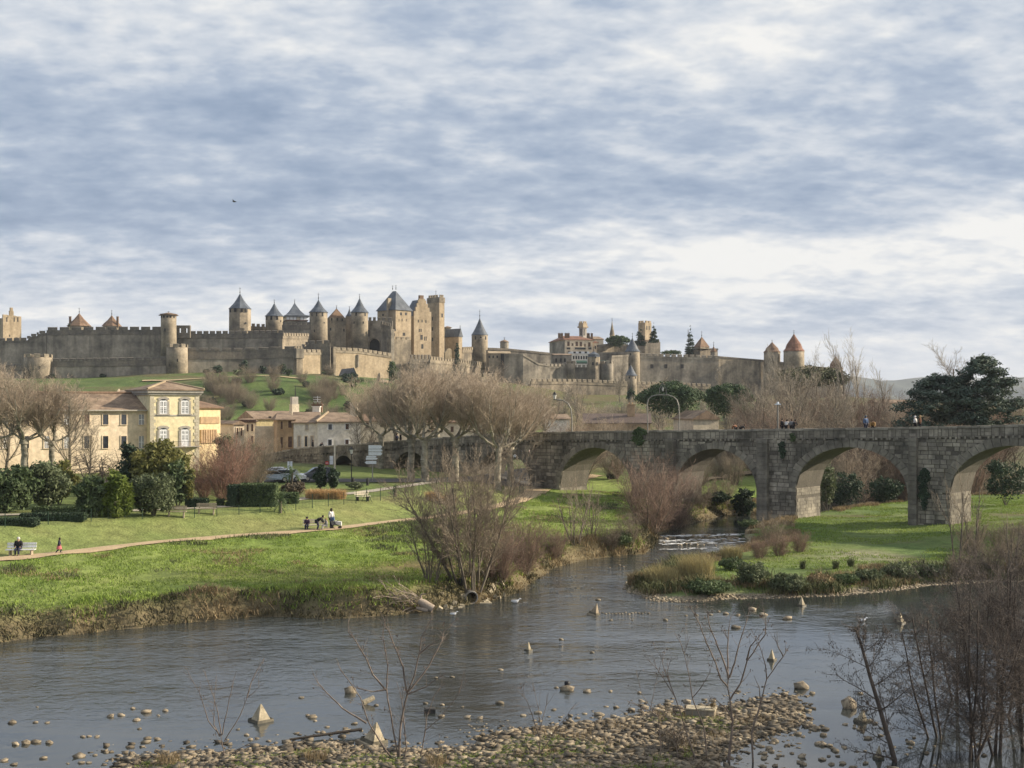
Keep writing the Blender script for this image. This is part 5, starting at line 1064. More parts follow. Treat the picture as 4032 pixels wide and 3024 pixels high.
def proto(key, name, label, cat, S, T, mt, mtw, **k):
    """template tree: empty > trunk, crown; taken over by its first user"""
    tm = S.mesh('trunk', mt, **k); cm = T.mesh('crown', mtw, **k) if T.a else None
    PROTO[key] = (name, tm, cm)
def plant(key, p, label, cat='tree', rz=None, s=1., group=None, name=None):
    nm, tm, cm = PROTO[key]; r = thing(name or nm, label, cat, p, group); rz = random.uniform(0, 6.28) if rz is None else rz
    r.rotation_euler = (0, 0, rz); r.scale = s if isinstance(s, tuple) else (s, s, s)
    mesh_obj('trunk', tm, r)
    if cm: mesh_obj('crown', cm, r)
    return r
M_bark = mat('grey_bark', [(.10, .085, .065), (.17, .15, .12)], 1.5, .95, .3)
M_plane = mat('plane_bark', [(.13, .12, .09), (.26, .24, .19), (.42, .39, .32)], 1.1, .9, .2, detail=2.)
M_twig_tan = mat('tan_twigs', [(.29, .235, .18), (.43, .355, .275)], .6, .9, island=.3)
M_twig_pale = mat('pale_twigs', [(.29, .26, .22), (.41, .38, .33)], .6, .9, island=.3)
M_twig_grey = mat('grey_twigs', [(.20, .175, .14), (.31, .275, .225)], .6, .9, island=.3)
M_twig_red = mat('red_twigs', [(.17, .115, .09), (.26, .185, .145)], .6, .9, island=.3)
M_twig_brown = mat('brown_twigs', [(.17, .14, .105), (.27, .225, .17)], .6, .9, island=.3)
M_twig_dark = mat('dark_twigs', [(.05, .042, .038), (.11, .088, .072)], .6, .9, island=.3)
M_twig_fore = mat('sapling_bark', [(.09, .068, .058), (.23, .19, .16)], 2., .8, island=.3)

# pollarded plane
def plane(seed, Ht=14.):
    R = random.Random(seed); S, T = Sk(), Sk(); h = Ht*R.uniform(.40, .46); p = Vector((0, 0, -.3)); n = 6; r = .42
    for i in range(n):
        q = Vector((R.gauss(0, .05), R.gauss(0, .05), h*(i+1)/n)); S.seg(p, q, r*(1-.25*i/n), r*(1-.25*(i+1)/n)); p = q
    S.seg(p-Vector((0, 0, .45)), p+Vector((0, 0, .25)), .50, .42)
    P = [(6, .10, .16, 10, 36, .55, .5, .15), (4, .12, .14, 5, 38, .55, .55, .15), (3, .14, .10, 3, 34, .65, .6, .15), (2, .1, .05, 0, 30, .6, .6, .2)]
    for k in range(R.randint(5, 6)):
        a = 6.283*k/5.5+R.uniform(-.3, .3); d = Vector((math.cos(a), math.sin(a), R.uniform(.35, .8))).normalized(); L = Ht*R.uniform(.14, .24); r0 = R.uniform(.15, .22); q = p
        for i in range(4):
            d = (d+rv(R)*.25+Vector((0, 0, .10))).normalized(); q2 = q+d*L/4; S.seg(q, q2, r0*(1-.1*i), r0*(1-.1*(i+1))); q = q2
        S.seg(q-d*.2, q+d*.2, r0*1.25, r0*.9)
        for j in range(R.randint(4, 6)):
            dd = (d*.75+rv(R)*.6+Vector((0, 0, .95))).normalized(); grow(S, T, q, dd, Ht*R.uniform(.34, .48), R.uniform(.055, .085), 0, P, R)
    return S, T
RMIN = .013
for i in range(3): proto('plane%d' % i, 'plane_tree', '', 'tree', *plane(40+i), M_plane, M_twig_tan, thick=.05)
pl_list = [(1500, 178, 1., 'slim leafless plane tree at the left end of the row before the bridge'), (1618, 153, 1.08, 'pollarded plane tree with a thick dark trunk and knobbly head, left of a close pair'), (1672, 150, 1.06, 'pollarded plane tree with a pale streaked trunk, right of a close pair'),
           (1792, 152, 1.10, 'pollarded plane tree with a broad forked head behind the riverside thicket'), (1960, 150, 1.06, 'pollarded plane tree with a white peeling limb at the right of the row'), (2010, 158, 1.0, 'plane tree with a slim dark trunk beside the bridge pier'), (1880, 176, 1.12, 'plane tree just behind the bridge, in the middle of the twig mass'), (2080, 182, .95, 'plane tree behind the bridge at the right edge of the twig mass'), (1560, 190, 1.05, 'plane tree behind the bridge at the left side of the twig mass'), (1720, 186, 1.15, 'tallest plane crown rising behind the small bridge arches')]
for i, (u, Y, s, lab) in enumerate(pl_list):
    x = wx(u, Y); plant('plane%d' % (i % 3), (x, Y, gz(x, Y)), lab, 'tree', s=(s*1.12, s*1.12, s*.80), group='pollarded plane trees along the bridge')
# riverside multi stem thicket tree
RMIN = .010
PM = [(7, .09, .05, 14, 36, .48, .42, .15), (5, .13, .10, 9, 38, .5, .5, .15), (4, .16, .08, 6, 36, .55, .55, .1), (3, .16, .03, 0, 30, .5, .5, .1)]
proto('alder', 'alder_thicket', '', 'tree', *proto_multi(3, 8.6, PM, 13, lean=.5, r0=.085, base=.7), M_bark, M_twig_brown, thick=.045)
proto('alder_b', 'alder_thicket', '', 'tree', *proto_multi(8, 6.0, PM[1:], 6, lean=.35, r0=.07, base=.4), M_bark, M_twig_brown, thick=.045)
PH = [(6, .17, .05, 13, 42, .5, .5, .15), (4, .2, .08, 8, 42, .55, .5, .1), (3, .2, .05, 0, 36, .5, .5, .1)]
proto('hazel', 'bare_shrub', '', 'shrub', *proto_multi(5, 7.2, PH, 26, lean=.55, r0=.055, base=.7), M_bark, M_twig_red, thick=.045)
proto('hazel_b', 'bare_shrub', '', 'shrub', *proto_multi(6, 4.2, PH, 22, lean=.5, r0=.035, base=.5), M_bark, M_twig_red, thick=.03)
proto('hazel_c', 'bare_shrub', '', 'shrub', *proto_multi(9, 3.6, PH, 16, lean=.6, r0=.03, base=.4), M_bark, M_twig_brown, thick=.03)
proto('hazel_c2', 'bare_shrub', '', 'shrub', *proto_multi(15, 6.5, PH, 16, lean=.6, r0=.05, base=.5), M_bark, M_twig_tan, thick=.04)
proto('hazel_t', 'bare_shrub', '', 'shrub', *proto_multi(12, 5.5, PH, 20, lean=.5, r0=.05, base=.5), M_bark, M_twig_brown, thick=.04)
RMIN = .02
PT = [(8, .07, .04, 20, 48, .50, .42, .2), (6, .10, .10, 10, 38, .5, .5, .1), (4, .13, .10, 6, 36, .6, .55, .1), (3, .14, .05, 0, 30, .5, .5, .1)]
for i in range(3): proto('bare%d' % i, 'bare_tree', '', 'tree', *proto_multi(20+i, 13., PT, 1, r0=.26, lean=.12), M_bark, M_twig_grey, thick=.05)
RMIN = .05
for i in range(2): proto('far%d' % i, 'bare_tree', '', 'tree', *proto_multi(25+i, 11., [(6, .1, .04, 14, 44, .5, .45, .12), (5, .14, .08, 8, 40, .55, .5, .1), (3, .16, .06, 0, 36, .5, .5, .1)], 3, r0=.22, lean=.25, base=.5), M_bark, M_twig_tan if i else M_twig_grey, thick=.2)
RMIN = .02
PP = [(8, .05, .06, 13, 24, .5, .45, .18), (6, .07, .16, 9, 24, .5, .5, .15), (4, .10, .14, 5, 26, .55, .55, .1), (3, .1, .08, 0, 30, .5, .5, .1)]
for i in range(2): proto('poplar%d' % i, 'bare_poplar', '', 'tree', *proto_multi(30+i, 17., PP, 1, r0=.24, lean=.12), M_bark, M_twig_pale, thick=.05)
def at(u, v=None, Y=None):
    if Y: x = wx(u, Y); return Vector((x, Y, gz(x, Y)))
    return hit(u, v)
plant('alder', at(1850, 2325), 'large many stemmed leafless thicket tree leaning over the river bank above the pipe', 'tree', .3, (1.02, 1.02, 1.0))
plant('alder_b', at(1700, 2290), 'lower leafless thicket at the left foot of the large many stemmed tree', 'tree', s=.85)
plant('hazel_b', at(2055, 2255), 'reddish leafless shrub right of the large many stemmed tree', 'shrub', s=.95); plant('hazel_b', at(1965, 2290), 'low reddish twiggy shrub at the right foot of the large many stemmed tree', 'shrub', 1., s=.8)
plant('alder_b', at(2265, 2140), 'thin leafless shrub where the footpath meets the river bend', 'shrub', .6, .92); plant('alder_b', at(2330, 2120), 'thin leafless shrub a little right of the one at the river bend', 'shrub', 2.4, .75)
plant('hazel', at(2560, 2095), 'big dense reddish brown shrub on the bank before the bridge pier', 'shrub', .5, .98); plant('hazel', at(2650, 2085), 'dense dark shrub leaning over the rapids beside the big reddish brown shrub', 'shrub', 2.2, .82)
for i, (u, v, s, k, lab) in enumerate([(3070, 2190, .42, 'hazel_b', 'dark red bramble clump left of the sunny grass on the spit'), (2990, 2200, .38, 'hazel_b', 'small dark red bramble clump beside the river on the spit'), (3150, 2175, .42, 'hazel_b', 'dark red bramble clump nearest the sunny grass'), (3040, 2150, .75, 'hazel_c', 'thin grey leafless bush rising from the red brambles'),
        (3830, 2190, .5, 'hazel_t', 'brown thicket at the right edge of the flood meadow'), (3960, 2200, .55, 'hazel_t', 'brown thicket by the right frame edge behind the pool'), (4060, 2180, .6, 'hazel_b', 'reddish thicket cut by the right frame edge'), (3900, 2260, .45, 'hazel_t', 'brown thicket on the far side of the dark pool'), (4010, 2270, .5, 'hazel_t', 'tangled brown thicket at the far right of the dark pool'), (3790, 2280, .6, 'hazel_c', 'small brown bush at the pool edge under the slim bare trees'),
        (2760, 2000, .9, 'hazel_c', 'dark bush under the river arch, left of the water'), (2850, 1990, 1.0, 'hazel_c', 'dark bush under the river arch close to the pier'), (2480, 2140, .7, 'hazel_c', 'brown bush on the bank above the rapids'), (2400, 2170, .7, 'hazel_c', 'brown bush on the outer bend of the bank'), (2180, 2200, .55, 'hazel_b', 'low reddish bush at the water on the outer bend')]):
    plant(k, at(u, v), lab, 'shrub', s=s)
for u, v, s, lab in ((3770, 2235, 1.05, 'slim bare tree with two stems on the right bank before the ivy pier'), (3815, 2225, 1.12, 'slim bare tree right of the two stemmed one on the right bank'), (3990, 2280, .7, 'thin pale sapling by the far right of the pool')):
    plant('sap', at(u, v), lab, 'tree', s=s) if 'sap' in PROTO else None
RMIN = .012
PS = [(7, .07, .06, 7, 30, .55, .5, .25), (5, .1, .06, 4, 34, .5, .5, .2), (4, .1, .05, 0, 30, .5, .5, .2)]
proto('sap', 'slim_tree', '', 'tree', *proto_multi(14, 5.2, PS, 3, lean=.16, r0=.07, base=.15), M_bark, M_twig_brown, thick=.03)
for u, v, s, lab in ((3770, 2235, 1.15, 'slim bare tree with several stems on the right bank before the ivy pier'), (3830, 2222, 1.2, 'slim bare tree right of the several stemmed one on the right bank'), (3990, 2285, .85, 'thin pale sapling by the far right of the pool')):
    plant('sap', at(u, v), lab, 'tree', s=s)
# trees left of the mansion, in the park
for i, (u, Y, s, k, lab) in enumerate([(-60, 138, (1.1, 1.1, .78), 'plane1', 'pollarded plane cut by the left frame edge before the mansion wing'), (95, 140, (1.1, 1.1, .80), 'plane0', 'pale limbed leafless plane hiding the left windows of the mansion wing'), (205, 143, (.95, .95, .74), 'plane2', 'leafless plane with a forked trunk before the mansion wing'), (275, 141, .72, 'bare2', 'leafless tree whose branches fan out right before the mansion wing'), (20, 150, .95, 'bare0', 'tall thin leafless tree at the far left before the mansion roof'), (350, 146, .5, 'bare1', 'small dark leafless tree beneath the mansion wing windows')]):
    plant(k, at(u, Y=Y), lab, 'tree', s=s, group='bare trees before the mansion wing')
RMIN = .012
proto('redbush', 'copper_shrub', '', 'shrub', *proto_multi(17, 6.6, PH, 24, lean=.62, r0=.05, base=.4), M_bark, mat('copper_twigs', [(.19, .105, .08), (.28, .17, .13)], .5, .9, island=.35), thick=.04)
plant('redbush', at(880, Y=119), 'large rounded copper brown leafless shrub in the middle of the park', 'shrub', .7, (.78, .78, .9)); plant('redbush', at(800, Y=122), 'copper shrub tucked behind the left side of the large rounded one', 'shrub', 2., (.6, .6, .62))
plant('hazel_t', at(960, Y=135), 'grey leafless shrub behind the copper shrub', 'shrub', s=(.9, .9, .95)); plant('hazel_t', at(1010, Y=140), 'grey leafless shrub above the parked cars', 'shrub', s=.95)
plant('bare1', at(1420, Y=186), 'small fan shaped bare tree before the white corner house', 'tree', s=.52); plant('bare1', at(1465, Y=184), 'second fan shaped bare tree between the corner house and the planes', 'tree', s=.48)
RMIN = .014
# beyond the bridge
for i, (u, Y, s, k, lab) in enumerate([(2770, 275, .8, 'bare1', 'brown leafless tree between the two umbrella pines'), (2960, 205, 1.12, 'bare1', 'brown leafless tree right of the second umbrella pine'), (3040, 210, 1.2, 'bare1', 'leafless tree behind the tall pale bridge lamp'), (3110, 200, 1.2, 'bare0', 'leafless tan tree in front of the brown cone tower'), (3180, 206, 1.22, 'bare1', 'leafless brown tree in front of the red cone tower'), (3255, 200, 1.1, 'bare1', 'broad leafless tree right of the red cone tower'), (3330, 215, 1.16, 'poplar0', 'tall pale feathery poplar, taller of two at the right'), (3395, 220, 1.12, 'poplar1', 'tall pale feathery poplar right of the grey brown cone tower'), (3480, 230, .92, 'poplar0', 'shorter pale poplar standing over the far hills'),
        (3000, 330, 1.25, 'poplar1', 'faint pale poplar left of the brown cone tower'), (3070, 340, 1.35, 'poplar0', 'faint pale poplar between the brown and red cone towers'), (3210, 335, 1.3, 'poplar1', 'faint pale poplar right of the red cone tower'), (3265, 320, 1.2, 'poplar0', 'faint pale poplar above the broad leafless tree'), (3745, 205, 1.16, 'bare0', 'pale bare treetop sticking out above the dark cedar'), (2925, 232, .95, 'bare0', 'leafless tree rising behind the second umbrella pine'), (3010, 190, 1.0, 'bare2', 'dense leafless tree just left of the pale bridge lamp'), (3075, 225, 1.25, 'bare2', 'dense leafless tree between the pale bridge lamp and the brown cone tower'), (3145, 188, 1.1, 'bare1', 'dense leafless tree right of the pale bridge lamp'), (3215, 225, 1.2, 'bare2', 'dense leafless tree below the red cone tower'), (3290, 190, 1.0, 'bare2', 'dense leafless tree below the grey brown cone tower'), (3360, 196, .95, 'bare1', 'dense leafless tree at the foot of the tall poplars'), (3460, 205, .85, 'bare2', 'dense leafless tree left of the cedar'), (3530, 196, .8, 'bare1', 'dense leafless tree touching the left boughs of the cedar'), (4010, 190, 1.0, 'bare1', 'brown leafless tree at the right frame edge beyond the bridge'), (4080, 200, 1.0, 'bare0', 'leafless tree cut by the right frame edge'), (3550, 250, .8, 'bare1', 'low leafless tree under the distant hills'), (3420, 235, .8, 'bare1', 'low leafless tree among the poplar feet'),
        (2840, 560, .9, 'bare0', 'small bare tree on the rampart right of the pyramid gate tower'), (2625, 625, 1., 'bare0', 'small bare tree beside the conifers on the hilltop'), (380, 560, .9, 'bare0', 'bare tree between the two orange pyramid roofs'), (2440, 505, 1.1, 'bare1', 'bare tree below the small slate turret')]):
    plant(k, at(u, Y=Y), lab, 'tree', s=s*(.9 if k[0] == 'p' else 1.02 if u == 3745 else .82) if Y < 400 else s)
rb = random.Random(4)
LB = ['brown leafless shrub beyond the bridge parapet near the white shed', 'brown leafless shrub beyond the bridge parapet below the umbrella pines', 'brown leafless shrub beyond the bridge parapet below the cone towers', 'reddish leafless shrub beyond the bridge parapet near the cedar']
for i in range(64):
    u = 2230+i*27+rb.uniform(-20, 20); Y = rb.uniform(172, 240); k = rb.choice(('hazel_t', 'hazel_c2', 'hazel_t', 'hazel')); g = 0 if u < 2420 else 1 if u < 2950 else 2 if u < 3420 else 3
    plant(k, at(u, Y=Y), LB[g], 'shrub', s=rb.uniform(.9, 1.35)*(1.15 if u > 2950 else .62 if u > 2480 else .9), group='leafless shrubs beyond the bridge, part %s' % ('near the shed', 'below the pines', 'below the towers', 'near the cedar')[g])
for i in range(58):                       # scrub on the castle hill behind the planes and under the right walls
    u = 1480+i*29+rb.uniform(-25, 25); Y = rb.uniform(330, 480) if u < 2100 else rb.uniform(300, 470); g = 0 if u < 2100 else 1 if u < 2600 else 2
    plant(rb.choice(('far0', 'far1')), at(u, Y=Y), ['tan leafless tree on the castle slope behind the planes', 'tan leafless scrub tree below the hotel and right ramparts', 'tan leafless scrub tree below the plain right curtain'][g], 'tree', s=rb.uniform(.6, 1.0), group='scrub trees on the castle slope %d' % g if False else ['trees on the slope behind the planes', 'scrub below the hotel', 'scrub below the plain curtain'][g])
for u, Y, s, lab in ((855, 400, 1.3, 'dark twiggy bush on the green slope above the annex'), (910, 385, 1.2, 'dark twiggy bush right of the one above the annex'), (1075, 405, .9, 'small dark twiggy bush in the middle of the green slope'), (1250, 400, 1.4, 'brown twiggy bush behind the rooftop aerials'), (1300, 410, 1.2, 'brown twiggy bush right of the rooftop aerials'), (985, 380, 1.0, 'brown twiggy bush beside the dark cypress'), (1300, 462, .8, 'brown twiggy scrub under the dark buttress')):
    plant('hazel_t', at(u, Y=Y), lab, 'shrub', s=s)

# ------------------------------------------------------------------ evergreen foliage
def leaves(lobes, n, size, R, shell=.45, flat=.0, up=0., tri=False):
    """leaf cards spread through ellipsoid lobes [(cx,cy,cz,rx,ry,rz)]"""
    L = np.array(lobes, float); w = L[:, 3]*L[:, 4]*L[:, 5]; w = w**.75; k = R.choice(len(L), n, p=w/w.sum())
    d = R.normal(size=(n, 3)); d /= np.linalg.norm(d, axis=1, keepdims=True); rad = R.random(n)**shell
    c = L[k, :3]+d*rad[:, None]*L[k, 3:6]*(1+.10*R.normal(size=(n, 1)))
    nrm = d*.6+R.normal(size=(n, 3))*.6; nrm[:, 2] += up; nrm /= np.linalg.norm(nrm, axis=1, keepdims=True)
    a = np.cross(nrm, R.normal(size=(n, 3))); a /= np.linalg.norm(a, axis=1, keepdims=True); b = np.cross(nrm, a)
    s = size*(.6+.8*R.random(n))[:, None]; el = 1.+flat
    V = np.stack([c-a*s*el, c-b*s*.55, c+a*s*el, c+b*s*.55], 1).reshape(-1, 3); V[:, 2] = np.maximum(V[:, 2], .02)
    return V, np.arange(4*n).reshape(n, 4)
def lobes_round(w, h, n, R, z0=.15, lump=.42):
    out = [(0, 0, h*.5, w*.36, w*.36, h*.40)]
    for i in range(n):
        a = R.uniform(0, 6.28); t = R.uniform(.12, .95); rr = w/2*math.sin(math.pi*min(.93, max(.18, t*.9)))*R.uniform(.45, .8); s = R.uniform(.6, 1.1)*lump*min(w, h)/2
        out.append((math.cos(a)*rr, math.sin(a)*rr, h*(z0+(1-z0)*t)-s*.4, s, s, s*.8))
    return out
G_olive = mat('olive_leaves', [(.065, .085, .04), (.11, .135, .07), (.16, .185, .11)], .5, .7, island=.45, trans=.25)
G_dark = mat('dark_leaves', [(.028, .048, .03), (.05, .08, .045)], .5, .7, island=.5, trans=.2)
G_mid = mat('green_leaves', [(.06, .09, .04), (.10, .14, .06)], .5, .7, island=.5, trans=.25)
G_lime = mat('lime_leaves', [(.11, .16, .03), (.18, .22, .05)], .5, .7, island=.45, trans=.3)
G_yel = mat('yellow_green_leaves', [(.12, .13, .035), (.19, .18, .06)], .4, .7, island=.45, trans=.3)
G_pine = mat('pine_needles', [(.04, .07, .035), (.075, .12, .05)], .3, .7, island=.5, trans=.15)
G_cedar = mat('cedar_needles', [(.04, .068, .06), (.07, .10, .075), (.11, .13, .085)], .15, .8, island=.5, trans=.1)
def bush(name, label, p, w, h, m, n, size, seed, cat='shrub', lobes=None, trunk=None, flat=.2, group=None, up=0., shell=.45, nl=12, lump=.42):
    if h < .3: print("LOW", label, h); h = .6
    R = random.Random(seed); NR = np.random.default_rng(seed); lb = lobes or lobes_round(w, h, nl, R, lump=lump)
    V, f = leaves(lb, n, size, NR, shell, flat, up); r = thing(name, label, cat, p, group)
    mesh_obj('crown', npmesh('crown', V, [f], m), r)
    S = Sk(); tr = trunk or (.06, h*.45, 4)
    for i in range(tr[2]):
        a = R.uniform(0, 6.28); d = Vector((math.cos(a)*.35, math.sin(a)*.35, 1)).normalized() if tr[2] > 1 else Vector((.02, .02, 1)); q = Vector((0, 0, -.2))
        for j in range(4): d = (d+rv(R)*.12).normalized(); q2 = q+d*tr[1]/4; S.seg(q, q2, tr[0]*(1-.18*j), tr[0]*(1-.18*(j+1))); q = q2
        tgt = lb[R.randrange(len(lb))]; S.seg(q, Vector(tgt[:3]), tr[0]*.3, tr[0]*.1)
    mesh_obj('trunk', S.mesh('trunk', M_bark, thick=.0), r)
    return r
def px2m(w, Y): return w/F*Y
def bushpx(name, label, u, vb, w, vt, m, n, size, seed, Y=None, **k):
    p = at(u, vb, Y); h = wz(vt, p.y)-p.z; return bush(name, label, p, px2m(w, p.y), h, m, n, size, seed, **k)
bushpx('evergreen_bush', 'big dark green bush filling the left frame edge of the park', 40, 2040, 250, 1825, G_mid, 6500, .17, 1, Y=105); bushpx('evergreen_bush', 'dark bush hanging off the left frame edge', -90, 2045, 200, 1850, G_mid, 3000, .17, 2, Y=104)
bushpx('evergreen_bush', 'olive green small tree right of the big bush at the left edge', 195, 2020, 200, 1805, G_olive, 5500, .15, 3, Y=109, trunk=(.1, 1.2, 3)); bushpx('evergreen_bush', 'light green bush top behind the olive green small tree', 235, 2000, 130, 1790, G_yel, 2500, .15, 4, Y=113)
bushpx('bamboo_clump', 'dark feathery bamboo clump left of the lime one', 360, 2045, 140, 1880, G_mid, 4200, .16, 5, Y=102, flat=1.2); bushpx('bamboo_clump', 'lime green bamboo clump with pointed tops', 455, 2042, 120, 1845, G_lime, 4000, .15, 6, Y=102, flat=1.4, lobes=[(x, y, z, .5, .5, 1.3) for x, y, z in ((-.7, 0, 1.5), (-.1, .2, 2.6), (.5, -.1, 2.2), (.9, .1, 1.5), (-1., .2, .9), (.2, -.3, 1.0))])
bushpx('evergreen_tree', 'tall dark evergreen behind the silvery olive', 530, 2000, 170, 1735, G_dark, 5000, .17, 7, Y=113); bushpx('evergreen_tree', 'tall yellow green evergreen rising in front of the yellow mansion', 625, 1990, 240, 1725, G_yel, 7500, .17, 8, Y=112, nl=16); bushpx('evergreen_bush', 'green bush on the right of the yellow green evergreen', 700, 1985, 120, 1790, G_mid, 2600, .16, 9, Y=111)
bushpx('olive_tree', 'silvery grey olive bush with pale bare stems at the terrace edge', 605, 2030, 235, 1855, G_olive, 7500, .11, 10, Y=104, trunk=(.07, 1.3, 7), nl=15)
bushpx('evergreen_bush', 'thin yellowing bush beside the leaning bare stem', 745, 1990, 60, 1840, G_yel, 900, .12, 11, Y=111)
proto('weep', 'arbour', '', 'tree', *proto_multi(19, 5.4, [(6, .2, -.02, 14, 60, .6, .5, .3), (6, .2, -.12, 9, 50, .6, .5, .1), (5, .15, -.16, 0, 36, .5, .5, .1)], 3, lean=.5, r0=.14, base=.3), M_bark, M_twig_dark, thick=.05)
plant('weep', at(370, Y=122), 'dark dome shaped weeping bare tree before the mansion wing', 'tree', .2, (1.0, 1.0, .95), name='weeping_tree')
plant('weep', at(420, Y=124), 'second drooping bare tree in the dark dome before the mansion wing', 'tree', 2.2, (.85, .85, .85), name='weeping_tree')
bushpx('olive_tree', 'pale grey green olive tree above the copper shrub and cars', 985, 1900, 120, 1740, G_olive, 2600, .14, 12, Y=141); bushpx('olive_tree', 'pale grey green olive tree next to the annex wall', 885, 1900, 100, 1685, G_olive, 2200, .15, 13, Y=150)
# clipped hedges
def hedge(label, p, L, W_, h, rz, m, n, seed, name='clipped_hedge', round_=.0):
    R = np.random.default_rng(seed); r = thing(name, label, 'hedge', p); r.rotation_euler = (0, 0, rz)
    b = MB(); b.box((0, 0, -.1), L-.25, W_-.25, h-.02); me = bpy.data.meshes.new('core'); me.from_pydata(b.v, [], b.f); me.materials.append(G_dark); mesh_obj('core', me, r)
    f = R.choice(5, n, p=np.array([L*h, L*h, W_*h, W_*h, L*W_])/(2*L*h+2*W_*h+L*W_)); u, v = R.random(n)-.5, R.random(n); c = np.zeros((n, 3)); nr = np.zeros((n, 3))
    for k, (ax, sg_) in enumerate(((1, -1), (1, 1), (0, -1), (0, 1))):
        s = f == k; c[s, 1-ax] = u[s]*(L if ax == 1 else W_); c[s, ax] = sg_*(W_ if ax == 1 else L)/2; c[s, 2] = v[s]*h; nr[s, ax] = sg_
    s = f == 4; c[s, 0] = u[s]*L; c[s, 1] = (v[s]-.5)*W_; c[s, 2] = h; nr[s, 2] = 1; c += R.normal(size=c.shape)*.04
    nr = nr*.7+R.normal(size=nr.shape)*.6; nr /= np.linalg.norm(nr, axis=1, keepdims=True); a = np.cross(nr, R.normal(size=nr.shape)); a /= np.linalg.norm(a, axis=1, keepdims=True); bb = np.cross(nr, a); sz = (.05+.06*R.random(n))[:, None]
    V = np.stack([c-a*sz, c-bb*sz*.6, c+a*sz, c+bb*sz*.6], 1).reshape(-1, 3); mesh_obj('foliage', npmesh('foliage', V, [np.arange(4*n).reshape(n, 4)], m), r); return r
hedge('large clipped block hedge with a lit top in the middle of the park', at(1020, 1992), 3.2, 2.2, 2.0, .12, G_mid, 7000, 1); hedge('tall narrow clipped dark hedge block at the left end of the large one', at(920, 1993), .9, 2.0, 1.9, .12, G_dark, 1800, 2)
hedge('low clipped hedge right of the palm and the large block hedge', at(1138, 1982), 1.7, 1.3, .95, .12, G_mid, 2200, 3)
hedge('low dark clipped hedge left of the copper shrub', at(775, 1998), 1.9, .9, .75, .1, G_dark, 1500, 4); hedge('little clipped cube bush under the copper shrub', at(868, 1992), .55, .55, .6, 0, G_mid, 500, 5); hedge('tiny clipped ball bush right of the little cube bush', at(898, 1994), .4, .4, .35, 0, G_mid, 300, 6)
hedge('long low hedge along the terrace at the far left', at(210, 2050), 5.0, .8, .55, .12, G_dark, 2500, 7); hedge('long low hedge behind the bushes at the far left', at(250, 2020), 5.0, .8, .5, .12, G_mid, 2500, 8); hedge('low hedge strip along the terrace under the big left bush', at(40, 2068), 4.2, .7, .5, .12, G_dark, 1800, 9)
# palms and ornamental grass
def fronds(name, label, p, h, n, L, m, seed, droop=.9, wd=.10, trunk=.12, cat='palm', upr=.5):
    R = random.Random(seed); r = thing(name, label, cat, p); V = []; Fq = []
    for i in range(n):
        a = R.uniform(0, 6.28); e = R.uniform(upr-.5, upr+.9); d = Vector((math.cos(a)*math.cos(e), math.sin(a)*math.cos(e), math.sin(e))); q = Vector((0, 0, h)); l = L*R.uniform(.75, 1.1); ps = [q.copy()]
        for j in range(5): d = (d+Vector((0, 0, -droop*.16*(j+1)))).normalized(); q = q+d*l/5; ps.append(q.copy())
        sd = Vector((-math.sin(a), math.cos(a), 0))
        for j in range(5):
            w0 = wd*l*(.5, 1., 1., .8, .5)[j]; 
            for sgn in (-1, 1):
                for k in (0, .5):
                    b0 = ps[j]+(ps[j+1]-ps[j])*k; o = len(V); tip = b0+(ps[j+1]-ps[j]).normalized()*w0*.9+sd*sgn*w0*1.5+Vector((0, 0, -.25*w0)); V += [b0, b0+(ps[j+1]-ps[j])*.28, tip]; Fq.append((o, o+1, o+2))
    mesh_obj('crown', npmesh('crown', np.array([tuple(v) for v in V]), [np.array(Fq)], m), r)
    S = Sk(); S.seg((0, 0, -.2), (0, 0, h*.5), trunk, trunk); S.seg((0, 0, h*.5), (0, 0, h+.1), trunk, trunk*1.1); mesh_obj('trunk', S.mesh('trunk', M_bark, thick=0.), r); return r
fronds('palm_tree', 'young palm with arching fronds right of the large block hedge', at(1105, Y=110), .9, 34, 1.8, G_mid, 1); fronds('palm_tree', 'bushy palm before the parked white car', at(1150, Y=135), 1.6, 44, 1.6, G_mid, 2, 1.1); fronds('palm_tree', 'small palm with a stout trunk alone on the lawn near the fence', at(1556, 1955), .75, 30, 1.0, G_mid, 3, 1.1, trunk=.14); fronds('palm_tree', 'low palm leaves left of the young palm', at(1020, Y=128), .5, 22, 1.5, G_mid, 4)
bushpx('juniper_tree', 'dark green drooping conifer before the navy car', 1262, 1915, 60, 1828, G_dark, 2400, .14, 31, Y=133, trunk=(.1, 1.2, 1)); bushpx('juniper_tree', 'dark green drooping conifer right of the similar one by the signal pole', 1312, 1915, 52, 1842, G_dark, 2000, .14, 32, Y=133, trunk=(.1, 1.2, 1))
M_straw = mat('straw', [(.42, .27, .13), (.55, .38, .20)], 1., .9, island=.4, trans=.2); M_dry = mat('dry_grass', [(.20, .15, .085), (.31, .24, .14)], .6, .95, island=.5, trans=.15); M_reed = mat('pale_reed', [(.30, .25, .12), (.40, .35, .18)], .7, .95, island=.45, trans=.15)
M_grass = mat('meadow_grass', [(.165, .245, .048), (.26, .325, .085)], .12, .9, island=.4, trans=.2, spec=.1); M_weed = mat('dark_weeds', [(.08, .095, .045), (.13, .14, .07)], .3, .9, island=.5, trans=.1)
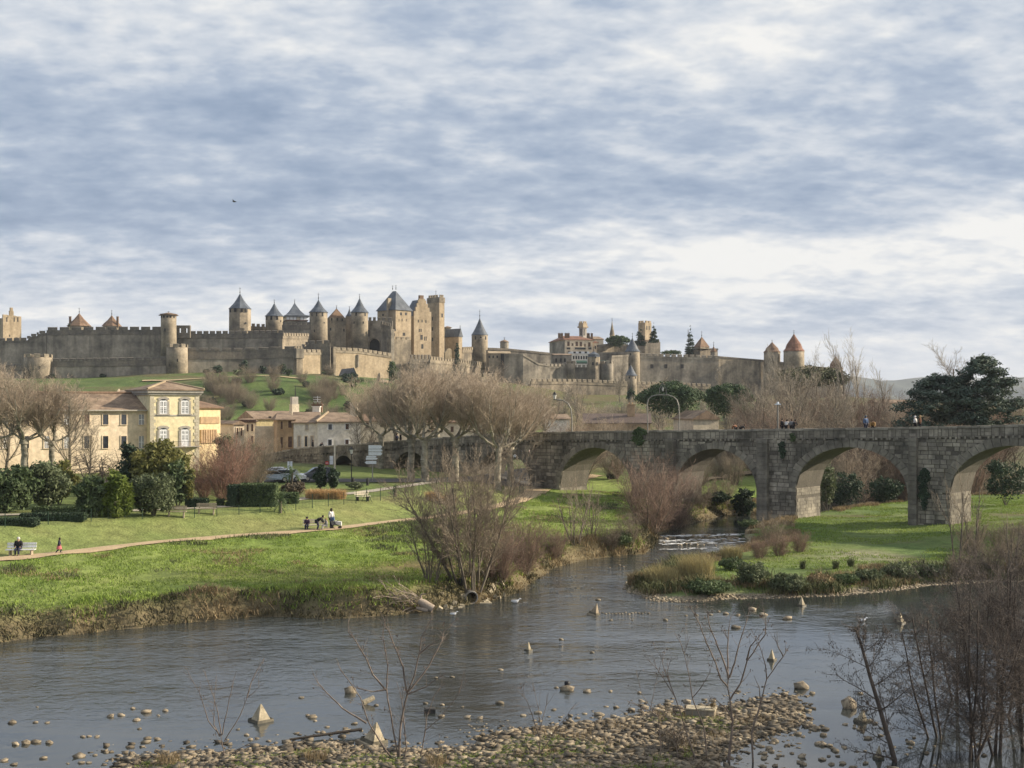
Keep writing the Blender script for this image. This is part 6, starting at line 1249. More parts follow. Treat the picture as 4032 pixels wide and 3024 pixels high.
def blades(P, h, w, R, per=5, lean=.5, spread=.12):
    """grass tufts: one bent blade = 2 triangles"""
    P = np.repeat(np.asarray(P), per, 0); n = len(P); a = R.random(n)*6.283; hh = h*(.5+.8*R.random(n)) if np.isscalar(h) else np.repeat(h, per)*(.5+.8*R.random(n)); o = R.normal(size=(n, 2))*spread
    b = P+np.stack([o[:, 0], o[:, 1], np.full(n, -.04)], 1); ln = lean*(.4+.9*R.random(n)); dx, dy = np.cos(a), np.sin(a); ww = w*(.6+.8*R.random(n)); th = R.random(n)*6.283; sx, sy = np.cos(th)*ww, np.sin(th)*ww
    m = b+np.stack([dx*ln*hh*.35, dy*ln*hh*.35, hh*.6], 1); t = b+np.stack([dx*ln*hh, dy*ln*hh, hh*(1-.25*ln)], 1); z = np.zeros(n); sv = np.stack([sx, sy, z], 1)
    V = np.stack([b-sv, b+sv, m+sv*.7, m-sv*.7, t], 1).reshape(-1, 3); k = np.arange(n)*5
    return V, np.stack([k, k+1, k+2, k+3], 1), np.stack([k+3, k+2, k+4], 1)
def tuft(name, label, p, rad, h, m, n, seed, cat='grass clump', lean=.7, w=.02, group=None):
    R = np.random.default_rng(seed); a = R.random(n)*6.283; q = np.sqrt(R.random(n))*rad; P = np.stack([np.cos(a)*q, np.sin(a)*q, np.zeros(n)], 1); V, f4, f3 = blades(P, h, w, R, 3, lean, .05)
    r = thing(name, label, cat, p, group); mesh_obj('blades', npmesh('blades', V, [f4, f3], m), r); V2, g4, g3 = blades(P[:n//4]*.8, h*.4, w*1.4, R, 3, .9, .05); mesh_obj('base_leaves', npmesh('base_leaves', V2, [g4, g3], M_dry), r); return r
for i, (u, w, lab) in enumerate(((1240, 34, 'straw coloured ornamental grass, left clump in the park flower bed'), (1283, 34, 'straw coloured ornamental grass, middle clump in the park flower bed'), (1328, 30, 'straw coloured ornamental grass, right clump in the park flower bed'), (1705, 26, 'dull straw grass clump by the plane trunks'), (1760, 34, 'dull straw grass clump right of the one by the plane trunks'))):
    tuft('ornamental_grass', lab, at(u, Y=122 if i < 3 else 128), w/F*122, 1.0, M_straw, 420, 60+i)
bushpx('low_bush', 'purplish low shrub bed left of the ornamental grass', 1160, 1950, 120, 1893, mat('dull_leaves', [(.10, .085, .06), (.15, .12, .085)], .5, island=.5), 1500, .11, 33, Y=124)
bushpx('low_bush', 'pale grey ground shrub right of the ornamental grass', 1400, 1912, 90, 1895, G_olive, 900, .1, 34, Y=135)
rh = random.Random(21)
for i in range(34):
    u = rh.choice((rh.gauss(890, 45), rh.gauss(1270, 60), rh.uniform(780, 1450))); Y = rh.uniform(345, 425)
    plant(rh.choice(('hazel_t', 'hazel_c', 'hazel_t')), at(u, Y=Y), ('brown leafless scrub bush on the castle slope, left, above the annex' if u < 960 else 'brown leafless scrub bush on the castle slope above the chimney tower' if u < 1200 else 'brown leafless scrub bush on the castle slope above the corner house'), 'shrub', s=rh.uniform(.7, 1.1), group='leafless scrub on the castle slope')
for i in range(26):
    u = 780+i*34+rh.uniform(-20, 20); Y = rh.uniform(330, 450); m = rh.choice((G_dark, G_mid, G_dark, G_olive))
    bushpx('slope_bush', 'scrubby evergreen bush dotted on the green castle slope', u, 0, rh.uniform(30, 70), V0+(wz(0, 1)*0)-(gz(wx(u, Y), Y)+rh.uniform(1.2, 3.)-H)*F/Y, m, 420, .38, 400+i, Y=Y, nl=14, lump=.34, group='bushes dotted on the castle slope')
# hilltop and slope evergreens
for i, (u, Y, w, vt, m, lab) in enumerate([(855, 468, 50, 1438, G_dark, 'wide dark bush at the foot of the outer rampart'), (962, 470, 42, 1418, G_dark, 'taller dark bush at the foot of the outer rampart'), (1034, 474, 30, 1440, G_dark, 'small dark bush between two larger ones at the rampart foot'), (1110, 476, 42, 1432, G_dark, 'dark round bush nearest the corner turret'), (812, 468, 24, 1455, G_dark, 'tiny dark bush left of the wide one at the rampart foot'), (205, 462, 34, 1475, G_dark, 'dark bush right of the squat broken tower'), (405, 464, 26, 1475, G_dark, 'tiny dark bush under the low outer rampart'), (1375, 452, 90, 1468, G_dark, 'dark ivy bush beside the ruined gable house'), (1410, 455, 60, 1490, G_mid, 'green bush right of the ruined gable house'), (1545, 470, 62, 1416, G_mid, 'green climbing shrub on the sunlit outer wall'), (1290, 466, 60, 1462, G_mid, 'green scrub at the foot of the dark buttress'), (1375, 395, 50, 1580, G_dark, 'dark flat bush on the lit slope above the corner house'), (1095, 400, 60, 1530, G_dark, 'dark green bush in the middle of the slope'), (270, 515, 30, 1255, G_dark, 'dark tree beside the left orange pyramid roof'), (1800, 540, 24, 1345, G_dark, 'small dark tree behind the chapel'), (2485, 480, 40, 1520, G_dark, 'dark tall bush right of the small slate turret')]):
    bushpx('dark_bush', lab, u, 0, w, vt, m, 700, .42, 70+i, Y=Y)
def conifer(label, u, Y, w, vt, vb, seed, m=G_dark, tiers=11, name='conifer'):
    R = random.Random(seed); x = wx(u, Y); z0 = wz(vb, Y); h = wz(vt, Y)-z0; rw = px2m(w, Y)/2; lb = []
    for i in range(tiers):
        t = i/(tiers-1); rr = rw*(1-t)**.85*.9+.12; k = max(1, int(6*(1-t))+1)
        for j in range(k): a = R.uniform(0, 6.28); lb.append((math.cos(a)*rr*.55, math.sin(a)*rr*.55, h*(.06+.92*t)+R.uniform(-.3, .3), rr*.55+.1, rr*.55+.1, h*.035+.1))
    return bush(name, label, (x, Y, z0), 1, h, m, 1500, .35, seed, 'tree', lb, (.25, h*.9, 1))
conifer('dark conifer left of the pale keep on the hilltop', 2520, 618, 52, 1284, 1362, 1); conifer('pointed dark conifer right of the pale keep on the hilltop', 2574, 618, 42, 1274, 1350, 2); conifer('lone tall ragged conifer left of the pyramid gate tower', 2718, 612, 50, 1282, 1400, 3, tiers=14); conifer('thin dark cypress standing on the green slope', 928, 395, 12, 1568, 1655, 4, name='cypress')
def umbrella(label, u, Y, w, vt, vm, vb, n, seed, m=G_pine, size=.3):
    R = random.Random(seed); x = wx(u, Y); z0 = gz(x, Y); W_ = px2m(w, Y); zt, zm = wz(vt, Y)-z0, wz(vm, Y)-z0; hh = zt-zm; lb = []
    for i in range(34):
        a = R.uniform(0, 6.28); q = math.sqrt(R.random())*.86; s = W_*R.uniform(.09, .15); lb.append((math.cos(a)*q*W_/2, math.sin(a)*q*W_/2, zm+hh*(.30+.62*math.sqrt(max(0, 1-q*q)))-s*.3-hh*.06, s, s, s*.62))
    lb.append((0, 0, zm+hh*.42, W_*.40, W_*.40, hh*.30))
    return bush('umbrella_pine', label, (x, Y, z0), W_, zt, m, n, size, seed, 'tree', lb, (.28, zm*.9, 1), up=.5, shell=.35)
umbrella('broad umbrella pine with a domed crown behind the arched double lamp', 2648, 255, 270, 1484, 1655, 1700, 15000, 1, size=.20); umbrella('second darker umbrella pine right of the arched double lamp', 2868, 262, 205, 1488, 1660, 1700, 11000, 2, G_pine, .20); umbrella('umbrella pine on the hilltop beneath the thin church spire', 2432, 606, 100, 1315, 1372, 1420, 2600, 3, G_pine, .42); umbrella('flat green pine top peeping over the plain right curtain', 2640, 640, 90, 1378, 1400, 1430, 900, 4, G_pine, .42)
umbrella('dull green pine crown in front of the red cone tower', 3180, 300, 330, 1438, 1540, 1600, 5000, 5, mat('dull_needles', [(.06, .07, .035), (.09, .095, .05)], .3, island=.5), .3)
# the big cedar
R = random.Random(9); Y = 185; x = wx(3790, Y); z0 = gz(x, Y); lb = []; K = Y/F
for (uc, vt, wd) in ((3700, 1490, 230), (3870, 1418, 210)):
    vv = vt
    while vv < 1690:
        t = (vv-vt)/(1690-vt); hw = wd*(.22+.85*min(1, t*1.9)**.7)*.56
        for j in range(7): a = R.uniform(-1, 1); lb.append(((uc+a*hw-3790)*K, R.uniform(-1, 1)*hw*K*.9, wz(vv+R.uniform(-8, 8), Y)-z0, R.uniform(.9, 1.8), R.uniform(.9, 1.8), R.uniform(.3, .75)))
        vv += R.uniform(9, 15)
bush('cedar', 'great dark cedar with layered boughs beyond the right end of the bridge', (x, Y, z0), 1, wz(1418, Y)-z0, G_cedar, 30000, .19, 9, 'tree', lb, (.5, 9, 2), up=.9, flat=.5, shell=.5)
# creepers on the bridge
def ivy(label, u, v, w, h, seed, n=900, taper=.4):
    s = s_of(u); x, y = bp(s, -.1); R = np.random.default_rng(seed); k = y/F; zc = wz(v, y); t = R.random(n); hw = w*k/2*(1-taper*t)*(.62+.38*np.sin(t*9+seed)*np.cos(t*23+seed*2))*np.sqrt(np.clip(1-(2*t-1)**4, .1, 1)); a = (R.random(n)*2-1+.25*np.sin(t*6+seed))*hw
    c = np.stack([x+BE[0]*a-BN[0]*(.02+.25*R.random(n)), y+BE[1]*a-BN[1]*(.02+.25*R.random(n)), zc+h*k*(.5-t)], 1)-np.array([[x, y, zc]])
    nr = np.tile([-BN[0], -BN[1], .3], (n, 1))+R.normal(size=(n, 3))*.5; nr /= np.linalg.norm(nr, axis=1, keepdims=True); p = np.cross(nr, R.normal(size=(n, 3))); p /= np.linalg.norm(p, axis=1, keepdims=True); q = np.cross(nr, p); sz = (.09+.08*R.random(n))[:, None]
    V = np.stack([c-p*sz, c-q*sz*.7, c+p*sz, c+q*sz*.7], 1).reshape(-1, 3); r = thing('ivy', label, 'ivy', (x, y, zc)); mesh_obj('leaves', npmesh('leaves', V, [np.arange(4*n).reshape(n, 4)], G_dark if 'pier' in label else G_mid), r)
    S = Sk(); S.seg((0, 0, -h*k*.5), (.05, -.05, h*k*.45), .03, .01); mesh_obj('stem', S.mesh('stem', M_bark, thick=0), r)
ivy('bushy creeper hanging over the parapet above the dense brown shrub', 2520, 1718, 90, 70, 1, 1300, .3); ivy('long dark ivy tongue hanging down the bridge pier near the right edge', 3642, 1925, 68, 160, 2, 1800, .55); ivy('small ivy patch high on the pier left of the middle arch', 3084, 1772, 34, 62, 3, 600, .3); ivy('small plant tuft under the string course left of the middle arch', 3125, 1722, 24, 30, 4, 250, .2)
# reeds, banks and bushes of the spit
for i, (u, v, w, vt, m, n, lab) in enumerate([(3100, 2335, 150, 2240, G_olive, 2200, 'round green bush at the water edge in the middle of the spit'), (2960, 2310, 130, 2190, G_olive, 1800, 'dark green bush left of the middle of the spit'), (2790, 2340, 190, 2265, G_mid, 2200, 'low dark bush over the water near the tip of the spit'), (3230, 2310, 110, 2245, M_dry, 1300, 'brown mounded bush on the spit shore'), (3330, 2300, 100, 2245, G_mid, 1300, 'green mounded bush on the spit shore'), (3420, 2290, 110, 2225, G_olive, 1300, 'dark green bush above the little gravel beach'), (3540, 2280, 140, 2200, G_olive, 1700, 'dark bush at the right end of the little gravel beach'), (3660, 2270, 130, 2205, G_olive, 1500, 'green bush where the beach meets the pool'), (2880, 2245, 100, 2180, G_mid, 1100, 'green bush behind the pale reeds'), (2950, 2080, 90, 2030, G_mid, 800, 'bush at the foot of the bridge pier beside the rapids'),
        (2820, 2010, 150, 1935, G_dark, 1600, 'dark bush in the shade under the river arch'), (2930, 2015, 110, 1920, G_dark, 1400, 'dark bush against the pier under the river arch'), (2720, 2030, 100, 1960, G_mid, 900, 'green bank bush left under the river arch'), (2440, 2150, 110, 2075, G_mid, 1000, 'green bush on the left bank above the rapids'), (3330, 1960, 200, 1850, G_dark, 1800, 'dark thicket seen through the middle arch'), (3480, 1955, 180, 1870, G_dark, 1600, 'dark thicket at the right of the middle arch'), (3260, 1960, 90, 1790, G_olive, 1000, 'pale leafy bush at the left inside the middle arch'), (3960, 1935, 220, 1800, G_dark, 1800, 'dark thicket seen through the rightmost arch'), (2405, 1890, 40, 1865, G_dark, 500, 'round clipped bush seen through the second arch'), (2440, 1860, 90, 1790, G_dark, 800, 'dark evergreen seen through the second arch')]):
    Yf = {14: 165, 15: 162, 16: 158, 17: 152, 18: 178, 19: 190, 10: 152, 11: 150, 12: 149}.get(i)
    bushpx('bank_bush' if v > 2050 else 'thicket', lab, u, v, w*(1.35 if not Yf else 1), vt+(12 if not Yf else 0), m, int(n*1.4), .075 if not Yf else .14, 100+i, Y=Yf, nl=16, lump=.30, flat=.6)
for i, (u, v, r_, h, m, lab) in enumerate([(2740, 2275, 1.3, 1.7, M_reed, 'tall pale reeds near the tip of the spit'), (2620, 2290, 1.5, 1.1, M_reed, 'pale grass tussock left of the tall reeds'), (2530, 2300, 1.1, .9, M_dry, 'brown grass tussock at the very tip of the spit'), (2800, 2320, .6, 1.0, M_reed, 'drooping straw tuft over the water on the spit'), (3160, 2240, .15, .7, M_weed, 'dark rush tuft on the sunny grass, left of three'), (3290, 2240, .18, .7, M_weed, 'dark rush tuft on the sunny grass, middle of three'), (3350, 2232, .15, .7, M_weed, 'dark rush tuft on the sunny grass, right of three'), (2880, 2200, .8, 1.1, M_reed, 'straw tuft behind the green bush of the spit')]):
    tuft('reed_tussock', lab, at(u, v), r_, h, m, int(260*max(.3, r_*1.6)), 120+i, lean=.45, w=.014)
# ------------------------------------------------------------------ ground cover that cannot be counted
def scatter(n, u0, u1, y0, y1, seed):
    R = np.random.default_rng(seed); u = R.uniform(u0, u1, n); Y = np.sqrt(R.uniform(y0*y0, y1*y1, n)); X = (u-U0)/F*Y; z, sd, c, dp = terrain(X, Y, True); return R, X, Y, z, sd, c, dp
def cover(name, label, P, h, w, m, R, per=5, lean=.6, spread=.15):
    V, f4, f3 = blades(P, h, w, R, per, lean, spread); return tag(mesh_obj(name, npmesh(name, V, [f4, f3], m)), label, 'grass', None, 'stuff')
R, X, Y, z, sd, c, dp = scatter(90000, -150, 2750, 62, 160, 1); k = (c == 0) & (sd > 1.4) & (dp < -1.0); nz = vnoise(X, Y, 2.2, 31)+.6*vnoise(X, Y, 7, 32); k &= nz > -.25
cover('meadow_grass', 'lush bright green meadow grass between path and river', np.stack([X, Y, z], 1)[k][:32000], .19, .024, M_grass, R, 5, .8, .2)
k2 = (c == 0) & (sd > 1.2) & (dp < -1.2) & (vnoise(X, Y, 5., 41)+.5*vnoise(X, Y, 1.7, 42) > .30); cover('meadow_weeds', 'dark weed patches in the meadow', np.stack([X, Y, z], 1)[k2][:3000], .32, .03, M_weed, R, 4, .6, .2)
k2 = (c == 0) & (sd > 1.2) & (dp < -1.2) & (vnoise(X, Y, 4.2, 45)+.6*vnoise(X, Y, 1.4, 46) > .27); cover('meadow_straw', 'dry straw patches in the meadow', np.stack([X, Y, z], 1)[k2][:3500], .24, .02, M_dry, R, 4, .8, .2)
R, X, Y, z, sd, c, dp = scatter(210000, -150, 3000, 60, 178, 2); k = (c == 0) & (sd > .05) & (sd < 1.7+1.5*vnoise(X, Y, 4., 51)); hh = .42*(1+1.5*vnoise(X, Y, 3., 52)); P = np.stack([X, Y, z], 1)
k1 = k & (vnoise(X, Y, 2.6, 53)+.5*vnoise(X, Y, .9, 54) > -.02); cover('bank_grass', 'dry brown grass hanging over the cut river bank', P[k1][:13000], hh[k1][:13000], .026, M_dry, R, 5, 1.2, .18)
k1 = k & (vnoise(X, Y, 2.6, 53)+.5*vnoise(X, Y, .9, 54) <= .0); cover('bank_weeds', 'dark tangled growth on the cut river bank', P[k1][:9000], hh[k1][:9000]*.9, .03, mat('dark_bank_growth', [(.06, .055, .03), (.10, .09, .045)], .3, island=.5), R, 5, .9, .2)  # darker olive brown growth filling gaps in the dry grass
k1 = (c == 0) & (sd > .6) & (sd < 3.2) & (vnoise(X, Y, 3.1, 57) > .0); cover('bank_green', 'green grass spilling over the top of the river bank', P[k1][:9000], .34, .03, M_grass, R, 4, .9, .18)
R, X, Y, z, sd, c, dp = scatter(90000, 2420, 4200, 85, 175, 3); k = (c == 1) & (sd > 1.0); nz = vnoise(X, Y, 3., 61)+.5*vnoise(X, Y, 9., 62); dg = np.min([np.hypot((X-gx)/gr, (Y-gy)/gr) for (gx, gy), gr in zip(gp, (7., 5., 6.))], 0); k &= (nz > -.22) & (dg > .15)
cover('spit_grass', 'green grass covering the river spit and flood meadow', np.stack([X, Y, z], 1)[k][:16000], .19, .024, M_grass, R, 5, .8, .2)
k = (c == 1) & (sd > .35) & (sd < 3.6) & (Y < 104) & (vnoise(X, Y, 2.2, 65)+.6*vnoise(X, Y, .8, 66) > -.12); q = np.stack([X, Y, z], 1)[k][:12000]; cover('spit_scrub', 'ragged green and brown scrub along the spit shore', q, .72*(1+1.3*vnoise(q[:, 0], q[:, 1], 1.9, 67)), .03, mat('scrub_leaves', [(.06, .075, .03), (.11, .12, .05), (.17, .15, .08)], .5, island=.5), R, 4, .7, .2)
k = (c == 1) & (sd > .5) & (sd < 5) & (vnoise(X, Y, 2.5, 63) > .05); cover('spit_edge_grass', 'straw coloured rough grass along the spit shore', np.stack([X, Y, z], 1)[k][:6000], .5, .025, M_dry, R, 5, .6, .2)
R, X, Y, z, sd, c, dp = scatter(60000, -100, 4200, 41.5, 60, 4); k = (c == 2) & (sd > 1.2) & (vnoise(X, Y, 1.6, 71)+.4*vnoise(X, Y, .6, 72)+.05*np.clip(46.5-Y, -3, 3) > .03); cover('shore_weeds', 'green and yellow weeds growing between the stones of the near shore', np.stack([X, Y, z], 1)[k][:8500], .15, .012, M_grass, R, 5, .9, .1)
k = (c == 2) & (sd > .8) & (vnoise(X, Y, 1.3, 75) > .2); cover('shore_stalks', 'dry brown stalks standing on the near gravel shore', np.stack([X, Y, z], 1)[k][:420], .40, .007, M_dry, R, 4, .35, .12)
# ------------------------------------------------------------------ stones
M_rock = mat('river_stone', [(.10, .085, .065), (.20, .165, .12), (.30, .25, .18), (.40, .345, .255)], 1.6, .85, .4, 9., island=.75, objr=.7)
M_conc = mat('pale_concrete', [(.22, .19, .135), (.40, .345, .245), (.50, .44, .325)], 2.5, .9, .4, 9., .35)
import bmesh
def rock_arrays(seed, sub=1, jag=.22):
    b = bmesh.new(); bmesh.ops.create_icosphere(b, subdivisions=sub, radius=1); R = np.random.default_rng(seed); V = np.array([v.co[:] for v in b.verts]); Fc = np.array([[v.index for v in f.verts] for f in b.faces]); b.free()
    V *= 1+jag*R.normal(size=(len(V), 1)).clip(-1.2, 1.2); ax = R.normal(size=3); ax /= np.linalg.norm(ax); c = V@ax; V -= np.outer(np.maximum(c-.55, 0), ax)
    return V, Fc
ROCKV = [rock_arrays(s, 1, .2) for s in range(8)]; ROCKS = [npmesh('stone', V, [Fc], M_rock) for V, Fc in ROCKV]; SMALL = []
for s_ in range(6):                           # angular six sided pebbles
    R_ = np.random.default_rng(s_+50); SMALL.append((np.array([(x, y, z_) for z_ in (-.8, .8) for x, y in ((-1, -1), (1, -1), (1, 1), (-1, 1))], float)*(.72+.22*R_.normal(size=(8, 1)).clip(-1.2, 1.2))+.14*R_.normal(size=(8, 3)), np.array([(0, 2, 1), (0, 3, 2), (4, 5, 6), (4, 6, 7), (0, 1, 5), (0, 5, 4), (1, 2, 6), (1, 6, 5), (2, 3, 7), (2, 7, 6), (3, 0, 4), (3, 4, 7)])))
rr = random.Random(3)
def rock(name, label, u, v, w, h=None, cat='stone', group=None, z=None, seed=None, m=None, asp=1.):
    p = at(u, v) if z is None else Vector((*G(u, v, z), z)); k = p.y/F; a = w*k/2; hh = (h or w*rr.uniform(.30, .46))*k
    o = bpy.data.objects.new(name, ROCKS[rr.randrange(8) if seed is None else seed]); COL.objects.link(o); o.location = (p.x, p.y+a*.4, max(p.z, 0)+hh*.10); o.scale = (a, a*rr.uniform(.65, .9)*asp, hh*.72); o.rotation_euler = (rr.uniform(-.25, .25), rr.uniform(-.2, .2), rr.uniform(-.5, .5)+math.pi*rr.randrange(2)); ROOT[o.name] = o.location.copy()
    return tag(o, label, cat, group)
wl = [(144, 2781, 15), (433, 2820, 30), (472, 2815, 34), (522, 2788, 22), (574, 2803, 45), (624, 2815, 16), (649, 2798, 26), (535, 2835, 34), (547, 2868, 20), (45, 2845, 35), (137, 2843, 24), (184, 2845, 26), (60, 2930, 38), (99, 2927, 40), (134, 2922, 44), (191, 2925, 34), (323, 2900, 28), (350, 2897, 24), (380, 2900, 24), (579, 2906, 34), (617, 2910, 32), (167, 2985, 36), (10, 2995, 40), (50, 3010, 34), (266, 3004, 18), (318, 3002, 28), (348, 3002, 24), (373, 2972, 22), (900, 2930, 28), (935, 2870, 18), (970, 2893, 26), (985, 2910, 24), (1010, 2906, 22),
      (1186, 2746, 24), (1714, 2666, 20), (1781, 2664, 22), (1970, 2636, 26), (1674, 2768, 22), (1741, 2773, 22), (1820, 2781, 16), (1736, 2820, 34), (1890, 2828, 32), (1840, 2823, 34), (1967, 2768, 40), (1393, 2848, 28), (1229, 2823, 40), (1210, 2816, 22), (1480, 2776, 22), (1288, 2860, 22), (1240, 2836, 18), (1330, 2880, 20), (1360, 2868, 24), (1420, 2876, 18), (1270, 2885, 26), (1300, 2890, 22),
      (2209, 2515, 20), (2331, 2567, 24), (2311, 2723, 38), (2403, 2721, 20), (2517, 2726, 18), (2181, 2793, 24), (2211, 2820, 16), (2119, 2805, 36), (2060, 2815, 30), (2318, 2843, 48), (2283, 2843, 30), (2360, 2815, 46), (2413, 2820, 28), (2627, 2773, 36), (2761, 2776, 28), (2190, 2706, 20), (2355, 2361, 24), (2452, 2228, 14), (2400, 2232, 12), (2440, 2222, 12), (2620, 2440, 22), (2860, 2415, 28), (2905, 2420, 24), (2800, 2418, 22), (2740, 2420, 20), (2700, 2422, 16), (2405, 2440, 18), (2490, 2440, 12), (2900, 2470, 40), (3010, 2420, 40), (3100, 2435, 44), (2960, 2398, 36), (3398, 2440, 16), (3650, 2445, 18), (2830, 2405, 16), (3160, 2710, 70), (3085, 2715, 16), (3200, 2730, 30), (3390, 2730, 28), (2790, 2925, 28), (2870, 2940, 30), (3030, 2945, 36), (3010, 2965, 34), (3060, 2985, 22), (3120, 2965, 24), (3160, 2980, 40), (3240, 2990, 36), (3010, 2985, 34), (3140, 2890, 40), (3250, 2870, 40)]
for i, (u, v, w) in enumerate(wl):
    g = 0 if u < 700 else 1 if u < 2020 else 2 if v > 2500 and u < 2800 else 3 if v < 2500 else 4
    rock('stone', ['loose stone breaking the calm water in the lower left of the river', 'loose stone in the water before the middle of the gravel shore', 'loose stone in the water off the right half of the gravel shore', 'loose stone in the river near the tip of the spit', 'loose stone in the shallow pool under the dark bare trees'][g], u, v+4, w*1.05, group=['stones in the left river', 'stones off the middle shore', 'stones off the right shore', 'stones near the spit', 'stones in the shallow pool'][g], z=0.)
for i, u in enumerate(range(2372, 2560, 13)): rock('stone', 'small stone in the straight row of pebbles across the current', u, 2416+rr.uniform(-3, 4), rr.uniform(10, 16), group='row of pebbles in the current', z=0.)
for i in range(70):                            # the pool right of the bar: stones breaking shallow water
    v = rr.uniform(2830, 3040); u = rr.uniform(2960, 3900) if v > 2900 else rr.uniform(3160, 3500); rock('stone', 'wet stone in the shallow pool under the dark bare trees', u, v, rr.uniform(14, 40), group='wet stones under the bare trees', z=0.)
# gravel bar: the larger stones one by one, the rest as gravel
R, X, Y, z, sd, c, dp = scatter(170000, 300, 3200, 41.5, 60, 8); k = (c == 2) & (sd > -1.8); X, Y, z, sd = X[k], Y[k], z[k], sd[k]; n = len(X)
size = np.clip(R.lognormal(-3.2, .66, n), .022, .21); dens = np.where(sd < -.5, .07, np.where(sd < .1, .3, 1.))*np.clip(1.25-.9*np.maximum(vnoise(X, Y, 1.6, 71)+.05*np.clip(46.5-Y, -3, 3), 0), .3, 1); k = R.random(n) < dens*.85; X, Y, z, sd, size = X[k], Y[k], z[k], sd[k], size[k]
o_ = np.argsort(-size/Y); top = o_[:78]; rest = o_[78:26000]
for i in top:
    a = size[i]; u = U0+F*X[i]/Y[i]; ob = bpy.data.objects.new('stone', ROCKS[rr.randrange(8)]); COL.objects.link(ob); ob.location = (X[i], Y[i], max(z[i], -.02)+a*.18); ob.scale = (a, a*rr.uniform(.6, .95), a*rr.uniform(.38, .6)); ob.rotation_euler = (rr.uniform(-.3, .3), rr.uniform(-.3, .3), rr.uniform(0, 6.28)); ROOT[ob.name] = ob.location.copy()
    g = 0 if u < 1400 else 1 if u < 2200 else 2; tag(ob, ['larger pale stone lying on the left part of the gravel shore', 'larger pale stone lying on the middle part of the gravel shore', 'larger pale stone lying on the right part of the gravel shore'][g], 'stone', ['stones on the left gravel shore', 'stones on the middle gravel shore', 'stones on the right gravel shore'][g])
Vs = []; Fs = []; off = 0
for j in range(6):
    ii = rest[j::6]; V0_, F0_ = SMALL[j]; m = len(ii); a = size[ii]; th = R.random(m)*6.283; cs, sn = np.cos(th), np.sin(th); sc3 = np.stack([a, a*(.6+.35*R.random(m)), a*(.38+.25*R.random(m))], 1)
    V = V0_[None]*sc3[:, None]; V = np.stack([V[..., 0]*cs[:, None]-V[..., 1]*sn[:, None], V[..., 0]*sn[:, None]+V[..., 1]*cs[:, None], V[..., 2]], -1)+np.stack([X[ii], Y[ii], np.maximum(z[ii], -.03)+a*.15], 1)[:, None]
    Vs.append(V.reshape(-1, 3)); Fs.append((off+np.arange(m)[:, None, None]*len(V0_)+F0_[None]).reshape(-1, 3)); off += m*len(V0_)
tag(mesh_obj('gravel', npmesh('gravel', np.concatenate(Vs), Fs, M_rock)), 'pale rounded gravel and cobbles of the near shore', 'gravel', None, 'stuff')
# little beach on the spit
R, X, Y, z, sd, c, dp = scatter(40000, 2420, 3900, 80, 106, 18); k = (c == 1) & (sd > -.3) & (sd < 1.1); X, Y, z = X[k][:2600], Y[k][:2600], z[k][:2600]; m = len(X); a = R.uniform(.03, .11, m); V0_, F0_ = SMALL[0]; V = V0_[None]*np.stack([a, a*.8, a*.5], 1)[:, None]+np.stack([X, Y, np.maximum(z, -.02)+a*.2], 1)[:, None]
tag(mesh_obj('beach_pebbles', npmesh('beach_pebbles', V.reshape(-1, 3), [(np.arange(m)[:, None, None]*len(V0_)+F0_[None]).reshape(-1, 3)], M_rock)), 'pebbles along the shore of the grassy spit', 'gravel', None, 'stuff')
# concrete pyramids
def pyramid(label, u, v, w, h, rz, tilt=0., zz=0., cap=None, base=True, m=None):
    p = Vector((*G(u, v, zz), zz)); k = p.y/F; a = w*k/1.12; hh = h*k; r = thing('concrete_pyramid', label, 'concrete block', p, 'concrete pyramids in the river'); r.rotation_euler = (tilt, tilt*.6, rz)
    mb_ = MB(); s = a/2; q = [(-s, -s), (s, -s), (s, s), (-s, s)]; mb_.add([(x, y+s*.6, -.25) for x, y in q]+[(x*.06, y*.06+s*.6, hh) for x, y in q], [(3, 2, 1, 0), (4, 5, 6, 7)]+[(i, (i+1) % 4, 4+(i+1) % 4, 4+i) for i in range(4)])
    me = bpy.data.meshes.new('body'); me.from_pydata(mb_.v, [], mb_.f); me.materials.append(m or M_conc); mesh_obj('body', me, r)
    wb = MB(); t1 = .16; g = s*1.02; g2 = s*(1-.94*t1)*1.03; wb.add([(x*g/s, y*g/s+s*.6, -.2) for x, y in q]+[(x*g2/s, y*g2/s+s*.6, hh*t1) for x, y in q], [(i, (i+1) % 4, 4+(i+1) % 4, 4+i) for i in range(4)]); me = bpy.data.meshes.new('waterline'); me.from_pydata(wb.v, [], wb.f); me.materials.append(mat('wet_stain', [(.06, .055, .04), (.14, .125, .09)], 3., .5)); mesh_obj('waterline', me, r)
    if base:
        b = MB(); b.box((0, s*.6, -.4), a*1.25, a*1.15, .38); me = bpy.data.meshes.new('footing'); me.from_pydata(b.v, [], b.f); me.materials.append(M_rock); mesh_obj('footing', me, r)
    return r
pyramid('largest clean pale concrete pyramid standing in the calm water at lower left', 1040, 2843, 90, 66, .75)
pyramid('broken concrete pyramid on a tilted base at the gravel edge beside the dark plank', 1490, 2925, 96, 74, .85, .12, .05); pyramid('small bright concrete pyramid alone in the middle of the river', 2087, 2562, 30, 33, .85); pyramid('concrete pyramid with a dark left side in the water near the slim saplings', 3048, 2600, 36, 42, .95)
pyramid('pale concrete pyramid just off the little gravel beach', 3164, 2386, 32, 34, .7); pyramid('pale concrete pyramid in the dark pool behind the bare trees', 3554, 2454, 40, 40, .75); pyramid('weathered grey pyramid rock by the straight row of pebbles', 2350, 2420, 42, 42, 1.0, .2, 0, m=M_rock)
pyramid('pale pointed stump in the shallows at the bottom right behind the dark trunk', 3466, 2990, 40, 52, .4, .05, 0, base=False); pyramid('tan pyramid stone under the dark bare tree in the shallows', 3405, 2845, 56, 48, .6, .1, 0, base=False)
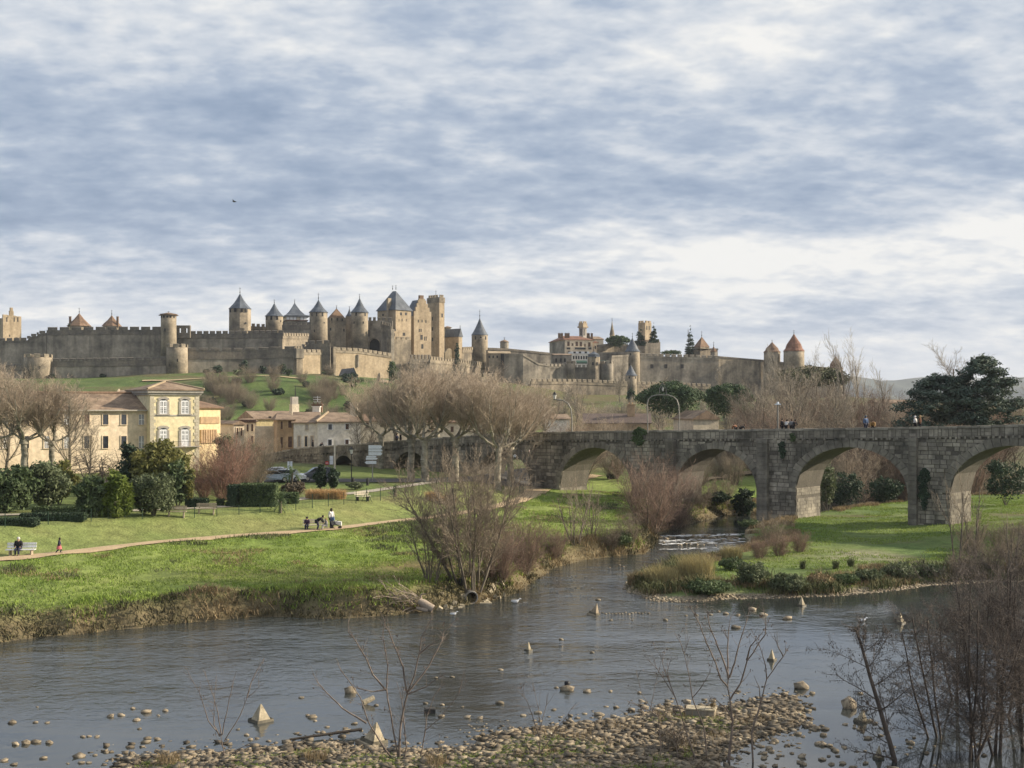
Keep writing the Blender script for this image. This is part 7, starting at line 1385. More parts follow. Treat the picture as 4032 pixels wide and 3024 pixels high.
rock('boulder', 'rounded pale topped boulder in the calm water behind the left sapling', 1380, 2730, 56, 44, 'boulder', z=0.); rock('boulder', 'dark boulder at the gravel edge near the bottom left', 514, 2985, 26, 30, 'boulder', z=0.); rock('boulder', 'large flat boulder under the dark bare tree', 3350, 2790, 80, 60, 'boulder', z=0.)
p = Vector((*G(1450, 2775, 0), 0)); mb = MB(); k = p.y/F; mb.tube((p.x-20*k, p.y, .08), (p.x+20*k, p.y+.25, .26), .13, .11, 8); tag(mb.build('driftwood_log', M_conc), 'short cream coloured log lying in the water beside the rounded boulder', 'log')
mb = MB(); a = Vector((*G(1140, 2918, 0), .06)); b = Vector((*G(1425, 2893, 0), .22)); mb.tube(a, b, .045, .065, 8); tag(mb.build('plank', mat('wet_wood', [(.03, .024, .02), (.06, .05, .04)], 2., .6)), 'long dark wet pole lying at the gravel edge', 'pole')
p = Vector((*G(1692, 2806, 0), 0)); mb = MB(); mb.box(p, .48, .4, .17, .1); mb.box((p.x+.02, p.y, .17), .40, .30, .03, .1); tag(mb.build('slab', mat('dark_slab', [(.03, .03, .03), (.06, .058, .055)], 2.)), 'flat dark rectangular slab in the water at the gravel edge', 'slab')
r = thing('black_drum', 'round black drum standing on a stone in the calm water', 'drum', Vector((*G(2233, 2716, 0), .1))); p = rootof(r); mb = MB(); mb.lathe(p.x, p.y, [(.10, .08), (.125, .16), (.125, .34), (.09, .40)], 12); mb.build('body', mat('black_rubber', [(.012, .012, .015), (.02, .02, .024)], 2., .5), r, True); rock('stone', 'flat stone that carries the round black drum', 2233, 2722, 66, 26, z=0., asp=.8)
# square masonry block
B = Blk(2700, 51.5, 2694, 2812, -18); z1 = wz(2712, 51.0)-.05; r = thing('masonry_block', 'long rectangular block of old masonry lying in the water by the gravel', 'masonry', (*B.C, 0)); B.L2 = .6
mb = MB(); B.walls(mb, -.3, .40); mb.build('core', M_rock, r)
for j in range(2):
    x = 0
    while x < B.L1-.05:
        L = min(rr.uniform(.22, .4), B.L1-x); mb = MB(); B.fr.box(mb, x+.01, x+L-.01, -.05+.22*j, .15+.22*j, .03, -.1); mb.build('stone', M_stone_old, r); x += L
mb = MB(); B.walls(mb, .40, .46, .03); mb.build('cap', M_conc, r); bush('dead_bush', 'dry brown tuft growing at the right end of the masonry block', (*B.p(B.L1-.1, .3), .42), .3, .36, M_dry, 160, .035, 300, 'plant', trunk=(.01, .2, 3), nl=5)
# outfall pipe with rubble and driftwood
p = Vector((*G(1857, 2377, 0), 0)); r = thing('outfall_pipe', 'round concrete outfall pipe with a dark mouth set in the river bank', 'pipe', p); n = 24; vs = []; q = Vector((.15, -1, 0)).normalized(); sd_ = Vector((1, .15, 0)).normalized(); k = p.y/F
for rad, dpt in ((.43, 1.6), (.43, -.12), (.36, -.12), (.36, 1.4)):
    for i in range(n): a = 6.283*i/n; c_ = p+Vector((0, 0, .42))-q*dpt+sd_*rad*math.cos(a)+Vector((0, 0, rad*math.sin(a))); vs.append(tuple(c_))
mb = MB(); mb.add(vs, [(j*n+i, j*n+(i+1) % n, (j+1)*n+(i+1) % n, (j+1)*n+i) for j in range(3) for i in range(n)]+[tuple(3*n+i for i in range(n))]); mb.build('pipe', M_trim, r)
mb = MB(); c_ = p+Vector((0, 0, .42)); mb.tube(c_-q*.9, c_-q*.95, .355, .355, 20); mb.build('mouth', M_dark, r); mb = MB(); mb.box((p.x-.5, p.y-.2, -.05), 1.1, .25, .12); mb.box((p.x+.95, p.y-.1, -.05), .8, .3, .13); mb.build('apron', M_conc, r)
p2 = hit(1817, 2296); mb = MB(); mb.tube(p2+Vector((0, -.3, .05)), p2+Vector((0, .6, .1)), .26, .26, 16); tag(mb.build('drain_mouth', M_dark), 'smaller black drain mouth in the bank above the outfall pipe', 'drain')
R_ = random.Random(8); blk_mesh = []
for j in range(4): b = MB(); b.box((0, 0, -.5), 1, 1, 1); me = bpy.data.meshes.new('rubble_block'); me.from_pydata([(x*R_.uniform(.75, 1.1), y*R_.uniform(.75, 1.1), z_*R_.uniform(.75, 1.1)) for x, y, z_ in b.v], [], b.f); me.materials.append(M_conc); blk_mesh.append(me)
for i, (u, v, s) in enumerate([(1730, 2398, 20), (1755, 2392, 22), (1752, 2372, 17), (1788, 2380, 17), (1776, 2392, 14), (1812, 2392, 15), (1822, 2370, 22), (1818, 2384, 18), (1905, 2352, 20), (1912, 2368, 18), (1925, 2348, 22), (1938, 2342, 24), (1950, 2352, 20), (1930, 2332, 18), (1955, 2334, 18), (1972, 2332, 22), (1965, 2350, 14), (1985, 2342, 16), (1898, 2335, 18), (1890, 2345, 16), (1790, 2362, 18), (1770, 2358, 15), (1740, 2378, 16), (1918, 2360, 14), (1925, 2368, 12)]):
    x, y = G(u, v+10, 0); zz = max(0, gz(x, y+.5)); k = y/F; o = bpy.data.objects.new('rubble_block', blk_mesh[i % 4]); COL.objects.link(o); o.location = (x, y+.3, zz*.7+s*k*.3); o.scale = (s*k*1.1, s*k*.8, s*k*R_.uniform(.8, 1.3)); o.rotation_euler = (R_.uniform(-.6, .6), R_.uniform(-.6, .6), R_.uniform(0, 3)); tag(o, 'pale rubble block heaped left of the outfall pipe' if u < 1860 else 'pale rubble block heaped right of the outfall pipe', 'rubble', 'rubble left of the pipe' if u < 1860 else 'rubble right of the pipe'); ROOT[o.name] = o.location.copy()
M_drift = mat('driftwood', [(.24, .19, .15), (.38, .32, .26)], 1.5, .9, .3, island=.2)
p = Vector((*G(1660, 2412, 0), .1)); S, T = Sk(), Sk(); k = p.y/F; R_ = random.Random(12)
S.seg((46*k, 0, .12), (10*k, .1, .42), .26, .30); S.seg((10*k, .1, .42), (-12*k, .1, .66), .30, .20); S.seg((24*k, -.1, .05), (-20*k, -.15, .22), .15, .10); S.seg((-5*k, .1, .6), (-2*k, .1, 1.05), .09, .05); S.seg((-2*k, .1, 1.05), (20*k, 0, 1.08), .05, .03)
for j in range(46): d = Vector((-1.0+R_.uniform(-.3, .5), R_.uniform(-.5, .5), R_.uniform(-.25, .75))).normalized(); grow(S, T, Vector((-12*k+R_.uniform(-1.6, .3), R_.uniform(-.4, .5), R_.uniform(.2, 1.0))), d, R_.uniform(1.0, 2.6), .03, 1, [None, (7, .22, -.05, 4, 45, .5, .55, .2), (4, .25, -.05, 0, 30, .5, .5, .2)], R_)
r = thing('driftwood_stump', 'uprooted pale tree stump with a tangle of roots at the water edge', 'driftwood', p); mesh_obj('trunk', S.mesh('trunk', M_drift, thick=.05, n_thick=8), r); mesh_obj('roots', T.mesh('roots', M_drift, thick=.03), r)
# rapids: foam and dark stones
R = np.random.default_rng(77); Vs = []; Fq = []; off = 0
def foam_patch(x, y, L, W_, rot):
    global off
    n = 9; a = 2*np.pi*np.arange(n)/n; rd = .55+.5*R.random(n); X_ = np.cos(a)*L*rd; Y_ = np.sin(a)*W_*rd; c_, s_ = math.cos(rot), math.sin(rot)
    V = np.stack([x+X_*c_-Y_*s_, y+X_*s_+Y_*c_, np.full(n, .012)], 1); V = np.concatenate([V, [[x, y, -.004]]]); Vs.append(V); Fq.append(np.stack([off+np.arange(n), off+(np.arange(n)+1) % n, np.full(n, off+n)], 1)); off += n+1
for i in range(340):
    t = R.random(); u = 2600+t*330; v = 2104+R.choice([0, 18, 30, 52], p=[.35, .3, .25, .1])+R.normal()*2.5+(1-t)*8
    x, y = G(u, v, 0); foam_patch(x, y, R.uniform(.08, .6), R.uniform(.04, .17), R.normal()*.4)
for u0_, v0_, n_, su, sv in ((2110, 2310, 6, 24, 5), (2270, 2312, 12, 30, 4), (2180, 2280, 8, 40, 6), (2300, 2270, 8, 60, 10), (2080, 2375, 5, 20, 4), (2240, 2340, 8, 60, 10), (2180, 2330, 6, 50, 10)):
    for i in range(n_): x, y = G(u0_+R.normal()*su, v0_+R.normal()*sv, 0); foam_patch(x, y, R.uniform(.05, .22), R.uniform(.012, .035), R.normal()*.2-.1)
tag(mesh_obj('foam', npmesh('foam', np.concatenate(Vs), Fq, mat('white_foam', [(.72, .74, .76), (.85, .86, .87)], 6., .7))), 'white foam on the rapids and riffles', 'foam', None, 'stuff')
for i in range(26): rock('stone', 'dark wet stone among the white rapids', 2600+i*13+rr.uniform(-5, 5), 2106+rr.uniform(0, 44), rr.uniform(12, 26), group='stones in the rapids', z=0.)
# gulls and ducks on the water, a bird in the sky
def waterbird(label, u, v, s, m):
    p = Vector((*G(u, v, 0), 0)); r = thing('gull', label, 'bird', p); mb = MB(); x, y = p.x, p.y
    vs = []; prof = [(-.24, .10, .02), (-.14, .09, .07), (0, .09, .10), (.12, .10, .08), (.17, .16, .045), (.20, .22, .04), (.25, .22, .025), (.32, .20, .005)]; n = 8
    for a, h, rr_ in prof:
        for i in range(n): t = 6.283*i/n; vs.append((x+a*s, y+rr_*s*math.cos(t), (h+rr_*math.sin(t))*s))
    mb.add(vs, [(j*n+i, j*n+(i+1) % n, (j+1)*n+(i+1) % n, (j+1)*n+i) for j in range(len(prof)-1) for i in range(n)]+[tuple(range(n)), tuple(range(len(vs)-1, len(vs)-n-1, -1))]); mb.build('body', m, r, True)
    mb = MB(); mb.box((x-.06*s, y, .165*s), .3*s, .12*s, .03*s); mb.build('wing', M_trim, r)
waterbird('white gull resting on the water right of the outfall pipe', 2030, 2374, 1.3, M_wpaint); waterbird('tiny white bird on the water below the outfall pipe', 1786, 2422, 1., M_wpaint); waterbird('tiny white bird on the dark pool near the far pyramid', 3396, 2448, 1.1, M_wpaint)
Yb = 150; p = Vector((wx(923, Yb), Yb, wz(794, Yb))); r = thing('flying_bird', 'dark bird gliding high in the cloudy sky', 'bird', p); mb = MB(); mb.lathe(0, 0, [(.01, -.26), (.06, -.16), (.075, 0), (.06, .14), (.03, .22), (.01, .27)], 8); me = bpy.data.meshes.new('body'); me.from_pydata([(z_+p.x*0, x, y) for x, y, z_ in mb.v], [], mb.f); me.materials.append(M_iron); mesh_obj('body', me, r)
for sg_ in (-1, 1):
    b = MB(); b.add([(.1, 0, .02), (-.12, 0, .02), (-.16, sg_*.5, .13), (-.05, sg_*.55, .14), (.1, 0, .05), (-.12, 0, .045), (-.16, sg_*.5, .15), (-.05, sg_*.55, .16)], [(0, 1, 2, 3), (7, 6, 5, 4), (0, 3, 7, 4), (1, 0, 4, 5), (2, 1, 5, 6), (3, 2, 6, 7)]); me = bpy.data.meshes.new('wing'); me.from_pydata(b.v, [], b.f); me.materials.append(M_iron); mesh_obj('wing', me, r)
# ------------------------------------------------------------------ people
POSE = {
 'stand': dict(pel=(0, 0, .92), che=(.01, 0, 1.28), nec=(.01, 0, 1.46), hea=(.04, 0, 1.58), top=(.03, 0, 1.69), sh=(.0, .19, 1.39), el=(.0, .26, 1.12), ha=(.08, .24, .88), hi=(0, .10, .88), kn=(.03, .10, .48), an=(0, .10, .08), to=(.17, .11, .04)),
 'walk': dict(pel=(0, 0, .90), che=(.04, 0, 1.26), nec=(.06, 0, 1.44), hea=(.09, 0, 1.56), top=(.08, 0, 1.67), sh=(.04, .19, 1.37), el=(.0, .25, 1.12), ha=(.16, .22, .95), hi=(0, .10, .86), kn=(.2, .10, .48), an=(.10, .10, .09), to=(.26, .11, .06), kn2=(-.04, .10, .46), an2=(-.34, .10, .12), to2=(-.20, .11, .03)),
 'sit': dict(pel=(0, 0, .52), che=(.0, 0, .88), nec=(.03, 0, 1.07), hea=(.07, 0, 1.19), top=(.06, 0, 1.30), sh=(.02, .19, 1.0), el=(.08, .25, .74), ha=(.32, .14, .62), hi=(.04, .10, .50), kn=(.44, .11, .52), an=(.46, .11, .09), to=(.62, .12, .04)),
 'bend': dict(pel=(-.1, 0, .82), che=(.22, 0, 1.06), nec=(.36, 0, 1.16), hea=(.48, 0, 1.18), top=(.56, 0, 1.25), sh=(.28, .19, 1.08), el=(.40, .24, .82), ha=(.58, .14, .66), hi=(-.1, .10, .80), kn=(.06, .11, .45), an=(-.06, .11, .08), to=(.11, .12, .04)),
 'lean': dict(pel=(-.05, 0, .9), che=(.10, 0, 1.22), nec=(.18, 0, 1.37), hea=(.26, 0, 1.47), top=(.28, 0, 1.57), sh=(.14, .19, 1.30), el=(.24, .26, 1.06), ha=(.44, .16, 1.0), hi=(-.05, .10, .86), kn=(.0, .10, .47), an=(-.06, .10, .08), to=(.11, .11, .04))}
RAD = dict(pel=.135, che=.15, nec=.055, hea=.092, top=.055, sh=.075, el=.05, ha=.038, hi=.09, kn=.062, an=.045, to=.04)
def skin(name, pts, edges, root, m, parent):
    me = bpy.data.meshes.new(name); me.from_pydata([p for p, r in pts], [], edges); me.materials.append(m); o = mesh_obj(name, me, parent)
    md = o.modifiers.new('skin', 'SKIN'); md.use_smooth_shade = True
    for i, (p, r) in enumerate(pts): sv = me.skin_vertices[0].data[i]; sv.radius = (r, r); sv.use_root = i == root
    o.modifiers.new('sub', 'SUBSURF').levels = 1; o.modifiers['sub'].render_levels = 1; return o
M_skin = mat('skin', [(.42, .26, .18), (.50, .32, .23)], 3., .6)
def cloth(n, c): return mat('cloth_'+n, [tuple(x*.8 for x in c), c], 6., .9)
def person(label, p, rz, pose, top, low, hair, s=1., long=False, hood=False, skirt=None):
    J = POSE[pose]; r = thing('person', label, 'person', p, None); r.rotation_euler = (0, 0, rz); r.scale = (s, s, s); f = -1
    def j(k, sg_=1): q = J.get(k+'2', J[k]) if sg_ < 0 else J[k]; return (q[0], q[1]*sg_, q[2])
    def P(keys, add=0.): return [(j(k, sg_), RAD[k]+add) for k, sg_ in keys]
    K = [('pel', 1), ('che', 1), ('nec', 1), ('hea', 1), ('top', 1)]+[(k, sg_) for sg_ in (1, -1) for k in ('sh', 'el', 'ha', 'hi', 'kn', 'an', 'to')]
    E = [(0, 1), (1, 2), (2, 3), (3, 4)]
    for o in (5, 12): E += [(1, o), (o, o+1), (o+1, o+2), (0, o+3), (o+3, o+4), (o+4, o+5), (o+5, o+6)]
    skin('body', P(K), E, 0, M_skin, r)
    K2 = [('pel', 1), ('che', 1)]+[(k, sg_) for sg_ in (1, -1) for k in ('sh', 'el')]; T = P(K2, .03)
    for sg_ in (1, -1): a, b = Vector(j('el', sg_)), Vector(j('ha', sg_)); T.append((tuple(a+(b-a)*.85), .055))
    skin('jacket', T, [(0, 1), (1, 2), (2, 3), (3, 6), (1, 4), (4, 5), (5, 7)], 0, top, r)
    K3 = [('pel', 1)]+[(k, sg_) for sg_ in (1, -1) for k in ('hi', 'kn', 'an')]; skin('trousers', P(K3, .022), [(0, 1), (1, 2), (2, 3), (0, 4), (4, 5), (5, 6)], 0, low, r)
    hx, hy, hz = J['hea']; b = MB(); cv = .115 if not hood else .135
    pr = [(.02, cv*1.0), (cv*.7, cv*.8), (cv, cv*.1), (cv*.95, -.05), (cv*.7, -.09 if not long else -.28), (.03, -.10 if not long else -.32)]
    b.lathe(0, 0, [(max(.02, a), z_) for a, z_ in pr[::-1]], 10); me = bpy.data.meshes.new('hood' if hood else 'hair'); me.from_pydata([(x*.9+hx-.035, y+hy, z_+hz+.045) for x, y, z_ in b.v], [], b.f); me.materials.append(hair); [setattr(q, 'use_smooth', True) for q in me.polygons]; mesh_obj('hood' if hood else 'hair', me, r)
    b = MB(); b.add([(hx+.085, hy-.012, hz-.02), (hx+.085, hy+.012, hz-.02), (hx+.12, hy, hz-.02), (hx+.085, hy, hz+.03)], [(0, 1, 3), (1, 2, 3), (2, 0, 3), (0, 2, 1)]); me = bpy.data.meshes.new('nose'); me.from_pydata(b.v, [], b.f); me.materials.append(M_skin); mesh_obj('nose', me, r)
    for sg_ in (1, -1):
        b = MB(); a = j('an', sg_); t_ = j('to', sg_); b.box(((a[0]+t_[0])/2, (a[1]+t_[1])/2, min(a[2], t_[2])-.045), .28, .1, .1); me = bpy.data.meshes.new('shoe'); me.from_pydata(b.v, [], b.f); me.materials.append(M_iron); mesh_obj('shoe', me, r)
    if skirt:
        px_, py_, pz_ = J['pel']; b = MB(); b.lathe(px_, py_, [(.30, pz_-.42), (.24, pz_-.2), (.16, pz_+.02)], 12); me = bpy.data.meshes.new('skirt'); me.from_pydata(b.v, [], b.f); me.materials.append(skirt); mesh_obj('skirt', me, r)
    return r
bk, nv, wh, gy, tn, pk, br_, bl = cloth('black', (.018, .018, .022)), cloth('navy', (.025, .03, .06)), cloth('white', (.6, .6, .6)), cloth('grey', (.2, .21, .23)), cloth('tan', (.36, .22, .09)), cloth('pink', (.55, .16, .17)), cloth('brown', (.16, .08, .05)), cloth('blue', (.08, .13, .24)); hb, hw, hd, hl = cloth('dark_hair', (.02, .015, .013)), cloth('white_hair', (.62, .60, .56)), cloth('brown_hair', (.07, .04, .025)), cloth('fair_hair', (.35, .24, .12))
person('white haired person in a dark coat sitting on the white bench', pb1+Vector((-.15, -.02, 0)), -math.pi/2+.12, 'sit', bk, nv, hw)
person('small child in a dark top and pink skirt running along the path', hit(233, 2180), math.pi*.05, 'walk', nv, nv, hb, .68, True, skirt=pk)
person('child in a dark hooded coat sitting at the left end of the cream bench', pb2+Vector((-.62, -.04, 0)), -math.pi/2, 'sit', cloth('plum', (.05, .03, .06)), nv, bk, .85, hood=True)
person('person in a black jacket bending forward beside the cream bench', pb2+Vector((.35, -.35, 0)), .05, 'bend', bk, nv, hb, .98); person('pale child with fair hair sitting facing the person who bends forward', pb2+Vector((1.05, -.05, .0)), math.pi*1.1, 'sit', gy, wh, hl, .78)
q = hit(1301, 2084); person('long haired person in a pale top standing behind the pushchair', q+Vector((0, .5, 0)), -.6, 'stand', wh, nv, hb, 1.03, True)
# pushchair
p = hit(1322, 2083); r = thing('pushchair', 'dark pushchair with a white blanket standing on the path by the group', 'pushchair', p)
def part(name, fn, m, par=None):
    b = MB(); fn(b); me = bpy.data.meshes.new(name); me.from_pydata(b.v, [], b.f); me.materials.append(m); return mesh_obj(name, me, par or r)
part('frame', lambda b: [b.tube((-.55, y, 1.0), (.35, y, .15), .02, .02, 5) for y in (-.22, .22)]+[b.tube((-.35, y, .15), (.2, y, .75), .02, .02, 5) for y in (-.22, .22)]+[b.tube((-.55, -.22, 1.), (-.55, .22, 1.), .025, .025, 5)], M_iron)
part('seat', lambda b: b.hexa([(-.3, -.2, .35), (.35, -.2, .35), (.35, .2, .35), (-.3, .2, .35)], [(-.45, -.2, .75), (.4, -.2, .48), (.4, .2, .48), (-.45, .2, .75)]), gy); part('blanket', lambda b: b.hexa([(0, -.22, .47), (.5, -.22, .3), (.5, .22, .3), (0, .22, .47)], [(-.05, -.2, .70), (.5, -.2, .62), (.5, .2, .62), (-.05, .2, .70)]), wh); part('hood', lambda b: b.hexa([(-.5, -.21, .7), (-.1, -.21, .75), (-.1, .21, .75), (-.5, .21, .7)], [(-.42, -.17, 1.0), (-.15, -.17, 1.02), (-.15, .17, 1.02), (-.42, .17, 1.0)]), bl)
for sx in (-.35, .36):
    for sy in (-.24, .24): part('wheel', lambda b: b.tube((sx, sy-.02, .13), (sx, sy+.02, .13), .13, .13, 12), M_iron)
def onb(u, d=.85): x, y, zd, s = on_bridge(u, d); return Vector((x, y, zd))
A_ = -math.radians(TH)
for u, d, lab, pose, tp, lw, hr, s, lg, hd_, dr in [(3066, .8, 'person in a dark coat on the bridge just right of the pale lamp post', 'stand', bk, bk, hb, 1., False, False, 0), (3080, .9, 'person in a white and black jacket on the bridge beside the pale lamp post', 'lean', wh, bk, hb, 1., False, False, 1.6), (3098, 1.1, 'dark dressed person on the bridge, left of a close pair looking away', 'stand', gy, bk, hd, .95, False, False, 2.), (3110, .9, 'dark dressed person on the bridge, right of a close pair looking away', 'lean', bk, bk, hb, 1., False, False, 1.2),
        (3396, .8, 'person in a blue grey hooded cloak on the bridge', 'stand', bl, nv, cloth('slate', (.07, .09, .12)), 1.08, False, True, -.4), (3424, .8, 'person in a tan coat leaning over the bridge parapet', 'bend', tn, bk, hd, 1.02, False, False, -1.2), (3591, .9, 'person in a white hooded jacket walking on the bridge', 'walk', wh, bk, cloth('white', (.6, .6, .6)), 1.0, False, True, 3.1), (3609, .9, 'fair haired person in a brown coat on the bridge', 'stand', br_, bk, hl, 1.02, True, False, .2),
        (2882, .8, 'person in an orange brown coat low behind the parapet', 'bend', cloth('rust', (.22, .08, .03)), bk, hd, .9, False, False, 2.5), (2905, .8, 'person in dark clothes leaning behind the parapet', 'bend', bk, bk, hb, .85, False, False, .4), (1214, .9, 'dark figure on the bridge before the white terraced houses', 'stand', bk, bk, hb, .98, False, False, 1.), (1246, .9, 'dark stooping figure on the bridge before the white terraced houses', 'bend', bk, bk, hb, .9, False, False, 2.), (1545, .9, 'dark figure on the bridge left of the big plane head', 'stand', nv, bk, hb, .95, False, False, 0), (1558, 1., 'figure in a dark jacket beside another on the bridge left of the big plane head', 'stand', bk, bk, hd, 1., False, False, 1.)]:
    person(lab, onb(u, d), A_+dr, pose, tp, lw, hr, s, lg, hd_)
person('walker in a grey jacket on the path behind the leafless thicket', hit(1858, 2012), 1.0, 'walk', gy, nv, hb, .98)
# ------------------------------------------------------------------ foreground saplings and trees
def sapling(name, label, base, lines, Y, r0, seed, m=None, twig=5, leafy=.25, cat='tree'):
    R = random.Random(seed); z0 = gz(wx(base, Y), Y); p = Vector((wx(base, Y), Y, z0)); S = T = Sk(); Lv = []
    for li, pts in enumerate(lines):
        dy = 0 if li == 0 else R.uniform(-.55, .55); n = len(pts); tot = 0; P = []
        for i, (u, v) in enumerate(pts): P.append(Vector((wx(u, Y)-p.x, dy*i/(n-1)*min(1, .4*n), (wz(v, Y) if v < 3010 else z0-.2)-p.z)))
        Q = []                                    # finer, slightly crooked
        for a, b in zip(P[:-1], P[1:]):
            for k in range(3): Q.append(a+(b-a)*k/3+(rv(R)*.018*(b-a).length if k else Vector()))
        Q.append(P[-1]); N_ = len(Q); rs = r0*(1.25 if li == 0 else .8)
        for i in range(N_-1):
            ra, rb_ = rs*(1-.82*i/(N_-1)), rs*(1-.82*(i+1)/(N_-1)); (S if ra > .013 else T).seg(Q[i], Q[i+1], max(ra, .008), max(rb_, .007))
            if i > 2:
                for _ in range(twig):
                    if R.random() < .36:
                        d = ((Q[i+1]-Q[i]).normalized()+rv(R)*.85).normalized(); q = Q[i]
                        L = R.uniform(.2, .75); q0 = q
                        for k in range(3): d = (d+rv(R)*.16+Vector((0, 0, .08))).normalized(); q2 = q0+d*L/3; T.seg(q0, q2, .0075-.0015*k, .006-.0015*k); q0 = q2
                        if R.random() < leafy: Lv.append(q0)
    r = thing(name, label, cat, p); mesh_obj('trunk', S.mesh('trunk', m or M_twig_fore, thick=.0), r); 0
    if Lv:
        V = []; Fq = []
        for q in Lv:
            for _ in range(R.randint(2, 5)):
                c_ = q+rv(R)*.06; d = Vector((R.gauss(0, .3), R.gauss(0, .3), -1)).normalized(); s = Vector((R.gauss(0, 1), R.gauss(0, 1), 0)).normalized()*.016; o = len(V); V += [c_-s*.2, c_+d*.04+s, c_+d*.10, c_+d*.04-s]; Fq.append((o, o+1, o+2, o+3))
        mesh_obj('dead_leaves', npmesh('dead_leaves', np.array([tuple(v) for v in V]), [np.array(Fq)], mat('dead_leaf', [(.07, .045, .035), (.13, .085, .06)], 3., island=.4)), r)
    return r
sapling('sapling', 'thin pale forked sapling at the lower left of the river', 883, [[(886, 3040), (880, 2950), (868, 2893)], [(868, 2895), (816, 2843), (776, 2733), (716, 2634)], [(872, 2897), (855, 2808), (825, 2723), (791, 2644)], [(876, 2893), (907, 2748), (940, 2634)], [(884, 2917), (945, 2818), (972, 2748), (1039, 2689)], [(972, 2748), (985, 2689), (1034, 2594)], [(865, 2900), (845, 2850), (850, 2740), (860, 2650)], [(884, 2990), (940, 2950), (1000, 2920)]], 45.6, .028, 1, twig=2)
sapling('sapling', 'largest many branched sapling rising before the river left of centre', 1572, [[(1574, 3060), (1572, 2947), (1579, 2848), (1604, 2733), (1632, 2659), (1651, 2574), (1661, 2505), (1705, 2425)], [(1568, 3000), (1562, 2947), (1527, 2758), (1522, 2714), (1527, 2624), (1517, 2564), (1507, 2505), (1515, 2450), (1495, 2405)], [(1522, 2719), (1467, 2659), (1438, 2594), (1398, 2530), (1366, 2495), (1365, 2450)], [(1602, 2728), (1587, 2624), (1557, 2549), (1537, 2495), (1515, 2450), (1530, 2405)], [(1612, 2720), (1691, 2619), (1736, 2535), (1746, 2495), (1818, 2430)], [(1560, 3030), (1497, 2922), (1448, 2843), (1418, 2753), (1338, 2644), (1320, 2600)], [(1443, 2848), (1348, 2788), (1293, 2733), (1254, 2689), (1232, 2650)], [(1590, 3030), (1600, 2940), (1590, 2850), (1580, 2760), (1560, 2690)], [(1604, 2733), (1680, 2700), (1760, 2640)], [(1651, 2574), (1690, 2540), (1722, 2520)], [(1522, 2714), (1470, 2720), (1400, 2700)]], 45.2, .045, 2, twig=4)
sapling('sapling', 'slender pale sapling leaning right of the largest one', 1652, [[(1651, 3060), (1666, 2922), (1681, 2818), (1711, 2738), (1751, 2689)], [(1671, 2878), (1731, 2828), (1806, 2728), (1848, 2655)], [(1806, 2728), (1818, 2690), (1825, 2640)]], 45.4, .025, 3, twig=2)
sapling('sapling', 'small forked sapling standing at the bottom centre on mossy stones', 2121, [[(2119, 3060), (2124, 2947), (2127, 2873), (2159, 2728)], [(2126, 2967), (2209, 2843), (2269, 2758)], [(2121, 2898), (2094, 2808), (2070, 2748), (2055, 2735)], [(2127, 2870), (2120, 2790), (2095, 2690)], [(2110, 3010), (2060, 2900), (2000, 2840)]], 45.3, .026, 4, twig=3)
sapling('sapling', 'tallest dark sapling with a wide fork over the right half of the river', 2874, [[(2868, 3060), (2880, 2898), (2885, 2838), (2875, 2758), (2865, 2699), (2870, 2664)], [(2865, 2704), (2835, 2669), (2816, 2609), (2776, 2525), (2751, 2455), (2715, 2390), (2688, 2310)], [(2868, 2674), (2865, 2574), (2870, 2495), (2882, 2420)], [(2871, 2669), (2895, 2614), (2920, 2525), (2945, 2460), (2962, 2395)], [(2876, 2753), (2915, 2689), (2940, 2599), (3010, 2495), (3012, 2440), (3000, 2390)], [(2867, 2655), (2825, 2545), (2791, 2460), (2780, 2400)], [(2885, 2838), (2860, 2790), (2800, 2740)], [(2940, 2599), (2950, 2540), (2995, 2480)]], 45.3, .048, 5, twig=4, leafy=.5)
sapling('sapling', 'crooked sapling right of the tallest dark one', 2963, [[(2965, 3060), (2960, 2888), (2995, 2768), (3019, 2674), (3084, 2584), (3110, 2540)], [(3019, 2674), (3010, 2614), (2985, 2540), (2945, 2465)], [(2995, 2768), (2985, 2700), (2960, 2650)], [(3084, 2584), (3060, 2540), (3045, 2500)]], 45.2, .032, 6, twig=3, leafy=.4)
sapling('sapling', 'straight leaning sapling left of the tallest dark one', 2748, [[(2751, 3060), (2696, 2863), (2637, 2689), (2612, 2624), (2600, 2570)], [(2661, 2750), (2587, 2634), (2552, 2599)], [(2637, 2689), (2625, 2640), (2640, 2580)]], 45.2, .026, 7, twig=3, leafy=.5)
sapling('sapling', 'wavy grey sapling just left of the tallest dark one', 2783, [[(2786, 3060), (2771, 2863), (2726, 2748), (2711, 2649), (2694, 2574), (2716, 2505)], [(2726, 2748), (2760, 2700), (2790, 2640), (2800, 2590)], [(2694, 2574), (2680, 2530), (2660, 2500)]], 45.3, .026, 8, twig=3, leafy=.5)
sapling('sapling', 'short thin sapling with dead leaves over the gravel', 2600, [[(2602, 3010), (2600, 2900), (2592, 2823), (2545, 2790), (2470, 2760)], [(2592, 2823), (2530, 2740), (2510, 2650)], [(2560, 2800), (2580, 2700), (2600, 2630)]], 45.6, .018, 9, twig=4, leafy=.7)
sapling('sapling', 'short bare stem on the gravel below the wavy grey sapling', 2676, [[(2676, 3040), (2660, 2925), (2650, 2860), (2610, 2800)], [(2660, 2925), (2690, 2860), (2700, 2800)]], 45.4, .018, 10, twig=3, leafy=.6)
sapling('sapling', 'forked twig sapling at the pool between the pyramids', 3120, [[(3128, 2560), (3105, 2500), (3085, 2430)], [(3128, 2560), (3140, 2520), (3145, 2480)]], 63, .03, 11, twig=1) if False else None
bush('dry_bush', 'dead brown bush growing on the gravel among the right saplings', (*G(2660, 2905, .6), gz(*G(2660, 2905, .6))), 1.5, .95, M_twig_brown, 900, .045, 201, lobes=None, trunk=(.015, .6, 14), nl=10)
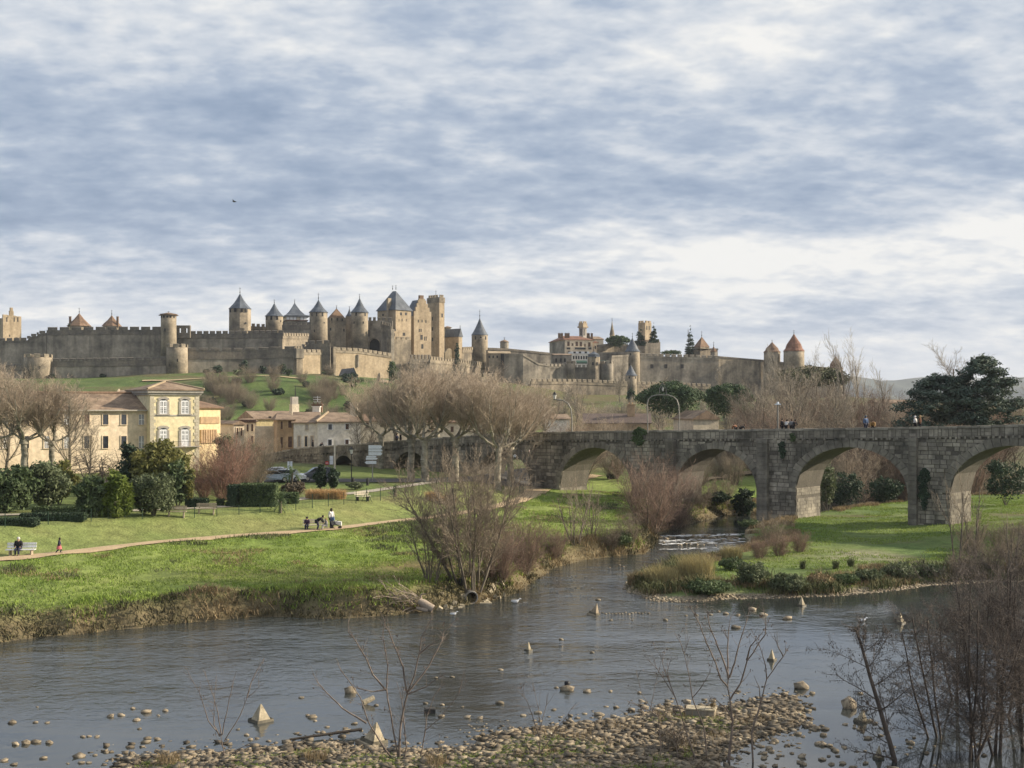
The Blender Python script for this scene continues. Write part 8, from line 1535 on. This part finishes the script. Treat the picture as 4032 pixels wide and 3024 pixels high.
for i, (u, v, lab) in enumerate(((660, 2995, 'dry brown weed stalks at the bottom left of the gravel'), (1240, 2985, 'dry weed clump on the gravel left of the largest sapling'), (1720, 3005, 'dry weed clump on the gravel right of the largest sapling'))):
    x, y = G(u, v, .2); tuft('weed_clump', lab, (x, y, gz(x, y)), .45, .5, M_dry, 70, 210+i, 'weeds', .6, .008)
RMIN = .0065
M_twig_alder = mat('alder_twigs', [(.072, .06, .054), (.15, .125, .11)], .8, .9, island=.3)
# dark alders in the right corner with catkins and cones
def alder(label, base, Y, Ht, seed, stems, lean, r0, nleaf, wd=1., P=None, dirs=None):
    R = random.Random(seed); S, T = Sk(), Sk(); PA = P or [(9, .06, .05, 17, 62, .42, .34, .22), (6, .12, .05, 9, 42, .45, .45, .15), (4, .14, .03, 4, 40, .5, .6, .1), (3, .14, 0, 0, 30, .5, .5, .1)]
    for i in range(stems):
        d = Vector(dirs[i]).normalized() if dirs else Vector((R.gauss(0, lean), R.gauss(0, lean*.6), 1)).normalized(); o = Vector((R.uniform(-.25, .25)*(stems > 1), R.uniform(-.25, .25)*(stems > 1), -.5)); grow(S, T, o, d, Ht*R.uniform(.85, 1.05), r0*R.uniform(.8, 1.1), 0, PA, R)
    x = wx(base, Y); r = thing('alder_tree', label, 'tree', (x, Y, 0.)); mesh_obj('trunk', S.mesh('trunk', M_twig_dark, thick=.0), r); mesh_obj('branches', T.mesh('branches', M_twig_alder), r)
    b = np.array(T.b); pick_ = R.sample(range(len(b)), min(nleaf, len(b))); NR = np.random.default_rng(seed); c_ = b[pick_]+NR.normal(size=(len(pick_), 3))*.03; n = len(c_); th = NR.random(n)*6.283; s = np.stack([np.cos(th), np.sin(th), np.zeros(n)], 1)*.013; dn = np.stack([NR.normal(size=n)*.015, NR.normal(size=n)*.015, -.05-.05*NR.random(n)], 1)
    V = np.stack([c_-s*.3, c_+dn*.5-s, c_+dn, c_+dn*.5+s], 1).reshape(-1, 3); mesh_obj('catkins', npmesh('catkins', V, [np.arange(4*n).reshape(n, 4)], M_twig_dark), r); return r
alder('dark alder with a leaning trunk and spreading boughs in the shallows at the right', 3535, 45.2, 5.6, 1, 1, .05, .12, 5200, dirs=[(-.16, .05, 1)])
alder('tall brown alder rising by the right frame edge, leftmost of the corner group', 3830, 45.6, 7.0, 2, 5, .2, .055, 3800); alder('brown many stemmed alder in the middle of the right corner group', 3930, 46.2, 7.2, 3, 4, .2, .06, 3800); alder('brown alder cut by the right frame edge in the corner', 4040, 46.8, 7.1, 4, 4, .18, .06, 3200)
alder('low brown alder filling the gap between the dark alder and the corner group', 3690, 48.5, 5.4, 5, 3, .25, .05, 2200); alder('low brown alder behind the corner group over the pool', 3960, 52., 6.4, 6, 4, .24, .06, 2400); alder('brown alder farther back whose twigs veil the pool', 3760, 55., 4.6, 7, 3, .25, .05, 2000)
# ------------------------------------------------------------------ the air
hm = bpy.data.materials.new('haze'); hm.use_nodes = True; nt = hm.node_tree; nt.nodes.clear(); N = NT(nt)
pv = N.n('VolumePrincipled', i={'Color': (.80, .87, 1., 1), 'Density': .00007, 'Anisotropy': .0}); o_ = nt.nodes.new('ShaderNodeOutputMaterial'); nt.links.new(pv.outputs[0], o_.inputs['Volume'])
mb = MB(); mb.hexa([(-19000, -60, -30), (21500, -60, -30), (21500, 16500, -30), (-19000, 16500, -30)], [(-19000, -60, 420), (21500, -60, 420), (21500, 16500, 420), (-19000, 16500, 420)])
tag(mb.build('haze', hm), 'thin bluish air over the whole valley', None, None, 'stuff')
